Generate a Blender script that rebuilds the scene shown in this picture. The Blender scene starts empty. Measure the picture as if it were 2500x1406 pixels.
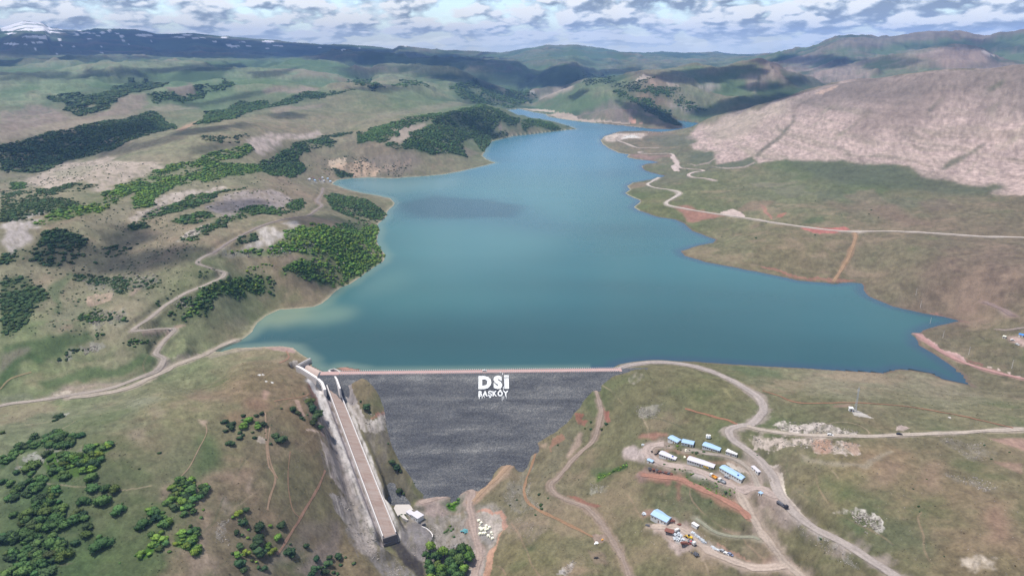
import bpy, math, random
import numpy as np
from mathutils import Vector, Matrix
rng = np.random.default_rng(11)
random.seed(11)
S = bpy.context.scene
COL = S.collection

# ------------------------------------------------------------------ camera
F, CX, CY, HC = 1750.0, 1250.0, 703.0, 320.0          # focal length and centre in photo pixels, drone height above the lake
PITCH = math.atan((703.0 - 120.0) / F)
cam = bpy.data.cameras.new('camera')
cam.sensor_fit = 'HORIZONTAL'
cam.sensor_width = 36.0
cam.lens = 36.0 * F / 2500.0
cam.clip_start = 1.0
cam.clip_end = 120000.0
cam_o = bpy.data.objects.new('camera', cam)
COL.objects.link(cam_o)
cam_o.location = (0, 0, HC)
cam_o.rotation_euler = (math.pi / 2 - PITCH, 0, 0)
S.camera = cam_o

# ------------------------------------------------------------------ light
SUN_EL = math.radians(66.0)
SUN_H = np.array([-0.96, 0.27]); SUN_H /= np.linalg.norm(SUN_H)
TO_SUN = Vector((SUN_H[0] * math.cos(SUN_EL), SUN_H[1] * math.cos(SUN_EL), math.sin(SUN_EL)))
sl = bpy.data.lights.new('sun', 'SUN')
sl.energy = 4.1
sl.angle = math.radians(0.5)
sl.color = (1.0, 0.955, 0.90)
sun = bpy.data.objects.new('sun', sl)
COL.objects.link(sun)
sun.rotation_euler = TO_SUN.to_track_quat('Z', 'Y').to_euler()

S.view_settings.view_transform = 'Standard'
S.view_settings.look = 'None'
S.view_settings.exposure = 0.50
S.view_settings.gamma = 1.0
S.view_settings.use_curve_mapping = False
try:
    S.cycles.use_denoising = True
    S.cycles.denoiser = 'OPENIMAGEDENOISE'
    S.cycles.denoising_input_passes = 'RGB_ALBEDO_NORMAL'
    S.cycles.denoising_prefilter = 'NONE'
    S.cycles.max_bounces = 4
    S.cycles.diffuse_bounces = 2
    S.cycles.glossy_bounces = 2
    S.cycles.transmission_bounces = 2
    S.cycles.volume_bounces = 0
    S.cycles.transparent_max_bounces = 8
except Exception:
    pass

W = bpy.data.worlds.new('World')
S.world = W
W.use_nodes = True


def N(nt, typ, **kw):
    n = nt.nodes.new(typ)
    for k, v in kw.items():
        if k.startswith('i_'):
            n.inputs[k[2:].replace('_', ' ')].default_value = v
        else:
            setattr(n, k, v)
    return n


def mathn(nt, op, a, b=None, c=None, clamp=False):
    n = nt.nodes.new('ShaderNodeMath')
    n.operation = op
    n.use_clamp = clamp
    for k, v in enumerate((a, b, c)):
        if v is None:
            continue
        if isinstance(v, (int, float)):
            n.inputs[k].default_value = v
        else:
            nt.links.new(v, n.inputs[k])
    return n.outputs[0]


def mixc(nt, fac, a, b, mode='MIX'):
    n = nt.nodes.new('ShaderNodeMix')
    n.data_type = 'RGBA'
    n.blend_type = mode
    for key, v in ((0, fac), (6, a), (7, b)):
        if isinstance(v, (int, float)):
            n.inputs[key].default_value = v
        elif isinstance(v, tuple):
            n.inputs[key].default_value = v
        else:
            nt.links.new(v, n.inputs[key])
    return n.outputs[2]


def ramp(nt, fac, stops, interp='LINEAR'):
    n = nt.nodes.new('ShaderNodeValToRGB')
    n.color_ramp.interpolation = interp
    els = n.color_ramp.elements
    while len(els) < len(stops):
        els.new(0.5)
    for e, (p, c) in zip(els, stops):
        e.position = p
        e.color = c if len(c) == 4 else (*c, 1)
    nt.links.new(fac, n.inputs[0])
    return n.outputs[0]


def build_world():
    nt = W.node_tree
    nt.nodes.clear()
    L = nt.links
    out = N(nt, 'ShaderNodeOutputWorld')
    sky = N(nt, 'ShaderNodeTexSky', sky_type='NISHITA', sun_disc=False)
    sky.sun_elevation = SUN_EL
    sky.sun_rotation = math.atan2(SUN_H[0], SUN_H[1])
    sky.altitude = 1800
    sky.air_density = 1.0
    sky.dust_density = 0.6
    bg = N(nt, 'ShaderNodeBackground')
    bg.inputs['Strength'].default_value = 0.14
    L.new(sky.outputs[0], bg.inputs['Color'])
    # broken cloud deck: direction -> azimuth / stretched elevation
    tc = N(nt, 'ShaderNodeTexCoord')
    sp = N(nt, 'ShaderNodeSeparateXYZ')
    L.new(tc.outputs['Generated'], sp.inputs[0])
    az = mathn(nt, 'ARCTAN2', sp.outputs[0], sp.outputs[1])
    el = mathn(nt, 'MAXIMUM', sp.outputs[2], 0.0)
    # a deck of cumulus seen edge-on: rows get thinner towards the horizon
    row = mathn(nt, 'MULTIPLY', mathn(nt, 'LOGARITHM', mathn(nt, 'ADD', el, 0.03), math.e), 3.3)
    col = mathn(nt, 'MULTIPLY', az, 21.0)

    def coords(dx, dy, sc, seed):
        cb = N(nt, 'ShaderNodeCombineXYZ')
        L.new(mathn(nt, 'MULTIPLY', mathn(nt, 'ADD', col, dx), sc), cb.inputs[0])
        L.new(mathn(nt, 'MULTIPLY', mathn(nt, 'ADD', row, dy), sc), cb.inputs[1])
        cb.inputs[2].default_value = seed
        return cb.outputs[0]

    def dens(dx, dy):
        lo = noise_w(coords(dx, dy, 0.30, 2.3), 4, 0.55)
        mid = noise_w(coords(dx, dy, 1.15, 7.7), 6, 0.60)
        vo = N(nt, 'ShaderNodeTexVoronoi', feature='F1', voronoi_dimensions='2D')
        vo.inputs['Scale'].default_value = 1.0
        vo.inputs['Detail'].default_value = 2.0
        vo.inputs['Roughness'].default_value = 0.5
        L.new(coords(dx, dy, 0.85, 4.1), vo.inputs['Vector'])
        puff = mathn(nt, 'SUBTRACT', 1.0, vo.outputs['Distance'])
        s_ = mathn(nt, 'ADD', mathn(nt, 'MULTIPLY', lo, 0.50), mathn(nt, 'MULTIPLY', mid, 0.42))
        return mathn(nt, 'ADD', s_, mathn(nt, 'MULTIPLY', puff, 0.26))

    def noise_w(v, det, rough):
        nz = N(nt, 'ShaderNodeTexNoise')
        nz.inputs['Scale'].default_value = 1.0
        nz.inputs['Detail'].default_value = det
        nz.inputs['Roughness'].default_value = rough
        L.new(v, nz.inputs['Vector'])
        return nz.outputs[0]

    n0 = dens(0, 0)
    n1 = dens(-0.10, 0.20)
    n2 = dens(-0.2, 0.55)
    alpha = ramp(nt, n0, [(0.40, (0.0, 0.0, 0.0)), (0.50, (1, 1, 1))])
    emb = mathn(nt, 'ADD', mathn(nt, 'MULTIPLY', mathn(nt, 'SUBTRACT', n0, n1), 5.0), mathn(nt, 'MULTIPLY', mathn(nt, 'SUBTRACT', n0, n2), 2.4))
    lit = mathn(nt, 'ADD', mathn(nt, 'ADD', emb, 0.42), mathn(nt, 'MULTIPLY', mathn(nt, 'SUBTRACT', 0.60, n0), 0.9), clamp=True)
    c0 = ramp(nt, lit, [(0.04, (0.26, 0.315, 0.39)), (0.30, (0.42, 0.49, 0.56)), (0.50, (0.66, 0.725, 0.775)), (0.74, (0.99, 1.0, 0.99))])
    low = ramp(nt, el, [(0.0, (0.85, 0.85, 0.85)), (0.010, (0.55, 0.55, 0.55)), (0.03, (0.12, 0.12, 0.12)), (0.06, (0, 0, 0))])
    ccol = mixc(nt, low, c0, (0.82, 0.92, 0.95, 1))
    alpha = mathn(nt, 'MAXIMUM', alpha, low)
    cl = N(nt, 'ShaderNodeBackground')
    cl.inputs['Strength'].default_value = 0.80
    L.new(ccol, cl.inputs['Color'])
    mx = N(nt, 'ShaderNodeMixShader')
    up = ramp(nt, sp.outputs[2], [(0.0, (1, 1, 1)), (0.25, (0.85, 0.85, 0.85)), (0.6, (0.45, 0.45, 0.45))])
    fac = mathn(nt, 'MULTIPLY', alpha, up)
    L.new(fac, mx.inputs[0])
    L.new(bg.outputs[0], mx.inputs[1])
    L.new(cl.outputs[0], mx.inputs[2])
    L.new(mx.outputs[0], out.inputs['Surface'])


build_world()

# ------------------------------------------------------------------ helpers: photo pixel -> ray
CP, SP = math.cos(PITCH), math.sin(PITCH)


def ray(px, py):
    """azimuth and rise per metre of ground distance of the view line through a photo pixel"""
    a = (np.asarray(px, float) - CX) / F
    b = -(np.asarray(py, float) - CY) / F
    dx, dy, dz = a, CP + b * SP, -SP + b * CP
    return np.arctan2(dx, dy), dz / np.hypot(dx, dy)


def at_z(px, py, z):
    az, m = ray(px, py)
    r = (z - HC) / m
    return r * np.sin(az), r * np.cos(az)


CROPS = {'O': (0, 0, 1), 'A': (0, 0, 2.5), 'B': (900, 0, 3.125), 'C': (1500, 0, 2.343), 'D': (0, 400, 2.343),
         'E': (650, 800, 2.32), 'F': (0, 900, 2.779), 'G': (1500, 1020, 3.642), 'H': (1650, 700, 1.9918),
         'I': (900, 1180, 6.222), 'J': (700, 860, 12.5), 'K': (1440, 280, 6.944), 'M': (0, 0, 5.0),
         'P': (1560, 1040, 9.615), 'Q': (1560, 1230, 9.615), 'T': (1120, 1240, 17.57), 'U': (2200, 740, 7.03),
         'X': (1100, 890, 12.5)}


def px(crop, pts):
    x0, y0, s = CROPS[crop]
    p = np.array([q[:2] for q in pts], float)
    return np.stack([x0 + p[:, 0] / s, y0 + p[:, 1] / s], 1)


def lin(c):
    c = np.asarray(c, float) / 255.0
    return np.where(c <= 0.04045, c / 12.92, ((c + 0.055) / 1.055) ** 2.4)


# value noise on big arrays
_T = [np.random.default_rng(100 + k).uniform(-1, 1, (256, 256)).astype(np.float32) for k in range(24)]


def vnoise(x, y, s=0):
    t = _T[s % 24]
    xi = np.floor(x); yi = np.floor(y)
    fx = (x - xi).astype(np.float32); fy = (y - yi).astype(np.float32)
    xi = xi.astype(np.int64) & 255; yi = yi.astype(np.int64) & 255
    x1 = (xi + 1) & 255; y1 = (yi + 1) & 255
    fx = fx * fx * fx * (fx * (fx * 6 - 15) + 10); fy = fy * fy * fy * (fy * (fy * 6 - 15) + 10)
    a = t[yi, xi] * (1 - fx) + t[yi, x1] * fx
    b = t[y1, xi] * (1 - fx) + t[y1, x1] * fx
    return a * (1 - fy) + b * fy


def fbm(x, y, o=4, s=0, g=0.5):
    v = 0; a = 1.0; tot = 0
    for k in range(o):
        c, n = math.cos(0.7 * k), math.sin(0.7 * k)
        v = v + a * vnoise((x * c - y * n) * 2 ** k + 17.3 * k, (x * n + y * c) * 2 ** k - 9.1 * k, s + k)
        tot += a; a *= g
    return v / tot


def ridged(x, y, o=3, s=0):
    v = 0; a = 1.0; tot = 0
    for k in range(o):
        v = v + a * (1 - np.abs(vnoise(x * 2 ** k + 5.1 * k, y * 2 ** k + 3.7 * k, s + k)) * 2.0)
        tot += a; a *= 0.5
    return v / tot


def sstep(a, b, x):
    t = np.clip((x - a) / (b - a), 0, 1)
    return t * t * (3 - 2 * t)

# ------------------------------------------------------------------ terrain: a fan-shaped height sheet (finer near, coarser far)
AZM = math.radians(58.0)
NJ = 1330
AZ = np.linspace(-AZM, AZM, NJ)
_r = [170.0]
while _r[-1] < 17600.0:
    r = _r[-1]
    _r.append(r + min((r * r + HC * HC) / (HC * F) * (1.7 if r < 1100 else 1.15), 0.0085 * r if r < 16000 else 0.03 * r))
R = np.array(_r)
NI = len(R)
RR, AA = np.meshgrid(R, AZ, indexing='ij')
GX, GY = RR * np.sin(AA), RR * np.cos(AA)

# the dam: crest line along A->B, downstream face 1:1.7
ax, ay = at_z(838, 914.5, 5.0)
bx, by = at_z(1505, 906.5, 5.0)
DA, DB = np.array([ax, ay]), np.array([bx, by])
DT = (DB - DA) / np.linalg.norm(DB - DA)
DN = np.array([DT[1], -DT[0]])
if DN[1] > 0:
    DN = -DN
DAM_SLOPE = 1 / 1.7


def dam_face(x, y):
    return 5.0 - DAM_SLOPE * ((x - DA[0]) * DN[0] + (y - DA[1]) * DN[1])


def at_dam(pxx, pyy):
    az, m = ray(pxx, pyy)
    sx, sy = math.sin(az), math.cos(az)
    # HC + m r = 5 - s*((r sx-ax)Nx+(r sy-ay)Ny)
    r = (5.0 + DAM_SLOPE * (DA @ DN) - HC) / (m + DAM_SLOPE * (sx * DN[0] + sy * DN[1]))
    return r * sx, r * sy, HC + m * r


# the spillway chute: straight in plan, falling with the valley side
c0x, c0y = at_z(810, 942, -2.5)
c1x, c1y = at_z(951, 1308, -69.0)
CH0, CH1 = np.array([c0x, c0y]), np.array([c1x, c1y])
CHL = float(np.linalg.norm(CH1 - CH0))
CHT = (CH1 - CH0) / CHL
CHN = np.array([-CHT[1], CHT[0]])          # points to the right bank side (towards the dam)
if CHN[0] < 0:
    CHN = -CHN


def chute_z(s):
    return np.interp(s, [0, CHL], [-2.5, -69.0])


LAKE_PX = [(850, 908), (889, 903.5), (868, 901), (843, 896), (829, 896), (816, 903), (804, 903), (797, 908.5), (790, 908),
           (757, 889), (752, 884), (759, 880), (754, 875), (734, 863), (717, 848), (691, 844), (640, 846), (576, 848), (538, 859), (516, 861),
           (512, 859), (546, 846), (576, 831), (593, 827), (615, 810), (627, 788), (649, 771), (683, 756), (726, 754), (768, 750),
           (790, 741), (811, 720), (832, 703), (854, 695), (896, 665), (935, 639), (941, 622), (926, 605), (918, 588), (926, 566),
           (922, 549), (939, 532), (952, 515), (964, 496), (952, 485), (918, 477), (875, 470), (836, 460), (811, 449), (824, 440),
           (854, 436), (896, 434), (960, 436), (1000, 433), (1040, 430), (1085, 426), (1124, 419), (1162, 410), (1210, 398), (1188, 390), (1178, 381), (1188, 362),
           (1201, 346), (1220, 341), (1252, 333), (1300, 328), (1348, 322), (1380, 318), (1409, 316), (1386, 307), (1350, 297), (1316, 291),
           (1278, 290), (1262, 282), (1239, 269), (1268, 266), (1282, 270), (1300, 274), (1332, 279), (1338, 285), (1364, 290), (1412, 297),
           (1476, 303), (1540, 309), (1588, 315), (1636, 316), (1668, 312.5), (1658, 299), (1640, 293), (1700, 300), (1712, 303), (1662, 320),
           (1614, 323), (1572, 320), (1508, 322), (1476, 333), (1466, 342), (1470, 352), (1486, 362), (1508, 373), (1537, 378),
           (1527, 384), (1550, 389), (1590, 393), (1606, 397), (1575, 401), (1567, 407), (1572, 416), (1590, 422), (1624, 430), (1600, 437), (1543, 446),
           (1530, 454), (1538, 463), (1525, 472), (1545, 480), (1564, 490), (1545, 506), (1560, 516), (1607, 531), (1649, 536), (1671, 546),
           (1688, 563), (1720, 577), (1747, 585), (1743, 593), (1690, 603), (1662, 613), (1670, 625), (1720, 640), (1800, 655), (1880, 670),
           (1950, 685), (2030, 692), (2080, 690), (2105, 692), (2110, 708), (2122, 723), (2177, 748), (2252, 765), (2303, 774), (2343, 783),
           (2293, 793), (2252, 805), (2237, 820), (2242, 843), (2278, 863), (2323, 893), (2353, 916), (2358, 932), (2378, 944), (2353, 936),
           (2303, 926), (2273, 911), (2227, 903), (2192, 900), (2157, 910), (2102, 906), (2032, 902), (1976, 898), (1876, 895), (1775, 888),
           (1700, 882), (1650, 881), (1600, 879.5), (1550, 883), (1510, 890), (1500, 897), (1488, 903)]
_p = np.array(LAKE_PX, float)
lx, ly = at_z(_p[:, 0], _p[:, 1], 0.0)
LAKE = np.stack([lx, ly], 1)


def poly_in(poly, x, y):
    ins = np.zeros(x.shape, bool)
    n = len(poly)
    for k in range(n):
        x0, y0 = poly[k]; x1, y1 = poly[(k + 1) % n]
        if y0 == y1:
            continue
        c = (y0 > y) != (y1 > y)
        ins ^= c & (x < (x1 - x0) * (y - y0) / (y1 - y0) + x0)
    return ins


def poly_dist(poly, x, y, closed=True):
    d = np.full(x.shape, 1e18, np.float32)
    n = len(poly)
    for k in range(n if closed else n - 1):
        a = poly[k]; b = poly[(k + 1) % n]
        e = b - a
        l2 = float(e @ e) + 1e-9
        t = np.clip(((x - a[0]) * e[0] + (y - a[1]) * e[1]) / l2, 0, 1)
        d = np.minimum(d, (x - a[0] - t * e[0]) ** 2 + (y - a[1] - t * e[1]) ** 2)
    return np.sqrt(d)


# control heights: (photo px, py, height)
CTRL = [
    # right abutment, camp hill and the hill in front of the inlet
    (1600, 905, 9), (1540, 925, 6), (1700, 893, 9), (1800, 930, 15), (1860, 1000, 20), (1800, 1043, 16), (1950, 930, 9), (2000, 960, 20),
    (2200, 950, 12), (2400, 965, 14), (2480, 955, 12), (2085, 1000, 28), (2300, 1050, 30), (2500, 1050, 34), (2000, 1100, 27), (2200, 1150, 32),
    (2400, 1200, 38), (2000, 1250, 16), (2200, 1350, 22), (2450, 1380, 36), (1900, 1200, 8), (1950, 1380, -10), (1700, 1080, 3), (1700, 1130, -1),
    (1800, 1165, 1), (1650, 1200, -10), (1600, 1265, -22), (1700, 1330, -22), (1850, 1380, -17), (1560, 1100, -10), (1540, 1000, 0), (1570, 950, 9),
    (1480, 1040, -15), (1470, 1110, -24), (1465, 965, -8), (1400, 1130, -34), (1345, 1185, -41), (1400, 1230, -40), (1480, 1290, -39), (1530, 1400, -42),
    (1450, 1180, -32), (1500, 1200, -27),
    # valley floor below the dam
    (1160, 1195, -65), (1100, 1230, -67), (1060, 1270, -68.5), (1180, 1290, -66), (1225, 1260, -62), (1245, 1300, -60), (1190, 1360, -71), (1100, 1380, -74),
    (1020, 1390, -77), (960, 1330, -74), (1265, 1340, -57), (1350, 1350, -48), (1300, 1200, -50), (1270, 1140, -52), (1400, 1380, -46), (1000, 1250, -66.5), (975, 1225, -65),
    (1030, 1330, -70),
    # left hill and chute surroundings
    (700, 870, 6), (640, 895, 13), (600, 885, 13), (400, 950, 17), (460, 870, 5), (300, 945, 4), (150, 968, 3), (0, 992, 2), (600, 930, 19), (400, 1000, 22),
    (200, 1050, 23), (0, 1040, 14), (650, 1000, 14), (600, 1100, 4), (400, 1100, 15), (200, 1150, 17), (0, 1150, 14), (100, 1300, 3), (300, 1300, 1),
    (450, 1300, -3), (600, 1300, -21), (700, 1350, -40), (500, 1400, -16), (200, 1400, -8), (0, 1400, -2), (700, 1200, -20), (760, 1100, -13), (745, 1000, 5),
    (725, 930, 7), (800, 1260, -44), (770, 1200, -31), (800, 1110, -21), (820, 1340, -60), (880, 1380, -66), (930, 1400, -75), (850, 1300, -59),
    (900, 1090, -36), (925, 1150, -48), (870, 1000, -13), (850, 950, -3), (960, 1195, -60),
    # left bank
    (450, 800, 36), (600, 740, 24), (500, 800, 21), (480, 850, 6), (430, 803, 26), (400, 880, 7), (340, 800, 36), (540, 680, 58), (700, 640, 46), (800, 690, 18), (780, 730, 5),
    (850, 560, 52), (800, 600, 50), (750, 520, 58), (600, 600, 62), (760, 480, 40), (820, 475, 12), (900, 500, 16), (880, 540, 40), (450, 560, 78), (300, 600, 66),
    (200, 700, 50), (100, 800, 42), (0, 700, 58), (200, 560, 88), (0, 560, 95), (300, 480, 95), (500, 480, 78), (650, 480, 66), (620, 400, 80), (700, 405, 52),
    (770, 440, 18), (800, 430, 10), (0, 850, 32), (150, 880, 20), (250, 860, 20), (0, 900, 22), (300, 760, 46),
    (880, 405, 24), (960, 345, 70), (1000, 385, 36), (1080, 292, 86), (1150, 265, 92), (1110, 335, 55), (1150, 372, 16), (1220, 285, 66), (1290, 302, 26), (1350, 311, 8), (1195, 260, 88),
    (900, 275, 108), (700, 290, 108), (600, 335, 112), (400, 380, 108), (200, 430, 102), (100, 480, 98), (400, 440, 90), (0, 420, 62), (200, 370, 74), (400, 320, 90),
    (0, 335, 118), (300, 305, 122), (0, 290, 128), (300, 255, 148), (150, 262, 122), (500, 225, 158), (700, 240, 142), (600, 192, 190), (300, 195, 188), (900, 230, 150), (1000, 240, 120), (1100, 235, 95), (1000, 200, 160),
    (760, 330, 78), (850, 350, 62), (500, 300, 122),
    # right bank
    (1600, 460, 9), (1650, 480, 16), (1700, 440, 24), (1750, 420, 32), (1850, 410, 45), (2000, 420, 60), (2200, 430, 72), (2400, 450, 80), (2500, 470, 84),
    (1700, 520, 10), (1900, 540, 28), (2080, 565, 33), (2300, 572, 48), (2500, 580, 58), (1800, 600, 12), (1950, 640, 11), (2050, 670, 7), (2200, 640, 33),
    (2300, 700, 24), (2450, 700, 42), (2400, 775, 14), (2500, 790, 24), (2300, 745, 9), (2400, 850, 9), (2500, 880, 13), (2450, 915, 7), (2280, 830, 5),
    (1600, 372, 10), (1530, 346, 9), (1560, 332, 8), (1650, 350, 20), (1700, 330, 32), (1700, 380, 28), (1800, 330, 66), (1900, 300, 108), (2000, 350, 92),
    (2200, 300, 148), (2200, 370, 100), (2400, 300, 160), (2500, 250, 205), (2500, 350, 130), (2200, 190, 228), (2000, 216, 185), (1850, 268, 108),
    (1660, 540, 6), (1700, 612, 4), (1560, 500, 6), (1590, 445, 6), (1610, 410, 7),
]
# heights given by ground distance: (px, distance, height)
CTRL_R = [(-400, 300, -5), (1250, 250, -80), (2900, 300, 15), (-500, 520, 12), (3000, 520, 38), (-600, 900, 60), (3100, 1000, 60), (-700, 1700, 110), (3200, 1700, 190),
          (-700, 3500, 190), (3200, 3200, 260), (300, 4200, 205), (900, 4200, 110), (1200, 4400, 30), (1320, 4700, 14), (1320, 6000, 30), (1600, 4000, 60), (1900, 4200, 90), (2400, 3400, 170),
          (-400, 6000, 235), (300, 6000, 232), (800, 6000, 200), (1600, 6000, 120), (2200, 5500, 170), (3000, 6000, 260), (500, 9000, 260), (1400, 9000, 170), (2400, 9000, 230),
          (-500, 14000, 300), (500, 14000, 280), (1400, 15000, 180), (2500, 14000, 260), (500, 38000, 200), (1500, 38000, 150), (2500, 38000, 200), (1250, 1500, -20), (1250, 1100, -20), (1350, 2200, -20)]
# where the ground meets the dam face (pixel on the face, ground minus face)
CTRL_D = [(886, 922, 0), (905, 938, 0), (925, 965, 0), (940, 1000, 0), (946, 1050, 0), (960, 1100, 0), (985, 1140, 0), (1015, 1185, 0),
          (1085, 1203, 0), (1150, 1186, 0), (1205, 1155, 0), (1300, 1097, 0), (1365, 1048, 0), (1400, 1010, 0), (1435, 965, 0), (1470, 935, 0), (1490, 920, 0),
          (900, 965, 5), (905, 1000, 8), (915, 1040, 7), (930, 1090, 7), (955, 1140, 7), (985, 1180, 5), (1345, 1090, 5), (1400, 1050, 5), (1440, 1000, 4), (1480, 955, 4), (1250, 1150, 4),
          (1000, 960, -15), (1000, 1030, -15), (1020, 1110, -12), (1100, 1150, -12), (1200, 1000, -20), (1100, 940, -15), (1300, 950, -20), (1350, 1000, -10), (1200, 1100, -12), (1060, 1170, -9), (1400, 940, -12)]


def tps_fit(U, V, z, lam=2e-4):
    n = len(U)
    d2 = (U[:, None] - U[None]) ** 2 + (V[:, None] - V[None]) ** 2
    K = 0.5 * d2 * np.log(d2 + 1e-12)
    P = np.stack([np.ones(n), U, V], 1)
    A = np.zeros((n + 3, n + 3))
    A[:n, :n] = K + lam * np.eye(n)
    A[:n, n:] = P; A[n:, :n] = P.T
    w = np.linalg.solve(A, np.concatenate([z, np.zeros(3)]))
    return w


def tps_eval(U, V, w, u, v):
    n = len(U)
    out = w[n] + w[n + 1] * u + w[n + 2] * v
    for k in range(n):
        d2 = (u - U[k]) ** 2 + (v - V[k]) ** 2
        out = out + w[k] * 0.5 * d2 * np.log(d2 + 1e-12)
    return out


cu, cv, cz = [], [], []
for a, b, z in CTRL:
    x, y = at_z(a, b, z)
    cu.append(math.atan2(x, y) * 2.2); cv.append(math.log(math.hypot(x, y))); cz.append(z)
for a, rr_, z in CTRL_R:
    cu.append(math.atan((a - CX) / F) * 2.2); cv.append(math.log(rr_)); cz.append(z)
for a, b, dz in CTRL_D:
    x, y, z = at_dam(a, b)
    cu.append(math.atan2(x, y) * 2.2); cv.append(math.log(math.hypot(x, y))); cz.append(z + dz)
for k in range(0, len(LAKE), 3):
    cu.append(math.atan2(*LAKE[k]) * 2.2); cv.append(math.log(np.hypot(*LAKE[k]))); cz.append(1.5)
cu, cv, cz = map(np.array, (cu, cv, cz))
tw = tps_fit(cu, cv, cz)
ST = 4
ci = np.unique(np.concatenate([np.arange(0, NI, ST), [NI - 1]]))
cj = np.unique(np.concatenate([np.arange(0, NJ, ST), [NJ - 1]]))
Uc, Vc = np.meshgrid(AZ[cj] * 2.2, np.log(R[ci]), indexing='xy')
Zc = tps_eval(cu, cv, tw, Uc, Vc)


def upsample(Zc):
    t = np.empty((len(ci), NJ))
    for k in range(len(ci)):
        t[k] = np.interp(np.arange(NJ), cj, Zc[k])
    o = np.empty((NI, NJ))
    a = np.searchsorted(ci, np.arange(NI), side='right') - 1
    a = np.clip(a, 0, len(ci) - 2)
    f = ((np.arange(NI) - ci[a]) / (ci[a + 1] - ci[a]))[:, None]
    return t[a] * (1 - f) + t[a + 1] * f


Z = upsample(np.clip(Zc, -110, 330))

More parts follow.
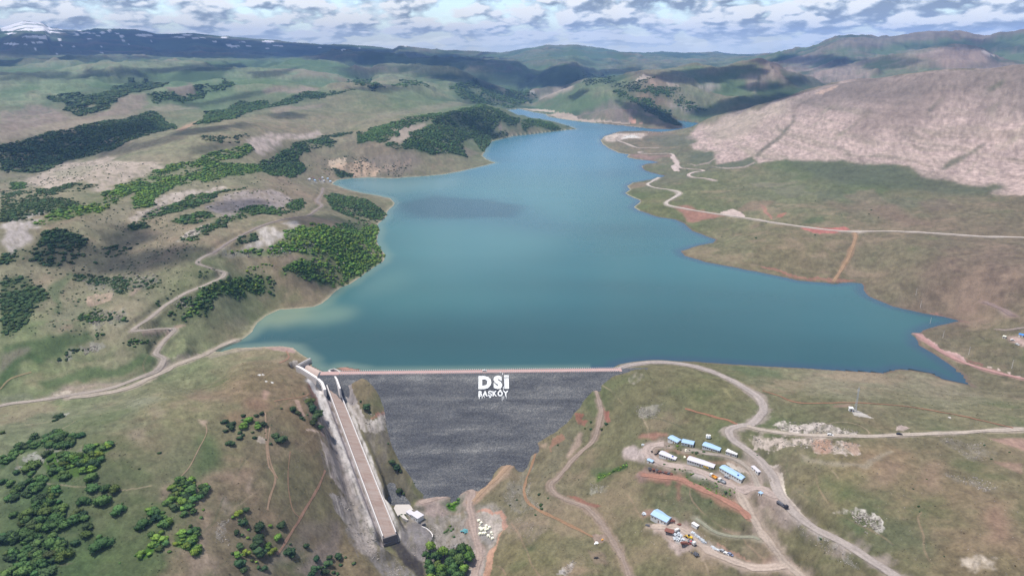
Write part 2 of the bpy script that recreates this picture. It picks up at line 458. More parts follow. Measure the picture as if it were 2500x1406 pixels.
# far ridges: the skyline of each (px, py) at its own distance, with a front and a back slope
RIDGES = [
    # left snow mountain
    dict(p=[(-700, 60, 15000), (-300, 70, 15000), (0, 73, 14500), (40, 60, 14500), (60, 55.5, 14500), (105, 56, 14500), (118, 66, 14500), (200, 72, 14500), (225, 69, 14200), (330, 75, 14200), (385, 84, 14000),
            (440, 82, 14000), (480, 81, 14000), (540, 90, 13800), (640, 97, 13500), (750, 105, 13000), (900, 116, 12500), (960, 119, 12500), (974, 111, 12500), (1010, 114, 12500), (1060, 122, 12500), (1230, 128, 12500)], f=0.085, b=0.05, w=300, k=8),
    # dark shoulder above the valley head
    dict(p=[(820, 124, 7600), (900, 130, 7400), (1000, 135, 7200), (1100, 138, 7000), (1200, 141, 6900), (1265, 147, 6800), (1290, 165, 6700)], f=0.16, b=0.02, w=150, k=8),
    # dark cone in the valley head
    dict(p=[(1262, 208, 5900), (1300, 190, 6000), (1340, 166, 6100), (1378, 155, 6100), (1412, 158, 6100), (1450, 174, 6200), (1490, 190, 6200)], f=0.20, b=0.16, w=90, k=6),
    # far centre plateau
    dict(p=[(1180, 130, 11500), (1240, 127, 11500), (1285, 119, 11200), (1330, 117, 11000), (1380, 117, 11000), (1400, 114, 11000), (1480, 117, 11000), (1560, 124, 11000), (1650, 127, 11500), (1720, 130, 11500), (1800, 134, 11500), (1900, 136, 11500)], f=0.05, b=0.03, w=300, k=8),
    # faint far hill
    dict(p=[(1700, 133, 16200), (1750, 126, 16200), (1800, 132, 16200), (1880, 131, 16200), (1950, 133, 16200)], f=0.05, b=0.05, w=300, k=8),
    # right far range
    dict(p=[(1700, 150, 8600), (1820, 138, 8600), (1870, 130, 8500), (1905, 122, 8400), (1960, 115, 8300), (2000, 105, 8200), (2045, 92, 8200), (2075, 87, 8200), (2105, 88, 8200), (2145, 93, 8200), (2200, 90, 8200),
            (2320, 83, 8200), (2360, 88, 8200), (2400, 93, 8200), (2440, 85, 8000), (2500, 76, 8000), (2800, 60, 8000), (3200, 70, 8000)], f=0.12, b=0.08, w=200, k=8),
    # right middle hills
    dict(p=[(1900, 190, 5600), (2000, 172, 5600), (2080, 160, 5600), (2150, 140, 5700), (2230, 125, 5800), (2330, 118, 5800), (2400, 130, 5800), (2440, 150, 5700), (2600, 140, 5600), (3200, 130, 5600)], f=0.13, b=0.10, w=130, k=8),
    # left middle plateau edge
    dict(p=[(-700, 190, 5600), (0, 185, 5600), (100, 165, 5700), (200, 147, 6000), (300, 142, 6200), (380, 138, 6300), (430, 143, 6200), (460, 143, 6000), (500, 140, 6000), (600, 146, 5800), (640, 148, 5700), (670, 141, 5600), (740, 140, 5500),
            (820, 150, 5300), (885, 172, 5200), (900, 176, 5200), (925, 160, 5300), (960, 156, 5300), (1040, 162, 5100), (1080, 168, 5000), (1130, 180, 4800), (1200, 213, 4700), (1250, 228, 4700), (1312, 242, 4700)], f=0.09, b=0.07, w=110, k=6),
    # peninsula beyond the lake
    dict(p=[(1268, 266, 4250), (1300, 253, 4300), (1330, 237, 4300), (1380, 212, 4300), (1430, 188, 4350), (1450, 185, 4350), (1500, 182, 4350), (1550, 180, 4300), (1600, 175, 4300), (1660, 165, 4400), (1700, 160, 4500), (1760, 168, 4500), (1800, 162, 4600), (1850, 158, 4600), (1890, 170, 4600), (1950, 185, 4600)], f=0.2, b=0.12, w=80, k=6),
    # brown spur in front of it
    dict(p=[(1345, 285, 3720), (1400, 268, 3600), (1440, 262, 3550), (1490, 252, 3500), (1540, 258, 3450), (1590, 276, 3350), (1630, 293, 3250), (1668, 311, 3160)], f=0.5, b=0.35, w=40, k=4),
    # dark spurs behind the pink hill
    dict(p=[(1636, 291, 3500), (1680, 270, 3600), (1740, 250, 3700), (1800, 236, 3750), (1900, 222, 3800), (1960, 210, 3900), (2050, 200, 4000), (2200, 175, 4000), (2400, 160, 4000), (2700, 150, 4000)], f=0.28, b=0.2, w=60, k=5),
    dict(p=[(1740, 215, 4200), (1780, 205, 4250), (1850, 200, 4300), (1930, 205, 4300), (1985, 215, 4200)], f=0.3, b=0.3, w=60, k=5),
    # pink hill
    dict(p=[(1690, 303, 2950), (1720, 291, 2900), (1760, 281, 2850), (1850, 264, 2750), (1920, 247, 2720), (1960, 232, 2700), (2000, 216, 2700), (2080, 208, 2600), (2200, 190, 2500), (2300, 180, 2400), (2400, 175, 2350), (2500, 165, 2300), (2800, 150, 2300), (3200, 150, 2300)], f=0.45, b=0.14, w=130, k=4),
    # forested ridge left of the lake bend
    dict(p=[(850, 330, 2350), (900, 312, 2400), (980, 295, 2450), (1060, 278, 2520), (1130, 262, 2800), (1180, 253, 2950), (1220, 262, 2950), (1260, 283, 2850), (1300, 297, 2750), (1360, 309, 2680)], f=0.5, b=0.05, w=40, k=4),
]
for Rg in RIDGES:
    p = np.array(Rg['p'], float)
    az, m = ray(p[:, 0], p[:, 1])
    zr = HC + m * p[:, 2]
    r0 = np.interp(AZ, az, p[:, 2])
    zt = np.interp(AZ, az, zr)
    out = np.maximum(0, np.maximum(az[0] - AZ, AZ - az[-1])) * r0
    zt = zt - out * 0.3
    zt = zt + fbm(AZ * r0 / (p[0, 2] * 0.06), AZ * 0, 4, 5) * 0.0016 * r0
    d = RR - r0[None]
    w = Rg['w']
    sl_ = np.where(d < 0, Rg['f'], Rg['b'])
    h = zt[None] - sl_ * (np.sqrt(d * d + w * w) - w)
    k = Rg['k']
    h = np.maximum(h, -400)
    Z = np.maximum(Z, h) + k * np.log1p(np.exp(-np.abs(Z - h) / k)) * (np.abs(Z - h) < 12 * k)

# distance to the shore, with a slightly ragged line
SD = np.full(Z.shape, 1e4, np.float32)
near = (RR < 5200) & (RR > 560)
rows = np.where(near.any(1))[0]
sl0, sl1 = rows[0], rows[-1] + 1
dd = poly_dist(LAKE, GX[sl0:sl1].astype(np.float32), GY[sl0:sl1].astype(np.float32))
ins = poly_in(LAKE, GX[sl0:sl1], GY[sl0:sl1])
SD[sl0:sl1] = np.where(ins, -dd, dd)
wob = vnoise(GX / 23, GY / 23, 3) * 1.6 + vnoise(GX / 70, GY / 70, 4) * 2.5 * sstep(900, 1400, RR)
fromdam = np.hypot(GX - (DA[0] + DB[0]) / 2, GY - (DA[1] + DB[1]) / 2)
wob *= sstep(120, 320, fromdam)
SD = SD + wob

# relief noise
calm = sstep(0, 60, SD) * (0.15 + 0.85 * sstep(850, 1500, RR))
A0 = np.clip((RR - 900) / 1500, 0.0, 1)
A1 = np.clip((RR - 2200) / 2000, 0, 1)
lefts = sstep(0.05, -0.15, AA)
rights = sstep(0.15, 0.3, AA)
hills = rights * sstep(1500, 1900, RR)
# spurs and gullies on the right hill run down towards the lake
gx = (GX * 0.80 + GY * 0.6); gy = (-GX * 0.6 + GY * 0.80)
gw = fbm(GX / 300, GY / 300, 3, 12) * 0.5
Z += calm * hills * ((ridged(gx / 1300, gy / 420 + gw, 2, 6) - 0.25) * 11.0)
gx2 = (GX * 0.75 - GY * 0.66); gy2 = (GX * 0.66 + GY * 0.75)
Z += calm * lefts * A0 * ((ridged(gx2 / 900 + gw, gy2 / 420 + gw, 3, 8) - 0.3) * 13.0)
RDG = ridged(GX / 900 + gw, GY / 900, 4, 9)
Z += calm * A1 * (RDG - 0.4) * 70.0 * (1 - 0.6 * sstep(10000, 13500, RR))
Z += calm * fbm(GX / 190, GY / 190, 3, 10) * 4.0 * (0.4 + A0)
Z += sstep(0, 25, SD) * fbm(GX / 36, GY / 36, 3, 14) * (0.9 + 1.4 * A0)
Z += sstep(0, 10, SD) * fbm(GX / 8, GY / 8, 2, 16) * 0.28
# shore and lake bed
DOWN = ((GX - DA[0]) * DN[0] + (GY - DA[1]) * DN[1]) > -4          # downstream of the crest line
alongd = (GX - DA[0]) * DT[0] + (GY - DA[1]) * DT[1]
LD = np.linalg.norm(DB - DA)
free = DOWN & (alongd > -70) & (alongd < LD + 30)                    # valley below the dam may be lower than the lake
Ls = 25 + 0.02 * RR
pos = np.maximum(Z, 2.5)
shore = pos * (1 - np.exp(-np.maximum(SD, 0) / Ls)) + 0.06 * np.clip(SD, 0, 20)
blend = sstep(150, 300, SD)
land = shore * (1 - blend) + Z * blend
land = np.where(free | (RR < 640), Z, land)
bed = -np.minimum(0.25 * np.abs(SD), 14) - 0.1
Z = np.where(SD < 0, bed, land)


# ------------------------------------------------------------------ cutting ditches, road benches and pads into the sheet
def near_line(pts, maxd):
    """distance to a polyline and its height at the nearest point, in the window around it"""
    pts = np.asarray(pts, float)
    a = np.arctan2(pts[:, 0], pts[:, 1]); r = np.hypot(pts[:, 0], pts[:, 1])
    D = None
    i0 = max(0, np.searchsorted(R, r.min() - maxd) - 1); i1 = min(NI, np.searchsorted(R, r.max() + maxd) + 1)
    da = maxd / r.min()
    j0 = max(0, np.searchsorted(AZ, a.min() - da) - 1); j1 = min(NJ, np.searchsorted(AZ, a.max() + da) + 1)
    sl = (slice(i0, i1), slice(j0, j1))
    D = np.full((i1 - i0, j1 - j0), 1e9); H = np.zeros(D.shape)
    for k in range(len(pts) - 1):
        A, B = pts[k], pts[k + 1]
        rr2 = np.hypot([A[0], B[0]], [A[1], B[1]]); aa2 = np.arctan2([A[0], B[0]], [A[1], B[1]])
        p0 = max(i0, np.searchsorted(R, rr2.min() - maxd) - 1); p1 = min(i1, np.searchsorted(R, rr2.max() + maxd) + 1)
        q0 = max(j0, np.searchsorted(AZ, aa2.min() - maxd / rr2.min()) - 1); q1 = min(j1, np.searchsorted(AZ, aa2.max() + maxd / rr2.min()) + 1)
        if p1 <= p0 or q1 <= q0:
            continue
        x = GX[p0:p1, q0:q1]; y = GY[p0:p1, q0:q1]
        e = B[:2] - A[:2]; l2 = e @ e + 1e-9
        t = np.clip(((x - A[0]) * e[0] + (y - A[1]) * e[1]) / l2, 0, 1)
        d = np.hypot(x - A[0] - t * e[0], y - A[1] - t * e[1])
        w = (slice(p0 - i0, p1 - i0), slice(q0 - j0, q1 - j0))
        m = d < D[w]
        D[w] = np.where(m, d, D[w])
        H[w] = np.where(m, A[2] + t * (B[2] - A[2]), H[w])
    return sl, D, H


def bilin(A, i, j):
    i = np.clip(i, 0, NI - 1.001); j = np.clip(j, 0, NJ - 1.001)
    a = i.astype(int); b = j.astype(int); f = i - a; g = j - b
    return (A[a, b] * (1 - g) + A[a, b + 1] * g) * (1 - f) + (A[a + 1, b] * (1 - g) + A[a + 1, b + 1] * g) * f


def ij(x, y):
    r = np.hypot(x, y); a = np.arctan2(x, y)
    j = (a + AZM) / (2 * AZM) * (NJ - 1)
    i = np.interp(r, R, np.arange(NI))
    return np.atleast_1d(i), np.atleast_1d(j)


def zat(x, y):
    i, j = ij(np.asarray(x, float), np.asarray(y, float))
    return bilin(Z, i, j)


def hit(p):
    """photo pixels -> grid indices and points where the view line first meets the ground"""
    p = np.atleast_2d(np.asarray(p, float))
    az, m = ray(p[:, 0], p[:, 1])
    jj = np.clip((az + AZM) / (2 * AZM) * (NJ - 1), 0, NJ - 1.001)
    ii = np.empty(len(p))
    for k in range(len(p)):
        b = int(jj[k]); g = jj[k] - b
        prof = Z[:, b] * (1 - g) + Z[:, b + 1] * g
        prof = np.where(SD[:, b] < 0, 0.0, prof)
        f = prof - (HC + m[k] * R)
        q = np.argmax(f >= 0)
        if f[q] < 0:
            ii[k] = NI - 2
        elif q == 0:
            ii[k] = 0
        else:
            ii[k] = q - 1 + f[q - 1] / (f[q - 1] - f[q])
    rr = np.interp(ii, np.arange(NI), R)
    x = rr * np.sin(az); y = rr * np.cos(az)
    return ii, jj, np.stack([x, y, bilin(Z, ii, jj)], 1)


def cut(pts, half, soft, drop=0.0):
    sl, D, H = near_line(pts, half + soft)
    w = 1 - sstep(half, half + soft, D)
    Z[sl] = Z[sl] * (1 - w) + (H - drop) * w


# spillway trench
def chp(s, n, dz=0.0):
    q = CH0 + CHT * s + CHN * n
    return (q[0], q[1], float(chute_z(s)) + dz)


cut([chp(s, -8.5, 1.2) for s in np.linspace(8, CHL + 4, 12)], 8.0, 11.0, 0.0)
cut([chp(s, 8.0, 1.4) for s in np.linspace(14, CHL, 12)], 3.0, 6.0, 0.0)
cut([chp(s, -1.0) for s in np.linspace(-4, CHL + 4, 12)], 6.6, 2.5, 2.4)
WE0 = np.array(at_z(745, 891, 0.6)); WE1 = np.array(at_z(799, 917, 0.6))      # overflow sill ends
TW = (WE1 - WE0) / np.linalg.norm(WE1 - WE0)
TNv = np.array([TW[1], -TW[0]])
if TNv[1] > 0:
    TNv = -TNv
tr0 = WE0 + TNv * 6 - TW * 2; tr1 = WE1 + TNv * 9
cut([(tr0[0], tr0[1], -4.5), (tr1[0], tr1[1], -5.5), (CH0[0], CH0[1], -5.5)], 8.0, 4.0)
# tailwater channel below the chute
TAIL = hit(px('I', [(330, 860), (450, 940), (560, 1060), (700, 1180), (800, 1280), (850, 1400), (880, 1500)]))[2]
TAIL[:, 2] = np.linspace(-76.0, -79.5, len(TAIL))
cut(TAIL, 5.5, 9.0)
# level ground under the concrete pad and the valve house
PADP = hit(px('I', [(420, 330), (600, 420), (740, 500)]))[2]
PADZ = float(np.median(PADP[:, 2]))
PADP[:, 2] = PADZ - 0.2
cut(PADP, 7.5, 4.0)

# ------------------------------------------------------------------ roads: traced in the photo, laid on the ground as benches
def smooth_line(P, step):
    P = np.asarray(P, float)
    # Catmull-Rom in plan, then even spacing
    Q = [P[0]]
    for k in range(len(P) - 1):
        p0 = P[max(k - 1, 0)]; p1 = P[k]; p2 = P[k + 1]; p3 = P[min(k + 2, len(P) - 1)]
        for t in np.linspace(0, 1, 9)[1:]:
            Q.append(0.5 * (2 * p1 + (p2 - p0) * t + (2 * p0 - 5 * p1 + 4 * p2 - p3) * t * t + (3 * p1 - p0 - 3 * p2 + p3) * t ** 3))
    Q = np.array(Q)
    s = np.concatenate([[0], np.cumsum(np.hypot(*(np.diff(Q[:, :2], axis=0).T)))])
    n = max(2, int(s[-1] / step) + 1)
    u = np.linspace(0, s[-1], n)
    return np.stack([np.interp(u, s, Q[:, k]) for k in range(Q.shape[1])], 1)


# name, crop, points, width in metres, colour, edge raggedness
ROADS = [
    ('gravel_road', 'O', [(1503, 905), (1530, 893), (1565, 887), (1600, 884), (1640, 886), (1690, 893), (1740, 908), (1790, 930), (1830, 955), (1855, 975), (1864, 1000), (1850, 1020), (1829, 1036), (1799, 1040), (1781, 1048), (1780, 1059),
                          (1791, 1076), (1816, 1092), (1854, 1122), (1879, 1152), (1892, 1174), (1904, 1207), (1928, 1240), (1961, 1270), (2000, 1296), (2082, 1338), (2182, 1403), (2300, 1480)], 7.0, (178, 166, 158), 0.12),
    ('gravel_road', 'O', [(1822, 1040), (1845, 1046), (1890, 1054), (1930, 1059), (2000, 1063), (2100, 1064), (2200, 1062), (2300, 1058), (2400, 1052), (2500, 1048), (2700, 1045)], 4.6, (190, 176, 162), 0.2),
    ('gravel_road', 'K', [(480, 445), (600, 490), (720, 540), (840, 570), (1000, 568), (1170, 560)], 7.0, (205, 190, 178), 0.2),
    ('gravel_road', 'K', [(890, 625), (820, 650), (1000, 668), (1200, 665), (1390, 668), (1450, 780), (1520, 900), (1650, 920), (1800, 935), (1940, 935), (1780, 985), (1670, 1030), (1760, 1065), (1900, 1075), (2100, 1115)], 8.0, (205, 188, 178), 0.2),
    ('gravel_road', 'C', [(255, 1018), (215, 1040), (190, 1056), (230, 1075), (320, 1087), (374, 1105), (340, 1130), (297, 1158), (312, 1176), (400, 1195), (550, 1220), (700, 1241), (850, 1265), (1000, 1286), (1150, 1307), (1300, 1323), (1500, 1325), (1700, 1328), (1900, 1340), (2100, 1354), (2343, 1362), (2900, 1385)], 6.5, (206, 194, 182), 0.12),
    ('dirt_track', 'O', [(2086, 567), (2088, 582), (2075, 620), (2062, 645), (2045, 672), (2034, 690)], 4.0, (170, 140, 110), 0.3),
    ('gravel_road', 'D', [(-300, 1450), (0, 1390), (200, 1355), (420, 1320), (600, 1290), (750, 1240), (880, 1190), (930, 1142), (934, 1115), (890, 1082), (902, 1060), (940, 1010), (1000, 945), (900, 945), (800, 955), (758, 950), (830, 900), (900, 850), (960, 800), (1060, 740), (1160, 700),
                          (1250, 660), (1284, 632), (1220, 600), (1150, 577), (1130, 560), (1160, 535), (1215, 512)], 5.5, (172, 160, 148), 0.2),
    ('dirt_track', 'D', [(400, 1338), (560, 1318), (760, 1268), (900, 1205), (1000, 1155), (1100, 1115), (1200, 1080), (1270, 1042), (1345, 1014)], 7.0, (178, 165, 150), 0.35),
    ('dirt_track', 'D', [(1215, 512), (1330, 440), (1480, 362), (1600, 322), (1700, 306), (1800, 270), (1840, 240), (1815, 212), (1838, 172), (1846, 140)], 5.0, (150, 138, 130), 0.3),
    ('camp_road', 'G', [(640, 300), (700, 285), (820, 318), (950, 332), (1050, 360), (1130, 400), (1200, 450), (1250, 520), (1290, 600)], 4.0, (170, 158, 146), 0.3),
    ('camp_road', 'G', [(440, 228), (340, 250), (302, 300), (330, 350), (400, 395), (550, 425), (700, 455), (850, 520), (1000, 590), (1095, 635), (1200, 628), (1300, 622), (1385, 655), (1460, 695)], 8.0, (186, 168, 158), 0.35),
    ('camp_road', 'G', [(1090, 635), (1140, 720), (1185, 800), (1235, 900), (1295, 1000), (1385, 1110), (1480, 1230), (1560, 1310), (1640, 1390), (1760, 1500)], 5.5, (182, 166, 152), 0.25),
    ('dirt_track', 'G', [(250, 505), (400, 520), (560, 535), (700, 600), (850, 668), (1000, 740), (1090, 790), (1150, 835), (1195, 900)], 5.5, (172, 128, 110), 0.4),
    ('camp_road', 'G', [(330, 968), (480, 965), (610, 985), (680, 1060), (760, 1130), (870, 1190), (1000, 1250), (1150, 1310), (1300, 1332), (1430, 1335), (1540, 1310)], 6.5, (190, 172, 158), 0.4),
    ('dirt_track', 'G', [(720, 890), (800, 950), (880, 1010), (1000, 1047), (1130, 1060), (1240, 1050), (1290, 1075)], 3.0, (152, 150, 130), 0.3),
    ('dirt_track', 'E', [(1868, 352), (1885, 420), (1898, 480), (1880, 560), (1850, 640), (1780, 705), (1720, 765), (1655, 845), (1612, 885), (1622, 925), (1690, 970), (1800, 1010), (1860, 1058), (1920, 1140), (1970, 1220), (2020, 1310), (2062, 1420), (2090, 1500)], 4.0, (162, 144, 130), 0.3),
    ('dirt_track', 'E', [(868, 990), (1000, 945), (1120, 912), (1172, 930), (1150, 1000), (1160, 1060), (1175, 1150), (1190, 1210), (1208, 1270), (1200, 1330), (1180, 1420)], 5.5, (178, 158, 146), 0.35),
    ('dirt_track', 'E', [(1172, 985), (1232, 920), (1320, 832), (1420, 755), (1515, 692)], 4.5, (178, 150, 124), 0.4),
    ('dirt_track', 'E', [(1535, 690), (1500, 790), (1472, 860), (1462, 940), (1510, 1010), (1600, 1060), (1740, 1130), (1850, 1185)], 2.4, (160, 128, 100), 0.4),
    ('dirt_track', 'H', [(420, 505), (500, 530), (600, 565), (750, 565), (900, 565), (1050, 575), (1200, 594), (1400, 630), (1550, 665), (1640, 688)], 2.2, (158, 118, 94), 0.4),
    ('dirt_track', 'H', [(45, 592), (150, 622), (300, 668)], 2.0, (160, 118, 94), 0.4),
    ('dirt_track', 'U', [(265, 540), (420, 640), (600, 770), (800, 890), (1000, 985), (1200, 1065), (1400, 1125), (1700, 1210), (2109, 1300), (2600, 1400)], 5.0, (190, 150, 142), 0.35),
    ('dirt_track', 'U', [(1420, -10), (1560, 30), (1680, 70), (1800, 140), (1920, 215)], 7.0, (150, 130, 122), 0.4),
    ('dirt_track', 'U', [(1650, 465), (1780, 468), (1950, 445), (2200, 405)], 3.5, (165, 150, 140), 0.3),
    ('dirt_track', 'F', [(1800, 300), (1805, 420), (1810, 560), (1825, 660), (1870, 745), (1830, 880), (1815, 960)], 1.3, (165, 140, 116), 0.4),
    ('dirt_track', 'F', [(1830, 400), (1818, 520), (1830, 610), (1850, 680), (1885, 745)], 1.0, (165, 140, 116), 0.4),
    ('dirt_track', 'F', [(1970, 560), (1955, 700), (1960, 830), (1990, 960), (2040, 1010)], 0.9, (155, 128, 104), 0.4),
    ('dirt_track', 'F', [(2210, 690), (2160, 800), (2100, 910), (2040, 1010), (1960, 1140), (1880, 1260)], 1.6, (160, 128, 108), 0.4),
    ('dirt_track', 'F', [(1395, 380), (1400, 440), (1340, 560), (1290, 660), (1230, 730)], 0.9, (160, 140, 116), 0.4),
    ('dirt_track', 'F', [(1860, 222), (1950, 205), (2060, 190), (2110, 175)], 1.2, (160, 128, 104), 0.4),
    ('dirt_track', 'D', [(1640, 1070), (1650, 1110), (1600, 1140)], 2.0, (165, 130, 108), 0.4),
    ('dirt_track', 'D', [(0, 1290), (60, 1230), (180, 1190)], 2.0, (150, 138, 105), 0.4),
]
road_lines = []
for nm, cr, pts, wd, colr, rag in ROADS:
    _, _, P = hit(px(cr, pts))
    rmean = float(np.hypot(P[:, 0], P[:, 1]).mean())
    P = smooth_line(P, max(2.0, 0.004 * rmean))
    z = zat(P[:, 0], P[:, 1])
    n = min(len(z) // 2 * 2 - 1, 9)
    if n >= 3:
        zz = np.pad(z, n // 2, mode='edge')
        z = np.convolve(zz, np.ones(n) / n, mode='valid')
    P[:, 2] = np.maximum(z, 0.8) if cr not in ('E', 'F', 'G', 'I') else z
    wide = wd > 2.5
    if wide:
        cell = 0.3 + rmean * 0.0018
        cut(P, wd / 2 + cell, 1.5 + cell + 0.25 * wd, 0.05)
    road_lines.append((nm, P, wd, colr, rag, wide, rmean))

# ------------------------------------------------------------------ ground cover, painted per vertex as soil, grass and rock colours
IJ_I, IJ_J = np.meshgrid(np.arange(NI), np.arange(NJ), indexing='ij')
IJ_I = IJ_I.astype(np.float32); IJ_J = IJ_J.astype(np.float32)
WI = fbm(IJ_I / 13, IJ_J / 22, 4, 1, 0.6).astype(np.float32)
WJ = fbm(IJ_I / 13 + 31, IJ_J / 22, 4, 5, 0.6).astype(np.float32)
KAL = 0.60                        # sunlit picture value -> albedo


def blur(m, k):
    if k < 1:
        return m
    ker = np.exp(-0.5 * (np.arange(-2 * k, 2 * k + 1) / k) ** 2); ker /= ker.sum()
    for ax_ in (0, 1):
        p = np.pad(m, [(2 * k, 2 * k) if a == ax_ else (0, 0) for a in (0, 1)], mode='edge')
        o = 0
        for q, w in enumerate(ker):
            s = [slice(None)] * 2; s[ax_] = slice(q, q + m.shape[ax_])
            o = o + w * p[tuple(s)]
        m = o
    return m


def dens_poly(p, step=14.0):
    out = []
    p = np.asarray(p, float)
    for k in range(len(p)):
        a, b = p[k], p[(k + 1) % len(p)]
        n = max(1, int(np.hypot(*(b - a)) / step))
        for t in range(n):
            out.append(a + (b - a) * t / n)
    return np.array(out)


def area(crop, pts, warp=4.0, soft=1, pad=10):
    """window and soft mask of a traced patch of ground"""
    ii, jj, _ = hit(dens_poly(px(crop, pts)))
    i0 = max(0, int(ii.min()) - pad); i1 = min(NI, int(ii.max()) + pad + 1)
    j0 = max(0, int(jj.min()) - pad); j1 = min(NJ, int(jj.max()) + pad + 1)
    sl = (slice(i0, i1), slice(j0, j1))
    m = poly_in(np.stack([ii, jj], 1), IJ_I[sl] + WI[sl] * warp * 1.6, IJ_J[sl] + WJ[sl] * warp).astype(np.float32)
    return sl, blur(m, soft)


# broad tones: (px, py, r, g, b) as seen in sun
TONES = [
    (100, 1000, 122, 124, 98), (300, 1000, 126, 126, 100), (600, 950, 128, 114, 88), (720, 990, 130, 112, 88), (450, 1100, 118, 116, 90), (300, 1200, 98, 104, 74), (100, 1050, 120, 124, 96),
    (200, 1390, 86, 102, 66), (600, 1190, 136, 118, 98), (720, 1180, 122, 114, 88), (700, 1330, 118, 108, 86), (500, 1370, 128, 116, 94), (350, 1390, 92, 102, 68), (60, 1250, 92, 106, 74), (550, 1060, 124, 118, 90),
    (640, 1050, 122, 112, 90), (440, 1020, 128, 126, 94), (330, 1075, 128, 118, 94), (830, 1390, 126, 112, 88),
    (1600, 950, 118, 112, 84), (1720, 960, 118, 112, 82), (1900, 930, 128, 126, 98), (2050, 935, 142, 135, 112), (2300, 955, 140, 132, 110), (1620, 1020, 108, 106, 80), (2000, 1030, 112, 108, 82), (1950, 1000, 112, 110, 82),
    (2150, 1130, 142, 122, 98), (2300, 1200, 132, 116, 92), (2150, 1290, 104, 104, 76), (2440, 1290, 136, 118, 96), (2050, 1180, 134, 120, 92), (1400, 1330, 122, 116, 88), (1320, 1240, 128, 118, 96), (1290, 1370, 122, 114, 84), (2450, 1000, 132, 124, 98), (2300, 1100, 122, 112, 88),
    (1560, 1150, 112, 108, 80), (1680, 1220, 100, 104, 76), (1700, 1370, 118, 110, 84), (1580, 1370, 116, 112, 82), (1780, 1280, 104, 102, 74), (1850, 1240, 134, 120, 104), (2400, 1390, 122, 108, 84), (2250, 1010, 124, 118, 92), (1950, 1340, 118, 110, 84),
    (1900, 480, 118, 118, 90), (2200, 500, 120, 114, 90), (1800, 600, 122, 118, 90), (2300, 550, 124, 112, 92), (2200, 620, 122, 112, 90), (2400, 680, 120, 104, 90), (2280, 720, 118, 104, 88), (2400, 830, 118, 110, 86), (2450, 910, 112, 106, 84), (1650, 410, 116, 114, 92), (1900, 620, 124, 114, 88),
    (1680, 470, 114, 116, 84), (2100, 450, 108, 112, 84), (1620, 510, 116, 116, 80),
    (600, 770, 128, 124, 98), (450, 860, 118, 122, 90), (100, 910, 112, 122, 84), (300, 750, 134, 126, 104), (100, 700, 126, 120, 98), (400, 560, 130, 120, 100), (650, 620, 134, 122, 102), (700, 470, 128, 116, 98), (880, 500, 116, 112, 88), (100, 560, 124, 116, 94), (720, 730, 126, 112, 92), (560, 800, 122, 120, 92),
    (600, 400, 132, 126, 102), (300, 400, 138, 130, 108), (700, 330, 134, 128, 104), (900, 300, 140, 132, 108), (900, 400, 128, 118, 100), (500, 300, 130, 130, 102), (200, 300, 138, 128, 110), (1000, 240, 128, 128, 100), (850, 260, 140, 130, 108),
    (500, 200, 122, 138, 108), (200, 220, 122, 138, 108), (800, 180, 118, 136, 106), (1000, 220, 118, 134, 102), (1400, 130, 112, 124, 100), (1700, 140, 112, 124, 98), (1480, 220, 112, 124, 92), (2100, 120, 118, 116, 102), (2300, 130, 128, 118, 106), (1900, 190, 138, 124, 110), (2200, 160, 132, 126, 106), (1700, 200, 122, 122, 96),
    (300, 110, 96, 108, 84), (800, 130, 92, 108, 82), (1360, 180, 104, 108, 90), (1560, 280, 134, 118, 100),
]
tp = np.array(TONES, float)
tu, tv, _ = hit(tp[:, :2])
tc_ = lin(tp[:, 2:]) * KAL
num = np.zeros((NI, NJ, 3), np.float32); den = np.zeros((NI, NJ), np.float32)
ui = IJ_I + WI * 26; uj = IJ_J + WJ * 26
for k in range(len(tp)):
    d2 = ((ui - tu[k]) / 1.2) ** 2 + (uj - tv[k]) ** 2
    w = 1.0 / (d2 + 150.0) ** 1.8
    num += w[..., None] * tc_[k].astype(np.float32); den += w
COLR = num / den[..., None]
del num, den

# grass grows in patches: shift between greener and drier, and light-dark mottling
pa = fbm(GX / 95, GY / 95, 4, 2, 0.6) * 0.6 + fbm(IJ_I / 40, IJ_J / 70, 3, 9) * 0.6
pb = fbm(GX / 22, GY / 22, 3, 7, 0.6)
pc = fbm(IJ_I / 5.0, IJ_J / 8.0, 3, 13, 0.65)
g_ = np.clip(pa + 0.45 * pb, -1, 1)[..., None]
COLR = COLR * (1 + g_ * np.array([0.20, 0.07, 0.15], np.float32)) * (1 + 0.26 * pc[..., None]) * np.array([1.0, 1.005, 0.96], np.float32) * (1 + 0.20 * (lefts * sstep(680, 800, RR) * (1 - sstep(1500, 1900, RR)))[..., None])
pd = fbm(GX / (1.5 + 0.002 * RR), GY / (1.5 + 0.002 * RR), 2, 21, 0.7)
COLR = COLR * (1 + 0.26 * pd[..., None])
dry = sstep(0.22, 0.6, pa + 0.6 * pb)[..., None] * (0.30 - 0.22 * A1[..., None])
COLR = COLR * (1 - dry) + dry * (lin((168, 146, 122)) * KAL)
lush = sstep(0.20, 0.6, -pa + 0.5 * pb)[..., None] * 0.40
COLR = COLR * (1 - lush) + lush * (lin((92, 108, 66)) * KAL)

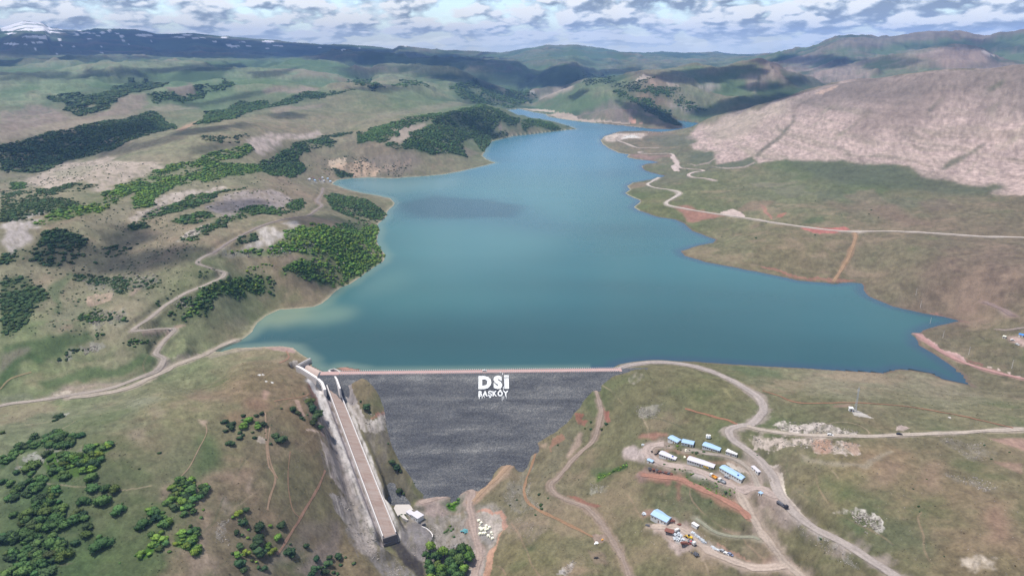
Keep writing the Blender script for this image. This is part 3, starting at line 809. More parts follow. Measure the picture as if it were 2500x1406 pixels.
# farther off: green hollows, browner knolls, dark scrub in the draws
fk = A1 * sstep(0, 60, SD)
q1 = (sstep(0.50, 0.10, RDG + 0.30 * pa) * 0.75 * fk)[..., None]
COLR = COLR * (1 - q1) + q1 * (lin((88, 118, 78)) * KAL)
q2 = (sstep(0.62, 0.95, RDG + 0.35 * fbm(GX / 420, GY / 420, 3, 18)) * 0.6 * fk)[..., None]
COLR = COLR * (1 - q2) + q2 * (lin((156, 138, 120)) * KAL)
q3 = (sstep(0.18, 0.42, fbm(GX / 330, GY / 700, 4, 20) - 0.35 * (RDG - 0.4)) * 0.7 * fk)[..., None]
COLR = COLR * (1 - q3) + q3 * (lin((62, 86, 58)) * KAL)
PINK, SAND, ROCK, WHITE, RED, ORANGE, GREEN, DKGREEN, GREY, DARK, CONC, FOREST = (
    (184, 162, 150), (196, 176, 156), (188, 174, 160), (214, 204, 196), (168, 104, 84), (196, 136, 96), (84, 112, 56), (72, 92, 58), (146, 138, 132), (74, 68, 62), (206, 200, 192), (52, 74, 40))
PATCH = []


def patch(crop, pts, c, a=0.85, warp=4.0, soft=1, tex=0.0):
    PATCH.append((crop, pts, c, a, warp, soft, tex))


# right: the bare pink hillside and what lies on it
HILL = [(420, 790), (500, 700), (700, 640), (1000, 555), (1300, 465), (1700, 425), (2343, 375), (2900, 340), (2900, 1180), (2343, 1130), (2150, 1095), (2205, 1060), (2100, 1062), (1850, 1030), (1780, 1020), (1740, 990), (1690, 965), (1600, 940), (1400, 932),
        (1200, 920), (1000, 905), (900, 930), (820, 950), (790, 900), (600, 930), (560, 880), (500, 860), (430, 840), (470, 800)]
patch('C', HILL, (198, 168, 156), 0.9, 6, 1, -1)
patch('C', [(500, 700), (700, 640), (1000, 560), (1040, 600), (760, 760), (560, 820)], (176, 160, 134), 0.6, 6, 3)
patch('C', [(1020, 570), (1300, 465), (1700, 425), (2343, 375), (2700, 340), (2700, 560), (2343, 590), (2000, 560), (1700, 600), (1450, 640), (1200, 660), (1060, 640)], (128, 114, 104), 0.9, 14, 7)
patch('C', [(1350, 720), (1600, 590), (1900, 540), (2100, 560), (1900, 660), (1600, 760), (1420, 820)], (140, 120, 108), 0.75, 10, 6)
patch('C', [(806, 892), (830, 862), (945, 775), (1022, 690), (1010, 660), (1030, 650), (1040, 690), (960, 790), (850, 870), (815, 905)], (96, 96, 72), 0.75, 1, 1)
patch('C', [(930, 700), (945, 735), (985, 750), (975, 760), (935, 745)], (86, 92, 62), 0.8, 1, 1)
patch('C', [(1330, 745), (1380, 700), (1480, 620), (1490, 625), (1390, 715), (1345, 760)], (120, 108, 88), 0.6, 1, 1)
patch('C', [(1860, 970), (1920, 910), (2040, 868), (2120, 820), (2130, 826), (2040, 880), (1960, 935), (1880, 975)], (104, 106, 76), 0.8, 1, 1)
patch('C', [(1780, 650), (1830, 600), (1900, 552), (1905, 560), (1840, 610), (1800, 650)], (90, 92, 68), 0.8, 1, 1)
patch('C', [(2130, 515), (2220, 465), (2240, 470), (2200, 500), (2150, 520)], (98, 104, 74), 0.8, 1, 1)
patch('C', [(1040, 590), (1000, 640), (1015, 645), (1070, 600)], (110, 100, 80), 0.4, 2, 1)
patch('C', [(1000, 910), (1200, 925), (1550, 940), (1690, 968), (1750, 1010), (1850, 1035), (2100, 1065), (2200, 1050), (2200, 1085), (2100, 1110), (1900, 1120), (1700, 1090), (1500, 1080), (1300, 1060), (1150, 1020), (1040, 970)], (92, 100, 74), 0.75, 5, 3)
patch('C', [(560, 880), (440, 870), (430, 930), (560, 940), (590, 920)], (98, 106, 80), 0.7, 3, 1)
patch('C', [(470, 790), (430, 770), (280, 770), (160, 800), (300, 840), (440, 830)], (104, 110, 84), 0.6, 3, 2)
patch('C', [(600, 935), (790, 902), (800, 945), (700, 965), (560, 955)], (98, 106, 80), 0.7, 3, 1)
for p in ([(410, 935), (470, 945), (540, 930), (580, 905), (575, 915), (540, 940), (470, 952)], [(545, 950), (640, 958), (740, 955), (800, 925), (805, 932), (745, 963), (640, 966)]):
    patch('C', p, PINK, 0.7, 1, 0)
patch('K', [(280, 435), (200, 400), (300, 345), (420, 305), (600, 300), (980, 325), (900, 400), (640, 400), (540, 430), (420, 440)], (212, 190, 172), 0.95, 3, 1, 0.4)
patch('K', [(520, 420), (570, 370), (660, 345), (740, 345), (900, 390), (640, 395)], (226, 220, 210), 0.9, 2, 1)
patch('K', [(590, 700), (830, 655), (1200, 665), (1390, 670), (1400, 700), (1250, 690), (1060, 770), (900, 760), (740, 750)], (158, 124, 112), 0.8, 4, 1)
patch('K', [(1390, 670), (1430, 670), (1540, 900), (1540, 930), (1460, 925), (1380, 860), (1440, 840), (1390, 750)], (214, 190, 180), 0.9, 3, 0)
patch('K', [(610, 1205), (760, 1150), (960, 1130), (1000, 1180), (860, 1240), (720, 1270)], (152, 126, 100), 0.7, 3, 1)
patch('C', [(340, 1190), (430, 1182), (560, 1212), (640, 1238), (560, 1252), (420, 1262), (400, 1222)], (176, 118, 96), 0.85, 4, 1)
patch('C', [(600, 1220), (670, 1200), (720, 1220), (745, 1245), (660, 1240)], (206, 180, 168), 0.9, 3, 0)
patch('C', [(830, 1165), (862, 1180), (872, 1205), (905, 1258), (893, 1258), (850, 1215)], (180, 120, 98), 0.8, 2, 0)
patch('C', [(760, 1160), (840, 1150), (900, 1165), (850, 1195), (720, 1225), (690, 1205)], (152, 122, 98), 0.6, 5, 1)
patch('C', [(930, 1230), (985, 1215), (960, 1245), (925, 1252)], (182, 112, 88), 0.8, 3, 0)
patch('C', [(1060, 1305), (1180, 1300), (1240, 1303), (1310, 1295), (1345, 1318), (1260, 1334), (1140, 1332)], (190, 108, 92), 0.95, 2, 0)
patch('C', [(770, 1052), (900, 1040), (1050, 1045), (950, 1065), (840, 1076)], (138, 130, 100), 0.7, 3, 1)
patch('C', [(1060, 1275), (1120, 1245), (1200, 1240), (1190, 1260), (1110, 1285)], (84, 104, 62), 0.6, 4, 1)
patch('C', [(1400, 1180), (1600, 1160), (1800, 1280), (1820, 1310), (1700, 1290), (1550, 1250)], (140, 112, 92), 0.6, 7, 3)
patch('C', [(1200, 1140), (1450, 1170), (1400, 1230), (1250, 1190)], (138, 112, 92), 0.5, 7, 3)
for k in range(5):      # old field strips
    x, y = 900 + 210 * k, 1080 + 18 * k
    patch('C', [(x, y), (x + 150, y - 15), (x + 260, y + 30), (x + 90, y + 55)], [(132, 126, 98), (104, 108, 80), (138, 118, 96), (106, 110, 82), (126, 108, 90)][k], 0.5, 4, 1)
# red and pale shore bands on the right
patch('O', [(1850, 652), (1930, 676), (2030, 688), (2100, 688), (2060, 681), (1950, 672), (1880, 655)], (170, 112, 88), 0.7, 2, 0)
patch('O', [(1662, 612), (1700, 598), (1760, 606), (1720, 625), (1740, 636), (1690, 630)], (146, 128, 92), 0.6, 3, 1)
patch('U', [(480, 175), (600, 170), (730, 215), (900, 260), (1150, 320), (1160, 335), (950, 290), (740, 245), (600, 205)], (160, 110, 92), 0.8, 1, 0)
patch('U', [(260, 545), (350, 545), (560, 690), (650, 770), (900, 890), (1100, 980), (1060, 990), (800, 890), (560, 770), (330, 660)], (204, 160, 152), 0.9, 2, 0)
patch('U', [(1050, 940), (1250, 1010), (1420, 1060), (1380, 1090), (1180, 1020)], (146, 92, 82), 0.7, 2, 0)
patch('U', [(1690, 90), (1830, 110), (1990, 200), (1960, 245), (1830, 260), (1720, 160)], (154, 136, 126), 0.8, 3, 1, 0.3)
patch('U', [(1850, 560), (2000, 540), (2150, 600), (2150, 760), (2000, 660), (1880, 620)], (200, 164, 152), 0.85, 3, 1)
patch('U', [(1330, 565), (1440, 605), (1420, 615), (1340, 580)], DARK, 0.8, 0, 0)
for c in ((1510, 1110), (1680, 1150), (1850, 1195), (2010, 1240)):
    patch('U', [(c[0] - 45, c[1] + 5), (c[0], c[1] - 20), (c[0] + 40, c[1] + 5), (c[0], c[1] + 18)], (206, 178, 166), 0.9, 1, 0)
patch('U', [(300, 650), (370, 620), (500, 740), (700, 850), (900, 960), (860, 970), (600, 850), (400, 790), (290, 720)], (138, 122, 86), 0.6, 2, 1)

# right near: rock outcrops, road cuts, worn ground
patch('H', [(470, 692), (520, 665), (600, 655), (690, 655), (800, 680), (940, 712), (800, 716), (600, 712)], (206, 190, 178), 0.95, 5, 0, 0.7)
patch('H', [(355, 722), (500, 727), (700, 740), (900, 765), (905, 800), (750, 815), (600, 790), (450, 795), (370, 765)], (198, 178, 162), 0.9, 7, 0, 0.9)
patch('H', [(640, 765), (760, 750), (770, 790), (740, 815), (660, 790)], (188, 136, 104), 0.7, 5, 1)
patch('H', [(800, 760), (890, 755), (900, 800), (860, 812)], (196, 158, 130), 0.7, 4, 0)
patch('H', [(755, 1078), (830, 1060), (900, 1090), (1000, 1118), (1000, 1150), (930, 1140), (850, 1115)], (198, 188, 174), 0.9, 6, 0, 0.9)
patch('H', [(925, 1160), (1000, 1150), (995, 1205), (950, 1208)], (204, 194, 184), 0.8, 5, 0, 0.8)
patch('H', [(1385, 1320), (1500, 1290), (1560, 1345), (1480, 1385), (1400, 1370)], (198, 180, 158), 0.85, 7, 1, 0.6)
patch('H', [(1480, 1150), (1560, 1050), (1630, 1080), (1610, 1200), (1520, 1225)], (168, 128, 102), 0.7, 10, 4)
patch('H', [(1240, 850), (1300, 870), (1290, 980), (1180, 1010), (1200, 900)], (156, 124, 100), 0.5, 10, 4)
patch('H', [(900, 940), (1060, 820), (1100, 880), (1000, 1000), (880, 1040)], (156, 128, 102), 0.5, 12, 4)
patch('H', [(600, 820), (720, 850), (900, 860), (1040, 790), (1050, 800), (920, 880), (730, 875), (610, 850)], (166, 152, 126), 0.6, 3, 1)
patch('H', [(560, 960), (700, 1010), (820, 1050), (700, 1060), (580, 1010)], (158, 136, 104), 0.5, 8, 3)
patch('H', [(1520, 735), (1693, 735), (1740, 800), (1600, 765)], (180, 136, 120), 0.7, 4, 1)
patch('H', [(1540, 850), (1693, 870), (1693, 910), (1600, 880)], (172, 132, 112), 0.6, 4, 1)
patch('H', [(1280, 730), (1500, 760), (1560, 840), (1440, 850), (1330, 770)], (142, 132, 114), 0.5, 8, 1, 0.8)
patch('H', [(1290, 910), (1450, 920), (1580, 970), (1520, 1000), (1400, 960)], (136, 126, 112), 0.5, 8, 1, 0.9)
patch('H', [(490, 905), (515, 905), (530, 960), (545, 1020), (590, 1075), (655, 1142), (640, 1142), (580, 1090), (535, 1050), (515, 1000)], (216, 200, 178), 0.95, 1, 0)
patch('H', [(430, 850), (510, 875), (460, 885)], (206, 190, 176), 0.8, 3, 0)
patch('H', [(840, 590), (860, 590), (960, 640), (940, 640), (870, 625)], (206, 196, 186), 0.8, 2, 0)
patch('H', [(750, 575), (860, 572), (850, 585), (760, 585)], (166, 126, 108), 0.6, 3, 1)
patch('H', [(1070, 680), (1100, 670), (1145, 685), (1110, 700), (1075, 697)], (202, 176, 162), 0.9, 2, 0)
patch('H', [(1320, 632), (1340, 632), (1335, 640)], WHITE, 0.9, 1, 0)
patch('H', [(215, 487), (235, 487), (285, 550), (255, 555), (250, 520)], (158, 148, 96), 0.6, 3, 1)
patch('H', [(230, 380), (500, 400), (520, 440), (350, 440)], (100, 116, 72), 0.6, 6, 2)
patch('H', [(540, 1120), (700, 1180), (860, 1300), (900, 1380), (800, 1340), (660, 1240)], (150, 144, 136), 0.8, 6, 0, 1.0)
patch('H', [(420, 1060), (500, 1050), (560, 1150), (540, 1240), (460, 1180)], (164, 138, 124), 0.6, 8, 2)
patch('H', [(780, 1110), (900, 1150), (920, 1210), (880, 1240), (800, 1200)], (82, 104, 60), 0.5, 6, 2)
patch('H', [(1060, 1150), (1300, 1250), (1280, 1330), (1050, 1290), (900, 1240)], (92, 100, 68), 0.45, 10, 4)
# camp
patch('G', [(75, 330), (110, 270), (190, 250), (260, 330), (240, 380), (150, 390), (90, 370)], (198, 174, 164), 0.9, 4, 1, 0.2)
patch('G', [(220, 170), (360, 130), (470, 140), (470, 180), (340, 190), (210, 185)], (172, 116, 96), 0.8, 3, 1)
patch('G', [(290, 390), (300, 350), (430, 380), (650, 440), (900, 500), (1090, 610), (1280, 600), (1290, 630), (1100, 660), (980, 610), (830, 540), (600, 450), (400, 420)], (196, 178, 168), 1.0, 3, 1)
patch('G', [(330, 300), (430, 290), (620, 320), (760, 350), (930, 390), (1050, 430), (1220, 540), (1180, 540), (1030, 450), (880, 405), (700, 370), (500, 320), (380, 330)], (182, 134, 108), 0.8, 4, 1)
patch('G', [(940, 400), (1090, 460), (1180, 500), (1200, 530), (1120, 510), (1000, 440)], (214, 196, 178), 0.8, 3, 0)
patch('G', [(180, 500), (260, 440), (320, 430), (520, 490), (560, 540), (420, 560), (260, 540)], (158, 122, 112), 0.8, 4, 1)
patch('G', [(280, 545), (420, 555), (520, 560), (500, 600), (380, 590)], (150, 96, 84), 0.7, 4, 1)
patch('G', [(540, 590), (610, 560), (600, 640), (580, 720), (545, 720), (570, 640)], (150, 96, 80), 0.6, 2, 1)
patch('G', [(540, 430), (700, 470), (860, 540), (1000, 620), (1090, 660), (1050, 740), (920, 690), (720, 590), (560, 510)], (96, 100, 80), 0.6, 5, 1, 0.8)
patch('G', [(1290, 590), (1390, 590), (1400, 650), (1310, 650)], (186, 160, 150), 0.8, 3, 1)
patch('G', [(480, 220), (700, 260), (960, 320), (1120, 380), (1200, 450), (1150, 450), (1000, 370), (760, 320), (560, 290), (470, 250)], (96, 100, 66), 0.6, 4, 1)
patch('G', [(230, 850), (330, 790), (440, 830), (330, 840), (240, 880)], (166, 124, 108), 0.8, 4, 1)
patch('G', [(310, 940), (480, 955), (640, 940), (680, 1000), (720, 1100), (700, 1150), (560, 1200), (530, 1130), (440, 1060), (350, 1000)], (190, 166, 154), 0.85, 5, 1)
patch('G', [(520, 1010), (590, 990), (660, 1080), (620, 1130), (540, 1080)], (184, 180, 178), 0.8, 3, 0, 0.5)
patch('G', [(690, 1010), (800, 1080), (900, 1160), (1000, 1210), (960, 1220), (830, 1160), (720, 1070)], (166, 166, 166), 0.8, 3, 0, 0.7)
patch('G', [(900, 1120), (1060, 1190), (1220, 1250), (1200, 1270), (1040, 1220), (920, 1160)], (184, 136, 110), 0.7, 3, 0)
patch('G', [(1300, 1250), (1380, 1220), (1460, 1280), (1400, 1300), (1310, 1290)], (176, 140, 118), 0.7, 4, 1)
patch('G', [(930, 990), (1000, 970), (1140, 1010), (1130, 1030), (1000, 1020)], (182, 150, 130), 0.6, 3, 1)
patch('G', [(1230, 840), (1400, 870), (1500, 960), (1480, 1080), (1380, 1000), (1290, 930)], (158, 138, 122), 0.6, 6, 2)
patch('G', [(1500, 860), (1680, 960), (1821, 1040), (1821, 1120), (1700, 1050), (1560, 960)], (146, 140, 132), 0.5, 6, 0, 1.0)

# dam surroundings
patch('E', [(228, 300), (250, 292), (300, 300), (345, 440), (420, 600), (520, 860), (600, 1070), (640, 1190), (600, 1170), (520, 1010), (430, 800), (360, 640), (300, 470), (258, 360)], (158, 150, 148), 0.9, 3, 1, 0.5)
patch('E', [(238, 298), (262, 300), (330, 440), (400, 570), (445, 680), (440, 690), (392, 620), (330, 510), (270, 380)], (214, 206, 202), 0.9, 3, 0, 0.2)
patch('E', [(300, 620), (370, 690), (440, 800), (470, 870), (500, 960), (430, 930), (380, 850), (330, 720)], (178, 160, 150), 0.85, 6, 0, 0.7)
patch('E', [(350, 930), (430, 950), (520, 1000), (590, 1100), (640, 1230), (580, 1200), (470, 1150), (390, 1060)], (170, 158, 150), 0.85, 7, 0, 0.9)
patch('E', [(470, 1140), (580, 1190), (700, 1270), (780, 1330), (860, 1420), (860, 1500), (680, 1440), (600, 1340), (500, 1240), (450, 1180)], (136, 128, 124), 0.85, 5, 1, 0.6)
patch('E', [(300, 480), (290, 400), (240, 310), (230, 310), (250, 370), (330, 600), (345, 640), (310, 600)], (158, 108, 82), 0.7, 2, 0)
patch('E', [(450, 1150), (380, 1120), (300, 1230), (200, 1350), (150, 1420), (330, 1420), (380, 1280)], (150, 132, 120), 0.7, 6, 2)
patch('E', [(440, 300), (480, 340), (510, 420), (560, 500), (620, 500), (680, 475), (690, 540), (640, 600), (560, 590), (500, 520), (460, 420)], (206, 192, 182), 0.85, 4, 0, 0.6)
patch('E', [(590, 498), (650, 480), (690, 470), (686, 490), (640, 500)], (180, 120, 92), 0.8, 2, 0)
patch('E', [(560, 590), (690, 560), (700, 640), (690, 760), (640, 800), (600, 700)], (128, 118, 108), 0.7, 5, 1, 0.5)
patch('E', [(640, 780), (720, 790), (800, 860), (850, 960), (760, 960), (690, 900)], (112, 104, 84), 0.7, 4, 1)
patch('E', [(385, 250), (440, 250), (470, 300), (520, 420), (470, 420), (420, 330)], (166, 154, 150), 0.85, 2, 0)
patch('J', [(1600, 480), (1680, 445), (1900, 450), (2200, 500), (2390, 550), (2050, 590), (1700, 590)], (186, 130, 108), 0.9, 2, 0)
patch('J', [(1220, 560), (1450, 490), (1700, 600), (1680, 660), (1440, 620)], (186, 182, 176), 0.8, 2, 0)
patch('E', [(90, 95), (150, 100), (165, 135), (110, 140)], (184, 134, 120), 0.85, 3, 0)
patch('J', [(80, 300), (250, 290), (350, 380), (350, 500), (250, 520), (130, 400)], (204, 190, 178), 0.8, 3, 0)
patch('D', [(1500, 1045), (1640, 1032), (1700, 1060), (1680, 1080), (1600, 1070)], (186, 150, 136), 0.8, 3, 0)
# valley floor
patch('E', [(850, 985), (1000, 950), (1150, 940), (1180, 1000), (1340, 1020), (1330, 1120), (1290, 1250), (1240, 1406), (900, 1406), (880, 1300), (790, 1240), (740, 1130), (830, 1020)], (158, 146, 136), 0.85, 4, 2, 0.6)
patch('I', [(760, 250), (900, 280), (1100, 330), (1240, 420), (1150, 520), (980, 560), (850, 480), (800, 360)], (178, 152, 142), 0.8, 4, 1, 0.3)
patch('E', [(860, 975), (1000, 928), (1140, 895), (1190, 905), (1180, 935), (1120, 930), (1000, 960), (880, 1000)], (178, 142, 130), 0.85, 3, 1)
patch('E', [(980, 1010), (1060, 970), (1130, 965), (1090, 1020), (1020, 1030)], (112, 112, 88), 0.7, 4, 1, 0.5)
patch('I', [(500, 700), (700, 640), (830, 640), (960, 760), (980, 850), (860, 990), (830, 1140), (700, 1120), (560, 960), (480, 800)], (138, 130, 130), 0.85, 3, 1, 0.4)
patch('I', [(230, 850), (440, 775), (560, 940), (700, 1060), (830, 1180), (860, 1420), (760, 1420), (600, 1250), (400, 1020)], (66, 60, 60), 0.95, 3, 1, 0.2)
patch('I', [(820, 630), (870, 640), (980, 740), (1010, 820), (960, 930), (900, 990), (850, 1010), (870, 960), (950, 850), (960, 790), (900, 700)], (70, 72, 60), 0.85, 1, 0)
patch('I', [(900, 640), (1000, 620), (1080, 760), (1050, 900), (980, 960), (960, 930), (1010, 830), (980, 730)], (176, 164, 152), 0.7, 4, 0, 0.8)
patch('I', [(1200, 930), (1340, 860), (1400, 920), (1300, 1090), (1180, 1080)], (166, 162, 160), 0.8, 4, 0, 0.9)
patch('I', [(1640, 440), (1780, 390), (1900, 440), (2000, 400), (2100, 520), (2120, 640), (2010, 700), (1960, 820), (1900, 960), (1830, 1000), (1780, 800), (1650, 760), (1600, 600)], (196, 180, 166), 0.85, 3, 1, 0.4)
patch('I', [(1600, 580), (1750, 600), (1880, 700), (1930, 860), (1840, 940), (1700, 800), (1630, 760)], (140, 136, 132), 0.8, 3, 1, 0.2)
patch('I', [(1640, 440), (1790, 380), (1900, 430), (2000, 390), (2090, 490), (2140, 630), (2060, 690), (2040, 560), (1980, 440), (1880, 470), (1760, 430)], (196, 138, 108), 0.8, 3, 0)
patch('I', [(2060, 680), (2000, 800), (1950, 960), (1920, 1080), (1890, 1250), (1850, 1406), (1740, 1406), (1800, 1200), (1820, 1050), (1930, 940), (1990, 760)], (200, 146, 112), 0.85, 3, 0)
patch('I', [(1560, 1000), (1760, 1000), (1760, 1250), (1700, 1420), (1500, 1420), (1600, 1200)], (196, 180, 168), 0.85, 2, 1)
patch('E', [(1180, 930), (1240, 900), (1330, 820), (1420, 745), (1520, 680), (1590, 650), (1580, 680), (1500, 720), (1400, 800), (1280, 910), (1200, 990), (1160, 1010)], (186, 154, 124), 0.8, 4, 1, 0.3)
patch('E', [(1500, 690), (1540, 690), (1510, 790), (1460, 860), (1450, 930), (1380, 950), (1440, 840)], (142, 134, 114), 0.7, 4, 0, 0.7)
patch('E', [(1740, 480), (1800, 490), (1780, 520), (1820, 530), (1800, 560), (1760, 540)], (158, 92, 72), 0.75, 2, 0)
patch('E', [(1900, 450), (1945, 470), (1950, 540), (1930, 550), (1910, 500)], (166, 92, 76), 0.75, 2, 0)
patch('E', [(1740, 640), (1780, 590), (1800, 610), (1770, 680), (1720, 740), (1700, 720)], (190, 158, 138), 0.7, 3, 1)
patch('E', [(1610, 690), (1700, 560), (1760, 520), (1790, 560), (1720, 700), (1640, 820), (1560, 880)], (116, 112, 84), 0.5, 5, 1, 0.4)
patch('E', [(1620, 620), (1670, 600), (1690, 640), (1600, 690)], (166, 112, 84), 0.7, 4, 0)
patch('E', [(1700, 950), (1780, 960), (1900, 1020), (1880, 1030), (1760, 990)], (158, 98, 76), 0.8, 2, 0)
patch('E', [(2020, 700), (2088, 670), (2150, 690), (2150, 760), (2060, 750)], (196, 176, 168), 0.85, 3, 1, 0.3)
patch('E', [(1640, 1380), (1740, 1310), (1760, 1320), (1700, 1400)], (190, 180, 174), 0.8, 4, 0, 0.8)
patch('E', [(1680, 1340), (1840, 1370), (1920, 1406), (1700, 1406)], (160, 132, 100), 0.6, 6, 2)
patch('E', [(1830, 1260), (1900, 1270), (1940, 1340), (1860, 1330)], (148, 122, 102), 0.6, 5, 1)
patch('E', [(1840, 1180), (1920, 1180), (1915, 1215), (1860, 1230)], (176, 146, 128), 0.8, 3, 0)
patch('E', [(1470, 1240), (1530, 1230), (1520, 1280), (1470, 1290)], (86, 104, 64), 0.6, 4, 2)
patch('E', [(1380, 860), (1500, 850), (1500, 950), (1560, 1020), (1420, 1050), (1340, 980)], (140, 132, 112), 0.6, 7, 0, 0.9)
patch('E', [(1370, 1060), (1500, 1080), (1600, 1140), (1500, 1200), (1380, 1150)], (142, 124, 104), 0.5, 8, 1, 0.7)
patch('E', [(1830, 890), (1920, 900), (1930, 930), (1840, 930)], (150, 146, 130), 0.6, 4, 0, 1.0)
patch('O', [(1440, 1150), (1530, 1130), (1500, 1150), (1450, 1165)], (84, 100, 58), 0.6, 3, 1)
patch('O', [(1560, 995), (1620, 990), (1600, 1020), (1560, 1015)], (160, 152, 138), 0.6, 4, 0, 1.0)
patch('O', [(1530, 925), (1560, 905), (1580, 915), (1550, 935)], (164, 154, 136), 0.5, 4, 0, 1.0)

# left near
for x, y, w_ in ((1762, 42, 12), (1784, 40, 9), (1806, 84, 7), (1847, 92, 10)):
    patch('F', [(x - w_, y), (x, y - 6), (x + w_, y), (x, y + 7)], (236, 232, 226), 1.0, 0, 0)
patch('F', [(1330, 430), (1440, 440), (1520, 590), (1440, 730), (1330, 780), (1310, 680), (1360, 560)], (86, 112, 58), 0.75, 5, 4)
patch('F', [(1340, 345), (1410, 345), (1390, 390)], (196, 166, 140), 0.8, 2, 1)
patch('F', [(1450, 700), (1560, 660), (1700, 690), (1640, 740), (1500, 760), (1380, 860), (1300, 940), (1270, 940), (1380, 800)], (172, 140, 116), 0.6, 7, 3)
patch('F', [(1340, 1150), (1420, 1050), (1440, 1060), (1390, 1180), (1460, 1260), (1480, 1406), (1290, 1406), (1310, 1290), (1200, 1260), (1190, 1240), (1330, 1240)], (176, 150, 126), 0.65, 7, 3, 0.3)
patch('F', [(1060, 880), (1110, 790), (1200, 740), (1180, 790), (1130, 830), (1090, 890)], (176, 148, 122), 0.65, 5, 2)
patch('F', [(1380, 920), (1430, 930), (1400, 1100), (1370, 1070)], (172, 140, 116), 0.5, 5, 2)
patch('F', [(860, 420), (960, 430), (1010, 480), (940, 520), (880, 480)], (168, 148, 122), 0.55, 8, 3)
patch('F', [(1000, 290), (1100, 270), (1160, 300), (1100, 330)], (164, 146, 118), 0.5, 8, 3)
patch('F', [(860, 200), (1000, 180), (1110, 210), (1060, 250), (900, 250)], (142, 142, 112), 0.6, 8, 3)
patch('F', [(1240, 160), (1450, 140), (1600, 200), (1500, 220), (1300, 200)], (148, 120, 96), 0.5, 8, 3)
patch('F', [(1620, 220), (1780, 190), (1860, 240), (1760, 270), (1640, 260)], (158, 118, 92), 0.6, 6, 3)
patch('F', [(1480, 320), (1640, 310), (1830, 290), (1830, 330), (1700, 340), (1560, 350)], (156, 116, 88), 0.5, 6, 3)
patch('F', [(1790, 150), (1830, 160), (1810, 210), (1780, 200)], (186, 146, 124), 0.7, 3, 1)
patch('F', [(1740, 430), (1830, 470), (1800, 500), (1730, 470)], (190, 172, 158), 0.6, 3, 0)
patch('F', [(2000, 220), (2030, 215), (2070, 310), (2050, 320)], (184, 150, 128), 0.8, 2, 0)
patch('F', [(2060, 410), (2110, 400), (2180, 430), (2120, 420)], (200, 170, 150), 0.8, 1, 0)
patch('F', [(1660, 830), (1700, 730), (1720, 730), (1690, 850)], (186, 158, 134), 0.6, 2, 1)
patch('F', [(1490, 880), (1540, 870), (1560, 940), (1500, 960)], (160, 144, 124), 0.6, 6, 1, 0.6)
patch('F', [(1470, 1060), (1540, 1030), (1560, 1100), (1500, 1180), (1460, 1150)], (166, 158, 146), 0.5, 6, 0, 1.0)
patch('F', [(150, 600), (240, 580), (300, 600), (250, 660), (140, 640)], (160, 156, 146), 0.7, 5, 0, 0.9)
patch('F', [(90, 690), (160, 680), (150, 720), (90, 720)], (164, 160, 152), 0.7, 5, 0, 0.9)
patch('F', [(300, 540), (480, 540), (620, 500), (640, 540), (480, 580), (360, 590)], (146, 142, 128), 0.6, 5, 0, 0.8)
patch('F', [(20, 1140), (110, 1150), (100, 1190), (30, 1180)], (164, 160, 152), 0.7, 5, 0, 0.9)
patch('F', [(150, 1010), (260, 1010), (250, 1070), (160, 1060)], (140, 138, 124), 0.6, 5, 0, 0.9)
patch('F', [(400, 300), (490, 285), (440, 320)], (166, 162, 152), 0.8, 3, 0, 0.8)
patch('F', [(500, 1270), (640, 1240), (650, 1310), (520, 1320)], (104, 126, 62), 0.6, 5, 2)
patch('F', [(330, 1330), (640, 1330), (700, 1406), (320, 1406)], (82, 104, 56), 0.5, 8, 4)
patch('F', [(200, 780), (460, 790), (440, 830), (330, 840)], (88, 106, 62), 0.6, 5, 2)
patch('F', [(1840, 1380), (1900, 1300), (2000, 1310), (1950, 1350)], (98, 112, 66), 0.6, 5, 2)
patch('F', [(2130, 1000), (2260, 980), (2200, 1100), (2000, 1290), (1820, 1406), (1700, 1406), (1900, 1240)], (150, 134, 120), 0.45, 6, 2)

# left bank: fields, lava-pale benches, worn slopes
patch('D', [(0, 1040), (200, 990), (400, 948), (545, 968), (545, 1000), (430, 1030), (350, 1080), (250, 1110), (110, 1170), (40, 1240), (0, 1290)], (78, 104, 54), 0.8, 4, 1)
patch('D', [(0, 1100), (120, 1045), (170, 1060), (150, 1100), (60, 1150), (0, 1190)], (136, 126, 104), 0.75, 3, 1)
patch('D', [(20, 1190), (80, 1140), (180, 1100), (280, 1090), (120, 1170), (100, 1220), (20, 1270), (0, 1260)], (72, 100, 50), 0.7, 3, 1)
patch('D', [(220, 1260), (450, 1200), (700, 1130), (870, 1085), (900, 1110), (850, 1150), (700, 1190), (480, 1260), (280, 1290)], (86, 112, 58), 0.8, 4, 1)
patch('D', [(0, 1320), (250, 1310), (600, 1250), (820, 1180), (840, 1200), (600, 1270), (300, 1330), (0, 1370)], (124, 128, 98), 0.6, 4, 1)
patch('D', [(120, 1350), (330, 1300), (560, 1260), (720, 1240), (600, 1280), (420, 1310), (200, 1350)], (176, 150, 132), 0.7, 3, 1, 0.3)
patch('D', [(300, 1320), (380, 1298), (440, 1300), (370, 1325)], (204, 186, 162), 0.8, 2, 0)
patch('D', [(850, 1200), (960, 1140), (990, 1160), (880, 1210), (800, 1230)], (124, 118, 112), 0.8, 2, 0, 0.5)
patch('D', [(980, 1130), (1060, 1090), (1100, 1100), (1180, 1070), (1180, 1085), (1040, 1130)], (178, 158, 140), 0.7, 3, 0, 0.5)
patch('D', [(1180, 1080), (1260, 1035), (1345, 1008), (1350, 1018), (1270, 1060), (1200, 1088)], (182, 176, 168), 0.8, 2, 0)
patch('D', [(1180, 1100), (1300, 1065), (1500, 1045), (1500, 1060), (1320, 1080), (1200, 1115)], (178, 160, 140), 0.6, 2, 1)
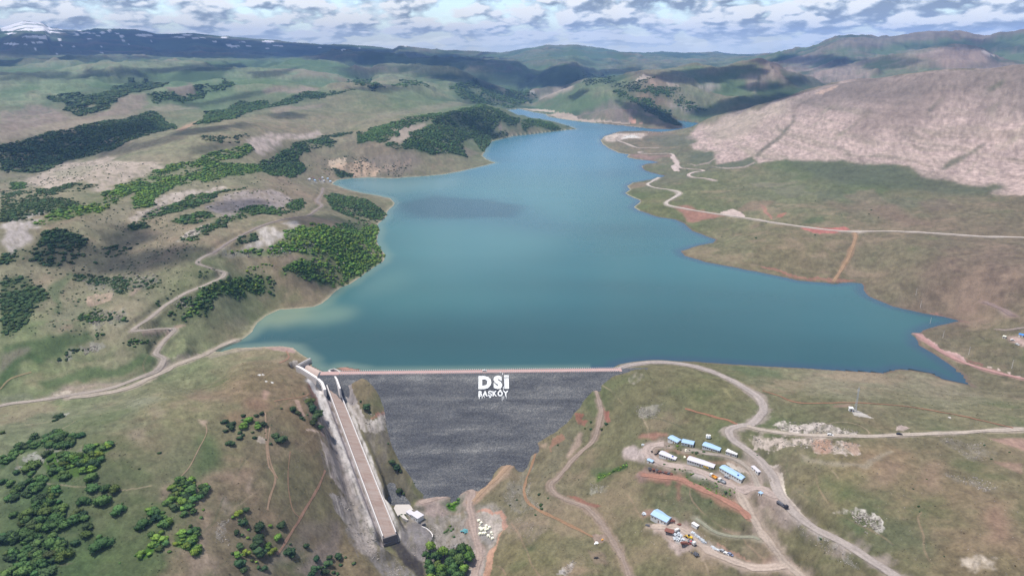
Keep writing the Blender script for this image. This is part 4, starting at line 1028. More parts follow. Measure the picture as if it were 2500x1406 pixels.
patch('D', [(1000, 930), (1060, 920), (1010, 950), (940, 1020), (920, 1010)], (182, 148, 126), 0.7, 2, 0)
patch('D', [(800, 950), (900, 940), (1000, 940), (1000, 950), (820, 975)], (166, 138, 124), 0.7, 2, 0)
patch('D', [(260, 720), (330, 650), (400, 610), (420, 620), (380, 680), (340, 760), (345, 840), (300, 870), (320, 800), (280, 770)], (98, 116, 70), 0.75, 3, 1)
patch('D', [(470, 770), (540, 740), (640, 725), (620, 770), (540, 800), (490, 815)], (190, 158, 132), 0.8, 4, 0, 0.5)
patch('D', [(340, 930), (420, 900), (410, 920), (330, 960)], (188, 158, 130), 0.7, 3, 1)
patch('D', [(300, 860), (420, 800), (480, 820), (440, 880), (340, 930), (260, 950)], (140, 138, 104), 0.6, 5, 2)
patch('D', [(740, 760), (800, 690), (830, 690), (760, 770)], (178, 144, 130), 0.6, 3, 1)
patch('D', [(100, 90), (300, 10), (600, -30), (900, -5), (940, 0), (800, 60), (720, 110), (600, 150), (500, 152), (560, 112), (420, 122), (330, 140), (200, 130)], (188, 168, 148), 0.92, 9, 1, 0.45)
patch('D', [(250, 50), (420, 20), (560, 20), (460, 70), (300, 80)], (150, 146, 112), 0.5, 6, 2)
patch('D', [(0, 340), (120, 300), (280, 290), (190, 345), (240, 380), (110, 440), (0, 480)], (192, 178, 170), 0.92, 9, 1, 0.45)
patch('D', [(890, 200), (1000, 165), (1130, 145), (1300, 130), (1240, 165), (1100, 178), (1000, 215), (900, 240), (770, 330), (760, 305), (860, 240)], (194, 176, 160), 0.92, 9, 1, 0.5)
patch('D', [(1250, 200), (1380, 165), (1560, 150), (1660, 200), (1680, 230), (1500, 265), (1300, 290), (1150, 270)], (168, 152, 144), 0.92, 9, 1, 0.5)
patch('D', [(1300, 510), (1400, 455), (1520, 390), (1690, 340), (1760, 355), (1700, 400), (1560, 450), (1400, 490)], (196, 184, 174), 0.92, 9, 1, 0.5)
patch('D', [(1000, 440), (1120, 370), (1210, 340), (1220, 355), (1110, 415), (1010, 440)], (200, 186, 170), 0.85, 4, 0, 0.6)
patch('D', [(1200, 480), (1300, 470), (1500, 480), (1800, 440), (1800, 470), (1600, 520), (1400, 530), (1220, 520)], (158, 152, 138), 0.5, 6, 0, 1.0)
patch('D', [(1640, 550), (1800, 500), (1850, 520), (1700, 560), (1600, 600)], (168, 142, 124), 0.6, 5, 1, 0.4)
patch('D', [(560, 300), (640, 250), (760, 240), (800, 220), (700, 330), (560, 370), (480, 400), (540, 340)], (146, 138, 108), 0.6, 5, 1)
patch('D', [(1130, 890), (1300, 800), (1400, 850), (1480, 860), (1380, 920), (1200, 900), (1100, 980), (1050, 960)], (112, 122, 82), 0.5, 6, 2)
patch('D', [(1290, 920), (1360, 890), (1440, 910), (1380, 950), (1300, 945)], (146, 136, 108), 0.5, 5, 2)
patch('D', [(300, 1120), (400, 1060), (540, 1010), (600, 1040), (560, 1080), (420, 1110)], (158, 152, 142), 0.6, 5, 0, 1.0)
patch('D', [(420, 660), (600, 640), (800, 650), (900, 620), (900, 690), (780, 740), (650, 740), (500, 690)], (150, 144, 128), 0.45, 6, 0, 0.9)
patch('D', [(460, 890), (560, 830), (740, 850), (680, 900), (560, 930)], (152, 146, 130), 0.45, 6, 0, 0.9)
patch('D', [(1760, 100), (1900, 95), (1880, 110), (1790, 118)], (176, 168, 156), 0.6, 3, 0, 1.0)
# far left
patch('A', [(1500, 890), (1700, 830), (1900, 770), (2010, 795), (1850, 850), (1750, 890), (1650, 940), (1560, 930)], (194, 172, 158), 0.92, 9, 1, 0.4)
patch('A', [(0, 680), (200, 640), (350, 680), (430, 730), (200, 780), (0, 850)], (150, 130, 116), 0.8, 5, 1, 0.4)
patch('A', [(560, 725), (660, 660), (750, 600), (900, 578), (900, 650), (850, 690), (700, 705)], (152, 132, 114), 0.8, 4, 1, 0.3)
patch('A', [(0, 810), (300, 760), (700, 710), (1000, 650), (1200, 640), (1250, 660), (900, 690), (600, 750), (300, 810), (0, 850)], (160, 146, 120), 0.6, 4, 1)
patch('A', [(1080, 790), (1180, 745), (1260, 720), (1200, 762), (1110, 800)], (186, 146, 112), 0.7, 2, 0)
patch('A', [(1640, 680), (1800, 650), (2000, 640), (1900, 670), (1700, 700)], (158, 140, 120), 0.6, 4, 1)
patch('A', [(1600, 550), (1750, 530), (1950, 540), (1850, 570), (1650, 575)], (168, 140, 128), 0.6, 4, 1)
patch('A', [(1010, 540), (1150, 520), (1250, 520), (1150, 560), (1030, 570)], (148, 122, 112), 0.7, 4, 1)
patch('A', [(2020, 985), (2120, 965), (2100, 1020), (2050, 1030), (2010, 1010)], (204, 178, 146), 0.85, 4, 0, 0.4)
patch('A', [(2130, 1035), (2200, 990), (2310, 985), (2300, 1050), (2150, 1080)], (200, 164, 130), 0.7, 6, 0, 0.7)
patch('D', [(1890, 0), (2060, -10), (2330, 0), (2343, 20), (2150, 40), (2150, 75), (2050, 70), (1960, 40)], (204, 168, 134), 0.75, 5, 0, 0.6)
patch('D', [(1895, 105), (1930, 95), (1960, 100), (1910, 118)], (212, 200, 180), 0.8, 1, 0)
patch('A', [(2200, 960), (2500, 930), (2600, 1000), (2500, 1060), (2350, 1060)], (138, 124, 108), 0.6, 5, 1)
patch('A', [(2150, 400), (2300, 400), (2480, 440), (2240, 430)], (150, 134, 110), 0.5, 4, 1)
patch('A', [(300, 500), (700, 510), (900, 470), (1100, 480), (1000, 500), (600, 530)], (124, 136, 98), 0.4, 6, 2)
# peninsula and beyond
patch('B', [(110, 1080), (200, 1010), (300, 970), (430, 935), (430, 960), (330, 1040), (250, 1085)], (180, 160, 138), 0.85, 3, 1)
patch('B', [(1290, 740), (1450, 690), (1560, 655), (1540, 690), (1480, 730), (1350, 765)], (188, 166, 148), 0.8, 3, 1)
patch('B', [(2030, 605), (2080, 575), (2130, 570), (2160, 590), (2060, 615)], (206, 186, 166), 0.9, 2, 0)
patch('B', [(2130, 630), (2200, 640), (2200, 660), (2150, 655)], (180, 148, 120), 0.7, 2, 0)
patch('B', [(2270, 640), (2360, 660), (2370, 690), (2300, 670)], (190, 166, 146), 0.7, 2, 0)
patch('B', [(1980, 915), (2010, 900), (2040, 915), (2040, 940), (1990, 942)], (208, 148, 116), 0.95, 0, 0)
patch('B', [(2060, 935), (2090, 935), (2085, 948), (2062, 946)], (196, 146, 118), 0.9, 0, 0)
patch('B', [(1560, 870), (1700, 810), (1850, 790), (1960, 840), (2060, 900), (2000, 950), (1800, 930), (1620, 890)], (140, 122, 110), 0.75, 4, 1, 0.4)
patch('B', [(1160, 830), (1290, 835), (1430, 850), (1420, 862), (1250, 850)], (204, 184, 160), 0.9, 1, 0)
patch('B', [(1365, 880), (1440, 865), (1560, 870), (1600, 895), (1800, 925), (2000, 940), (2000, 950), (1700, 930), (1440, 900)], (196, 172, 150), 0.85, 1, 0)
patch('B', [(1220, 700), (1290, 695), (1330, 710), (1240, 720)], (186, 180, 172), 0.8, 2, 0)
patch('B', [(2250, 830), (2400, 790), (2500, 770), (2500, 820), (2300, 850)], (190, 164, 150), 0.7, 4, 1, 0.4)
patch('B', [(1050, 1000), (1200, 1000), (1280, 1020), (1100, 1045)], (146, 126, 108), 0.7, 4, 1)
patch('B', [(1000, 940), (1060, 960), (1050, 1020), (980, 1000)], (150, 130, 122), 0.7, 4, 1, 0.5)
patch('B', [(800, 1010), (900, 1030), (940, 1070), (860, 1060)], (116, 126, 84), 0.7, 3, 1)
patch('B', [(660, 1110), (720, 1130), (860, 1180), (800, 1200), (700, 1190)], (140, 126, 104), 0.7, 4, 1)
patch('B', [(0, 930), (300, 880), (600, 830), (820, 780), (700, 770), (300, 830), (0, 900)], (150, 136, 112), 0.5, 5, 2)
patch('B', [(200, 790), (300, 720), (500, 720), (450, 760), (300, 770)], (104, 122, 76), 0.5, 5, 2)
patch('C', [(1690, 320), (1900, 270), (2020, 275), (2110, 330), (2130, 355), (1950, 350), (1750, 340)], (172, 142, 122), 0.75, 4, 1, 0.3)
patch('C', [(1650, 300), (1850, 330), (2000, 300), (2200, 300), (2343, 330), (2343, 300), (2100, 260), (1700, 280)], (166, 148, 132), 0.45, 7, 1, 0.8)
patch('C', [(1200, 270), (1300, 240), (1500, 250), (1700, 270), (1500, 300), (1300, 290)], (150, 134, 120), 0.4, 7, 1, 0.8)
patch('C', [(830, 375), (920, 360), (1050, 410), (1100, 440), (980, 410), (880, 390)], (176, 154, 138), 0.7, 4, 1)
patch('C', [(1060, 430), (1180, 400), (1400, 390), (1540, 430), (1400, 450), (1200, 470)], (170, 146, 132), 0.65, 6, 1, 0.5)
patch('C', [(690, 510), (800, 470), (930, 480), (1050, 510), (900, 530), (760, 530)], (172, 150, 132), 0.7, 5, 1, 0.4)
patch('C', [(1150, 550), (1200, 520), (1280, 490), (1270, 510), (1190, 555)], (192, 158, 136), 0.8, 2, 0)
patch('C', [(470, 480), (560, 470), (600, 500), (520, 520)], (176, 162, 146), 0.7, 3, 1, 0.5)
patch('C', [(300, 640), (380, 600), (480, 590), (430, 615), (330, 640)], (166, 152, 140), 0.6, 3, 0, 0.8)
patch('C', [(2110, 290), (2180, 320), (2175, 325), (2100, 295)], (214, 196, 186), 0.8, 0, 0)

for crop, pts, c, a, warp, soft, tex in PATCH:
    sl, m = area(crop, pts, warp, soft)
    if m.size == 0:
        continue
    m = m * a
    c = lin(c) * KAL
    c = c * 0.78 + 0.22 * c.mean()
    t = 1 + 0.16 * pc[sl][..., None] + 0.10 * pb[sl][..., None] + 0.18 * pd[sl][..., None]
    if tex < 0:
        tz = Z[sl] + 5 * vnoise(GX[sl] / 60, GY[sl] / 60, 8)
        n = 0.6 * vnoise(tz / 3.2, GX[sl] / 34 + GY[sl] / 70, 4) + 0.6 * vnoise(tz / 1.5, GX[sl] / 13, 9) + 0.5 * vnoise(GX[sl] / 7, tz / 2.0, 2)
        gul = ridged(gx[sl] / 420 + 0.6 * gw[sl], gy[sl] / 110 + 1.2 * gw[sl], 3, 13)
        t = t * (1 + 0.15 * n[..., None] + 0.22 * pd[sl][..., None]) * (1 - 0.30 * sstep(0.62, 0.95, gul)[..., None] * np.array([0.8, 0.55, 0.9]))
        m = m * np.clip(0.92 + 0.5 * fbm(GX[sl] / 45, tz / 6, 3, 5), 0.3, 1)
    elif tex:
        n = fbm(GX[sl] / (1.2 + 0.0035 * RR[sl]), GY[sl] / (1.2 + 0.0035 * RR[sl]), 3, 17, 0.7)
        m = m * np.clip(1 - tex * 0.35 + tex * 1.6 * n, 0.0, 1.0)
        t = t * (1 + 0.35 * tex * n[..., None])
    COLR[sl] = COLR[sl] * (1 - m[..., None]) + m[..., None] * c.astype(np.float32) * t

# the benches beside the chute: grey berm next to the wall, then pale sprayed slope
for n_a, n_b, s_a, s_b, c, al in ((5.4, 9.6, 0.02, 1.0, (212, 204, 197), 0.9), (-11, -5.5, 0.03, 1.0, (172, 162, 162), 0.9), (-17, -10.5, 0.02, 0.62, (222, 214, 208), 0.9), (-13.5, -10.5, 0.5, 1.0, (214, 204, 196), 0.75), (-30, -14, 0.25, 1.05, (176, 164, 156), 0.7)):
    ln = [chp(CHL * q, (n_a + n_b) / 2) for q in np.linspace(s_a, s_b, 14)]
    sl, D, H = near_line(ln, abs(n_b - n_a))
    hw_ = abs(n_b - n_a) / 2
    m = (1 - sstep(hw_ - 0.8, hw_ + 0.8, D + WI[sl] * 1.6)) * al * np.clip(0.85 + 0.9 * pd[sl] + 0.5 * WJ[sl], 0, 1)
    COLR[sl] = COLR[sl] * (1 - m[..., None]) + m[..., None] * (lin(c) * KAL).astype(np.float32) * (1 + 0.3 * pd[sl][..., None])
# bedding lines in the rock cut beside the chute
for n_off in np.arange(9.5, 34, 1.7):
    s0 = rng.uniform(0.0, 0.35) * CHL if n_off > 12 else 0
    s1 = CHL * rng.uniform(0.6, 1.12)
    ln = [chp(s, -n_off + rng.uniform(-.5, .5) - 0.03 * s) for s in np.linspace(s0, s1, 10)]
    sl, D, H = near_line(ln, 3)
    m = (1 - sstep(0.25, 1.0, D + WI[sl] * 0.5)) * rng.uniform(0.3, 0.8) * np.clip(0.5 + 1.6 * vnoise(GX[sl] / 9, GY[sl] / 9, 3), 0, 1)
    c = lin(((88, 82, 80), (206, 196, 190), (120, 112, 108))[rng.integers(3)]) * KAL
    COLR[sl] = COLR[sl] * (1 - m[..., None]) + m[..., None] * c.astype(np.float32)

# animal trails and tyre lines worn into the near pastures
for k in range(95):
    a0 = rng.uniform(-0.62, 0.62); r0_ = 260 + 800 * rng.random()
    x0, y0 = r0_ * math.sin(a0), r0_ * math.cos(a0)
    th_ = rng.uniform(0, 6.28)
    ln = []
    for q in range(int(rng.uniform(10, 34))):
        e = 3.0
        gxx = float(zat([x0 + e], [y0])[0] - zat([x0 - e], [y0])[0]); gyy = float(zat([x0], [y0 + e])[0] - zat([x0], [y0 - e])[0])
        ct = math.atan2(gxx, -gyy)
        if math.cos(ct - th_) < 0:
            ct += math.pi
        th_ += 0.35 * math.sin(ct - th_) + rng.normal(0, 0.12)
        ln.append((x0, y0, 0.0))
        x0 += 6 * math.cos(th_); y0 += 6 * math.sin(th_)
    sl, D, H = near_line(ln, 3)
    if D.size == 0:
        continue
    m = (1 - sstep(0.25, 0.9, D)) * rng.uniform(0.25, 0.6) * np.clip(0.6 + 1.2 * pb[sl], 0, 1) * (SD[sl] > 4)
    c = lin(((178, 158, 134), (168, 140, 118), (92, 98, 70))[rng.integers(3)]) * KAL
    COLR[sl] = COLR[sl] * (1 - m[..., None]) + m[..., None] * c.astype(np.float32)

# snow on the far mountain
hs = RR > 10500
sn = fbm(IJ_I / 3.0, IJ_J / 26.0, 4, 19, 0.6)
SNOW = [('M', [(0, 330), (60, 300), (230, 268), (500, 270), (580, 310), (700, 325), (850, 345), (1000, 365), (990, 395), (850, 408), (640, 400), (400, 385), (200, 375), (0, 375)], 0.55)]
SNOW += [('M', [(x - w, y), (x - w * 0.4, y - h), (x + w * 0.5, y - h), (x + w, y), (x + w * 0.3, y + h), (x - w * 0.5, y + h)], 1.0) for x, y, w, h in (
    (140, 410, 80, 9), (450, 452, 180, 10), (150, 538, 95, 11), (280, 552, 35, 8), (390, 516, 35, 7), (490, 518, 50, 10), (410, 590, 20, 6), (1040, 420, 120, 8), (1260, 405, 35, 12), (1350, 380, 30, 18), (1440, 415, 25, 8),
    (1750, 430, 110, 14), (1490, 450, 40, 12), (2180, 458, 95, 9), (2420, 466, 85, 9), (1080, 478, 40, 7), (740, 500, 20, 6), (1850, 500, 35, 8), (2290, 425, 60, 8), (765, 567, 12, 7), (1017, 636, 16, 6), (1262, 645, 16, 6),
    (715, 662, 14, 7), (505, 598, 10, 5), (1575, 545, 12, 5), (1340, 345, 90, 5), (920, 435, 40, 7), (1190, 440, 30, 6), (1380, 512, 12, 4), (1240, 575, 12, 4), (910, 572, 20, 4), (1500, 492, 14, 4), (560, 350, 60, 20), (2000, 400, 40, 6))]
SNOW += [('A', [(x - w, y), (x - w * 0.4, y - h), (x + w * 0.5, y - h), (x + w, y), (x + w * 0.3, y + h), (x - w * 0.5, y + h)], 1.0) for x, y, w, h in (
    (1310, 260, 22, 5), (1430, 283, 48, 6), (1520, 278, 20, 5), (1640, 253, 50, 5), (1700, 284, 35, 4), (1480, 255, 20, 4), (2095, 305, 12, 4), (1370, 230, 30, 4), (1630, 300, 18, 3), (1950, 290, 10, 3), (2190, 295, 12, 3), (2470, 288, 14, 6))]
sc_ = (lin((238, 236, 240)) * 0.8).astype(np.float32)
for crop, pts, thr in SNOW:
    ii, jj, _ = hit(dens_poly(px(crop, pts), 3))
    i0 = max(0, int(ii.min()) - 6); i1 = min(NI, int(ii.max()) + 7)
    j0 = max(0, int(jj.min()) - 4); j1 = min(NJ, int(jj.max()) + 5)
    sl = (slice(i0, i1), slice(j0, j1))
    m = poly_in(np.stack([ii, jj], 1), IJ_I[sl] + WI[sl] * 2, IJ_J[sl] + WJ[sl] * 2).astype(np.float32)
    if thr < 1:
        m = m * sstep(-0.22, 0.05, sn[sl])
    COLR[sl] = COLR[sl] * (1 - m[..., None]) + m[..., None] * sc_

# rim of bare ground along the water
rim = sstep(4.0 + 0.0015 * RR, 0.5, SD) * (SD > -3) * sstep(120, 260, fromdam)
rimc = np.where((AA > 0.18)[..., None], lin((122, 102, 92)) * KAL, lin((186, 176, 150)) * KAL).astype(np.float32)
COLR = COLR * (1 - 0.75 * rim[..., None]) + 0.75 * rim[..., None] * rimc
COLR = np.where((SD < -1)[..., None], (lin((96, 112, 96)) * 0.5).astype(np.float32), COLR)
# cut slopes beside the larger roads, in raw soil
for nm, P, wd, colr, rag, wide, rmean in road_lines:
    if wd < 3:
        continue
    sl, D, H = near_line(P, wd * 1.4 + 4)
    m = (1 - sstep(wd * 0.5, wd * (0.9 + 0.5 * 0) + 1.5, D + WI[sl] * wd * 0.9)) * 0.65
    c = (lin(colr) * 0.9 + 0.1 * lin(RED)) * KAL
    COLR[sl] = COLR[sl] * (1 - m[..., None]) + m[..., None] * c.astype(np.float32)
gm = COLR.mean(-1, keepdims=True)
COLR = np.clip((COLR * 0.96 + gm * 0.04), 0.008, 0.85)


# ------------------------------------------------------------------ materials
MATS = {}


def noise(nt, coord, scale, detail=3, rough=0.55, dist=0.0):
    n = N(nt, 'ShaderNodeTexNoise')
    n.inputs['Scale'].default_value = scale
    n.inputs['Detail'].default_value = detail
    n.inputs['Roughness'].default_value = rough
    n.inputs['Distortion'].default_value = dist
    if coord is not None:
        nt.links.new(coord, n.inputs['Vector'])
    return n.outputs[0]


def new_mat(name):
    m = bpy.data.materials.new(name)
    m.use_nodes = True
    nt = m.node_tree
    nt.nodes.clear()
    out = N(nt, 'ShaderNodeOutputMaterial')
    b = N(nt, 'ShaderNodeBsdfPrincipled')
    nt.links.new(b.outputs[0], out.inputs['Surface'])
    b.inputs['Specular IOR Level'].default_value = 0.25
    MATS[name] = m
    return m, nt, b


def plain(name, c, rough=0.8, var=0.15, scale=0.6, metal=0.0, spec=0.25, bump=0.0):
    """weathered single-colour surface: colour broken up by two sizes of noise"""
    if name in MATS:
        return MATS[name]
    m, nt, b = new_mat(name)
    co = N(nt, 'ShaderNodeTexCoord').outputs['Object']
    n = mathn(nt, 'ADD', mathn(nt, 'MULTIPLY', noise(nt, co, scale, 4), 0.6), mathn(nt, 'MULTIPLY', noise(nt, co, scale * 7, 3), 0.4))
    v = mathn(nt, 'MULTIPLY_ADD', n, 2 * var, 1 - var)
    c = tuple(lin(c)) if max(c) > 1 else tuple(c)
    hv = N(nt, 'ShaderNodeVectorMath', operation='SCALE')
    hv.inputs[0].default_value = c
    nt.links.new(v, hv.inputs['Scale'])
    nt.links.new(hv.outputs[0], b.inputs['Base Color'])
    b.inputs['Roughness'].default_value = rough
    b.inputs['Metallic'].default_value = metal
    b.inputs['Specular IOR Level'].default_value = spec
    if bump:
        bp = N(nt, 'ShaderNodeBump')
        bp.inputs['Strength'].default_value = 0.6
        bp.inputs['Distance'].default_value = bump
        nt.links.new(n, bp.inputs['Height'])
        nt.links.new(bp.outputs[0], b.inputs['Normal'])
    return m


def attr_mat(name, attr='cover', rough=0.95, fine=0.8, mid=0.12, amp=0.5, bump=0.25, spec=0.1):
    m, nt, b = new_mat(name)
    at = N(nt, 'ShaderNodeAttribute', attribute_name=attr)
    co = N(nt, 'ShaderNodeTexCoord').outputs['Object']
    n1 = noise(nt, co, fine, 4, 0.65)
    n2 = noise(nt, co, mid, 4, 0.6)
    n = mathn(nt, 'ADD', mathn(nt, 'MULTIPLY', n1, 0.6), mathn(nt, 'MULTIPLY', n2, 0.4))
    v = mathn(nt, 'MULTIPLY_ADD', mathn(nt, 'SUBTRACT', n, 0.5), 2 * amp, 1.0)
    hv = N(nt, 'ShaderNodeVectorMath', operation='SCALE')
    nt.links.new(at.outputs['Color'], hv.inputs[0])
    nt.links.new(v, hv.inputs['Scale'])
    nt.links.new(hv.outputs[0], b.inputs['Base Color'])
    b.inputs['Roughness'].default_value = rough
    b.inputs['Specular IOR Level'].default_value = spec
    if bump:
        bp = N(nt, 'ShaderNodeBump')
        bp.inputs['Strength'].default_value = 0.5
        bp.inputs['Distance'].default_value = bump
        nt.links.new(n1, bp.inputs['Height'])
        nt.links.new(bp.outputs[0], b.inputs['Normal'])
    return m


def grid_mesh(name, V, faces, mat, color=None, smooth=True):
    me = bpy.data.meshes.new(name)
    nv, nf = len(V), len(faces)
    k = faces.shape[1]
    me.vertices.add(nv)
    me.vertices.foreach_set('co', np.ascontiguousarray(V, np.float32).ravel())
    me.loops.add(nf * k)
    me.loops.foreach_set('vertex_index', np.ascontiguousarray(faces, np.int32).ravel())
    me.polygons.add(nf)
    me.polygons.foreach_set('loop_start', np.arange(0, nf * k, k, dtype=np.int32))
    me.polygons.foreach_set('loop_total', np.full(nf, k, np.int32))
    me.polygons.foreach_set('use_smooth', np.full(nf, smooth, bool))
    me.update(calc_edges=True)
    if color is not None:
        a = me.color_attributes.new('cover', 'FLOAT_COLOR', 'POINT')
        c = np.ones((nv, 4), np.float32); c[:, :color.shape[1]] = color
        a.data.foreach_set('color', c.ravel())
    me.materials.append(mat)
    o = bpy.data.objects.new(name, me)
    COL.objects.link(o)
    return o


def put(o, label=None, cat=None, group=None, kind=None):
    if label: o['label'] = label
    if cat: o['category'] = cat
    if group: o['group'] = group
    if kind: o['kind'] = kind
    return o


GROUND = attr_mat('ground_cover', amp=0.75, fine=0.55, mid=0.10)
idx = np.arange(NI * NJ).reshape(NI, NJ)
fq = np.stack([idx[:-1, :-1], idx[:-1, 1:], idx[1:, 1:], idx[1:, :-1]], -1)
deep = SD < -90
fq = fq[~(deep[:-1, :-1] & deep[1:, 1:])].reshape(-1, 4)
fq = fq[:, ::-1]
used = np.zeros(NI * NJ, bool); used[fq.ravel()] = True
remap = np.cumsum(used) - 1
V = np.stack([GX, GY, Z], -1).reshape(-1, 3)[used]
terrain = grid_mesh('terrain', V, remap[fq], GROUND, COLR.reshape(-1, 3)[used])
T_USED = used
put(terrain, kind='structure')
del V, fq, remap

# ------------------------------------------------------------------ water of the lake
m, nt, b = new_mat('lake_water')
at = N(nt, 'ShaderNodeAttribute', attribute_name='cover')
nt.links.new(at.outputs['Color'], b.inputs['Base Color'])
b.inputs['Roughness'].default_value = 0.26
b.inputs['IOR'].default_value = 1.33
b.inputs['Specular IOR Level'].default_value = 0.5
co = N(nt, 'ShaderNodeTexCoord').outputs['Object']
mp = N(nt, 'ShaderNodeMapping')
mp.inputs['Scale'].default_value = (0.6, 1.0, 1.0)
nt.links.new(co, mp.inputs['Vector'])
h = mathn(nt, 'ADD', noise(nt, mp.outputs[0], 0.10, 3, 0.6, 0.3), mathn(nt, 'MULTIPLY', noise(nt, mp.outputs[0], 0.45, 2), 0.5))
bp = N(nt, 'ShaderNodeBump')
bp.inputs['Strength'].default_value = 0.18
bp.inputs['Distance'].default_value = 0.4
nt.links.new(h, bp.inputs['Height'])
nt.links.new(bp.outputs[0], b.inputs['Normal'])
WATER = m
rr = (R > 600) & (R < 5200)
i0, i1 = np.where(rr)[0][[0, -1]]
wi = np.arange(i0, i1, 2); wj = np.arange(0, NJ, 2)
sdw = SD[np.ix_(wi, wj)]
gxw, gyw = GX[np.ix_(wi, wj)], GY[np.ix_(wi, wj)]
downw = DOWN[np.ix_(wi, wj)]
tough = (gxw - (WE0[0] - TW[0] * 10)) * TNv[0] + (gyw - (WE0[1] - TW[1] * 10)) * TNv[1]
alw = (gxw - WE0[0]) * TW[0] + (gyw - WE0[1]) * TW[1]
trench = (np.abs(tough) < 60) & (tough < 200) & (alw > -14) & (alw < np.linalg.norm(WE1 - WE0) + 40)
keep = (sdw < np.where(trench | downw, 1.5, 14 + 0.004 * np.hypot(gxw, gyw)))
idw = np.arange(len(wi) * len(wj)).reshape(len(wi), len(wj))
fw = np.stack([idw[:-1, :-1], idw[1:, :-1], idw[1:, 1:], idw[:-1, 1:]], -1)
kk = keep[:-1, :-1] & keep[1:, :-1] & keep[1:, 1:] & keep[:-1, 1:]
fw = fw[kk]
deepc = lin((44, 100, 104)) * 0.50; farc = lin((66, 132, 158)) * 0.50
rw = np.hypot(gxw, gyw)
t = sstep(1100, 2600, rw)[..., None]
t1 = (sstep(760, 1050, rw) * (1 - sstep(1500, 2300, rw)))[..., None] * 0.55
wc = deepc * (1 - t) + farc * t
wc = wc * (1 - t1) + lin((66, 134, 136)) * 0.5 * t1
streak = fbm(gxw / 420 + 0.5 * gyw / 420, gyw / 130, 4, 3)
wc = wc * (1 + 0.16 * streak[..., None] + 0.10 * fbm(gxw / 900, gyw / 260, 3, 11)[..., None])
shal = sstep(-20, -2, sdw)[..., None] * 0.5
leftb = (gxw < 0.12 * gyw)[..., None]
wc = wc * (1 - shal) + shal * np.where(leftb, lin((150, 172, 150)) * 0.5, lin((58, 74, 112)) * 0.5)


def wpatch(crop, pts, c, a, warp, soft):
    ii, jj, _ = hit(dens_poly(px(crop, pts), 8))
    P = np.stack([(ii - i0) / 2, jj / 2], 1)
    q, p = np.meshgrid(np.arange(len(wj)), np.arange(len(wi)))
    m = poly_in(P, p + WI[np.ix_(wi, wj)] * warp, q + WJ[np.ix_(wi, wj)] * warp).astype(np.float32)
    m = blur(m, soft)[..., None] * a
    return wc * (1 - m) + m * lin(c) * 0.5


# silt carried in along the left shore, then paler and darker patches farther out
wc = wpatch('D', [(1460, 920), (1540, 850), (1640, 825), (1800, 815), (1900, 800), (2060, 830), (1960, 890), (1800, 920), (1640, 928)], (148, 176, 150), 0.55, 2, 3)
wc = wpatch('D', [(1460, 915), (1540, 855), (1640, 830), (1760, 830), (1800, 870), (1650, 920)], (176, 184, 150), 0.4, 2, 3)
wc = wpatch('D', [(1950, 760), (2100, 690), (2250, 620), (2343, 600), (2343, 680), (2200, 720), (2000, 780)], (128, 170, 160), 0.5, 3, 5)
wc = wpatch('D', [(1900, 90), (2100, 80), (2400, 75), (2700, 90), (2500, 150), (2200, 170), (2000, 140)], (150, 186, 184), 0.6, 3, 5)
wc = wpatch('O', [(960, 500), (1000, 470), (1250, 400), (1450, 420), (1400, 560), (1300, 640), (1050, 680), (940, 640)], (104, 160, 160), 0.5, 8, 10)
wc = wpatch('O', [(950, 500), (1050, 470), (1250, 490), (1400, 560), (1280, 560), (1100, 540), (970, 545)], (40, 84, 116), 0.35, 8, 6)  # cloud shadow on the lake, painted into the water colour
wc = wpatch('O', [(900, 720), (1000, 690), (1200, 700), (1400, 690), (1200, 740), (950, 760)], (92, 148, 142), 0.35, 8, 8)
wc = wpatch('O', [(1230, 340), (1500, 360), (1560, 400), (1400, 420), (1240, 400), (1200, 370)], (92, 158, 172), 0.4, 8, 6)
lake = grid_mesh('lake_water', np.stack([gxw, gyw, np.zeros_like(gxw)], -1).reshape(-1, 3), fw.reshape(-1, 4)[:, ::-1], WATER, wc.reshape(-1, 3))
put(lake, kind='structure')

# ------------------------------------------------------------------ roads as sheets on their benches
for nm, P, wd, colr, rag, wide, rmean in road_lines:
    n = len(P)
    T = np.gradient(P[:, :2], axis=0); T /= np.linalg.norm(T, axis=1)[:, None] + 1e-9
    Nn = np.stack([-T[:, 1], T[:, 0]], 1)
    s = np.arange(n)
    wl = wd / 2 * (1 + rag * vnoise(s * 0.31 + rmean, s * 0.0, 2)); wr = wd / 2 * (1 + rag * vnoise(s * 0.31 + rmean, s * 0 + 9, 3))
    off = 0.12 + rmean * 0.0003
    rowsV, cols = [], []
    for q in (-1, -0.5, 0, 0.5, 1):
        xy = P[:, :2] + Nn * (q * np.where(q < 0, wl, wr))[:, None]
        z = zat(xy[:, 0], xy[:, 1]) + off
        rowsV.append(np.column_stack([xy, z]))
        rut = 1.0 + (0.07 if abs(q) == 0.5 else -0.05)
        cols.append((lin(colr) * KAL * rut)[None] * (1 + 0.12 * vnoise(s * 0.17, s * 0 + 3 * q, 6))[:, None])
    Vv = np.stack(rowsV, 1).reshape(-1, 3); Cc = np.stack(cols, 1).reshape(-1, 3)
    ix = np.arange(n * 5).reshape(n, 5)
    f = np.stack([ix[:-1, :-1], ix[1:, :-1], ix[1:, 1:], ix[:-1, 1:]], -1).reshape(-1, 4)
    o = grid_mesh(nm, Vv, f[:, ::-1], GROUND, Cc)
    if o.data.polygons[0].normal.z < 0:
        o.data.flip_normals()
    put(o, kind='structure')


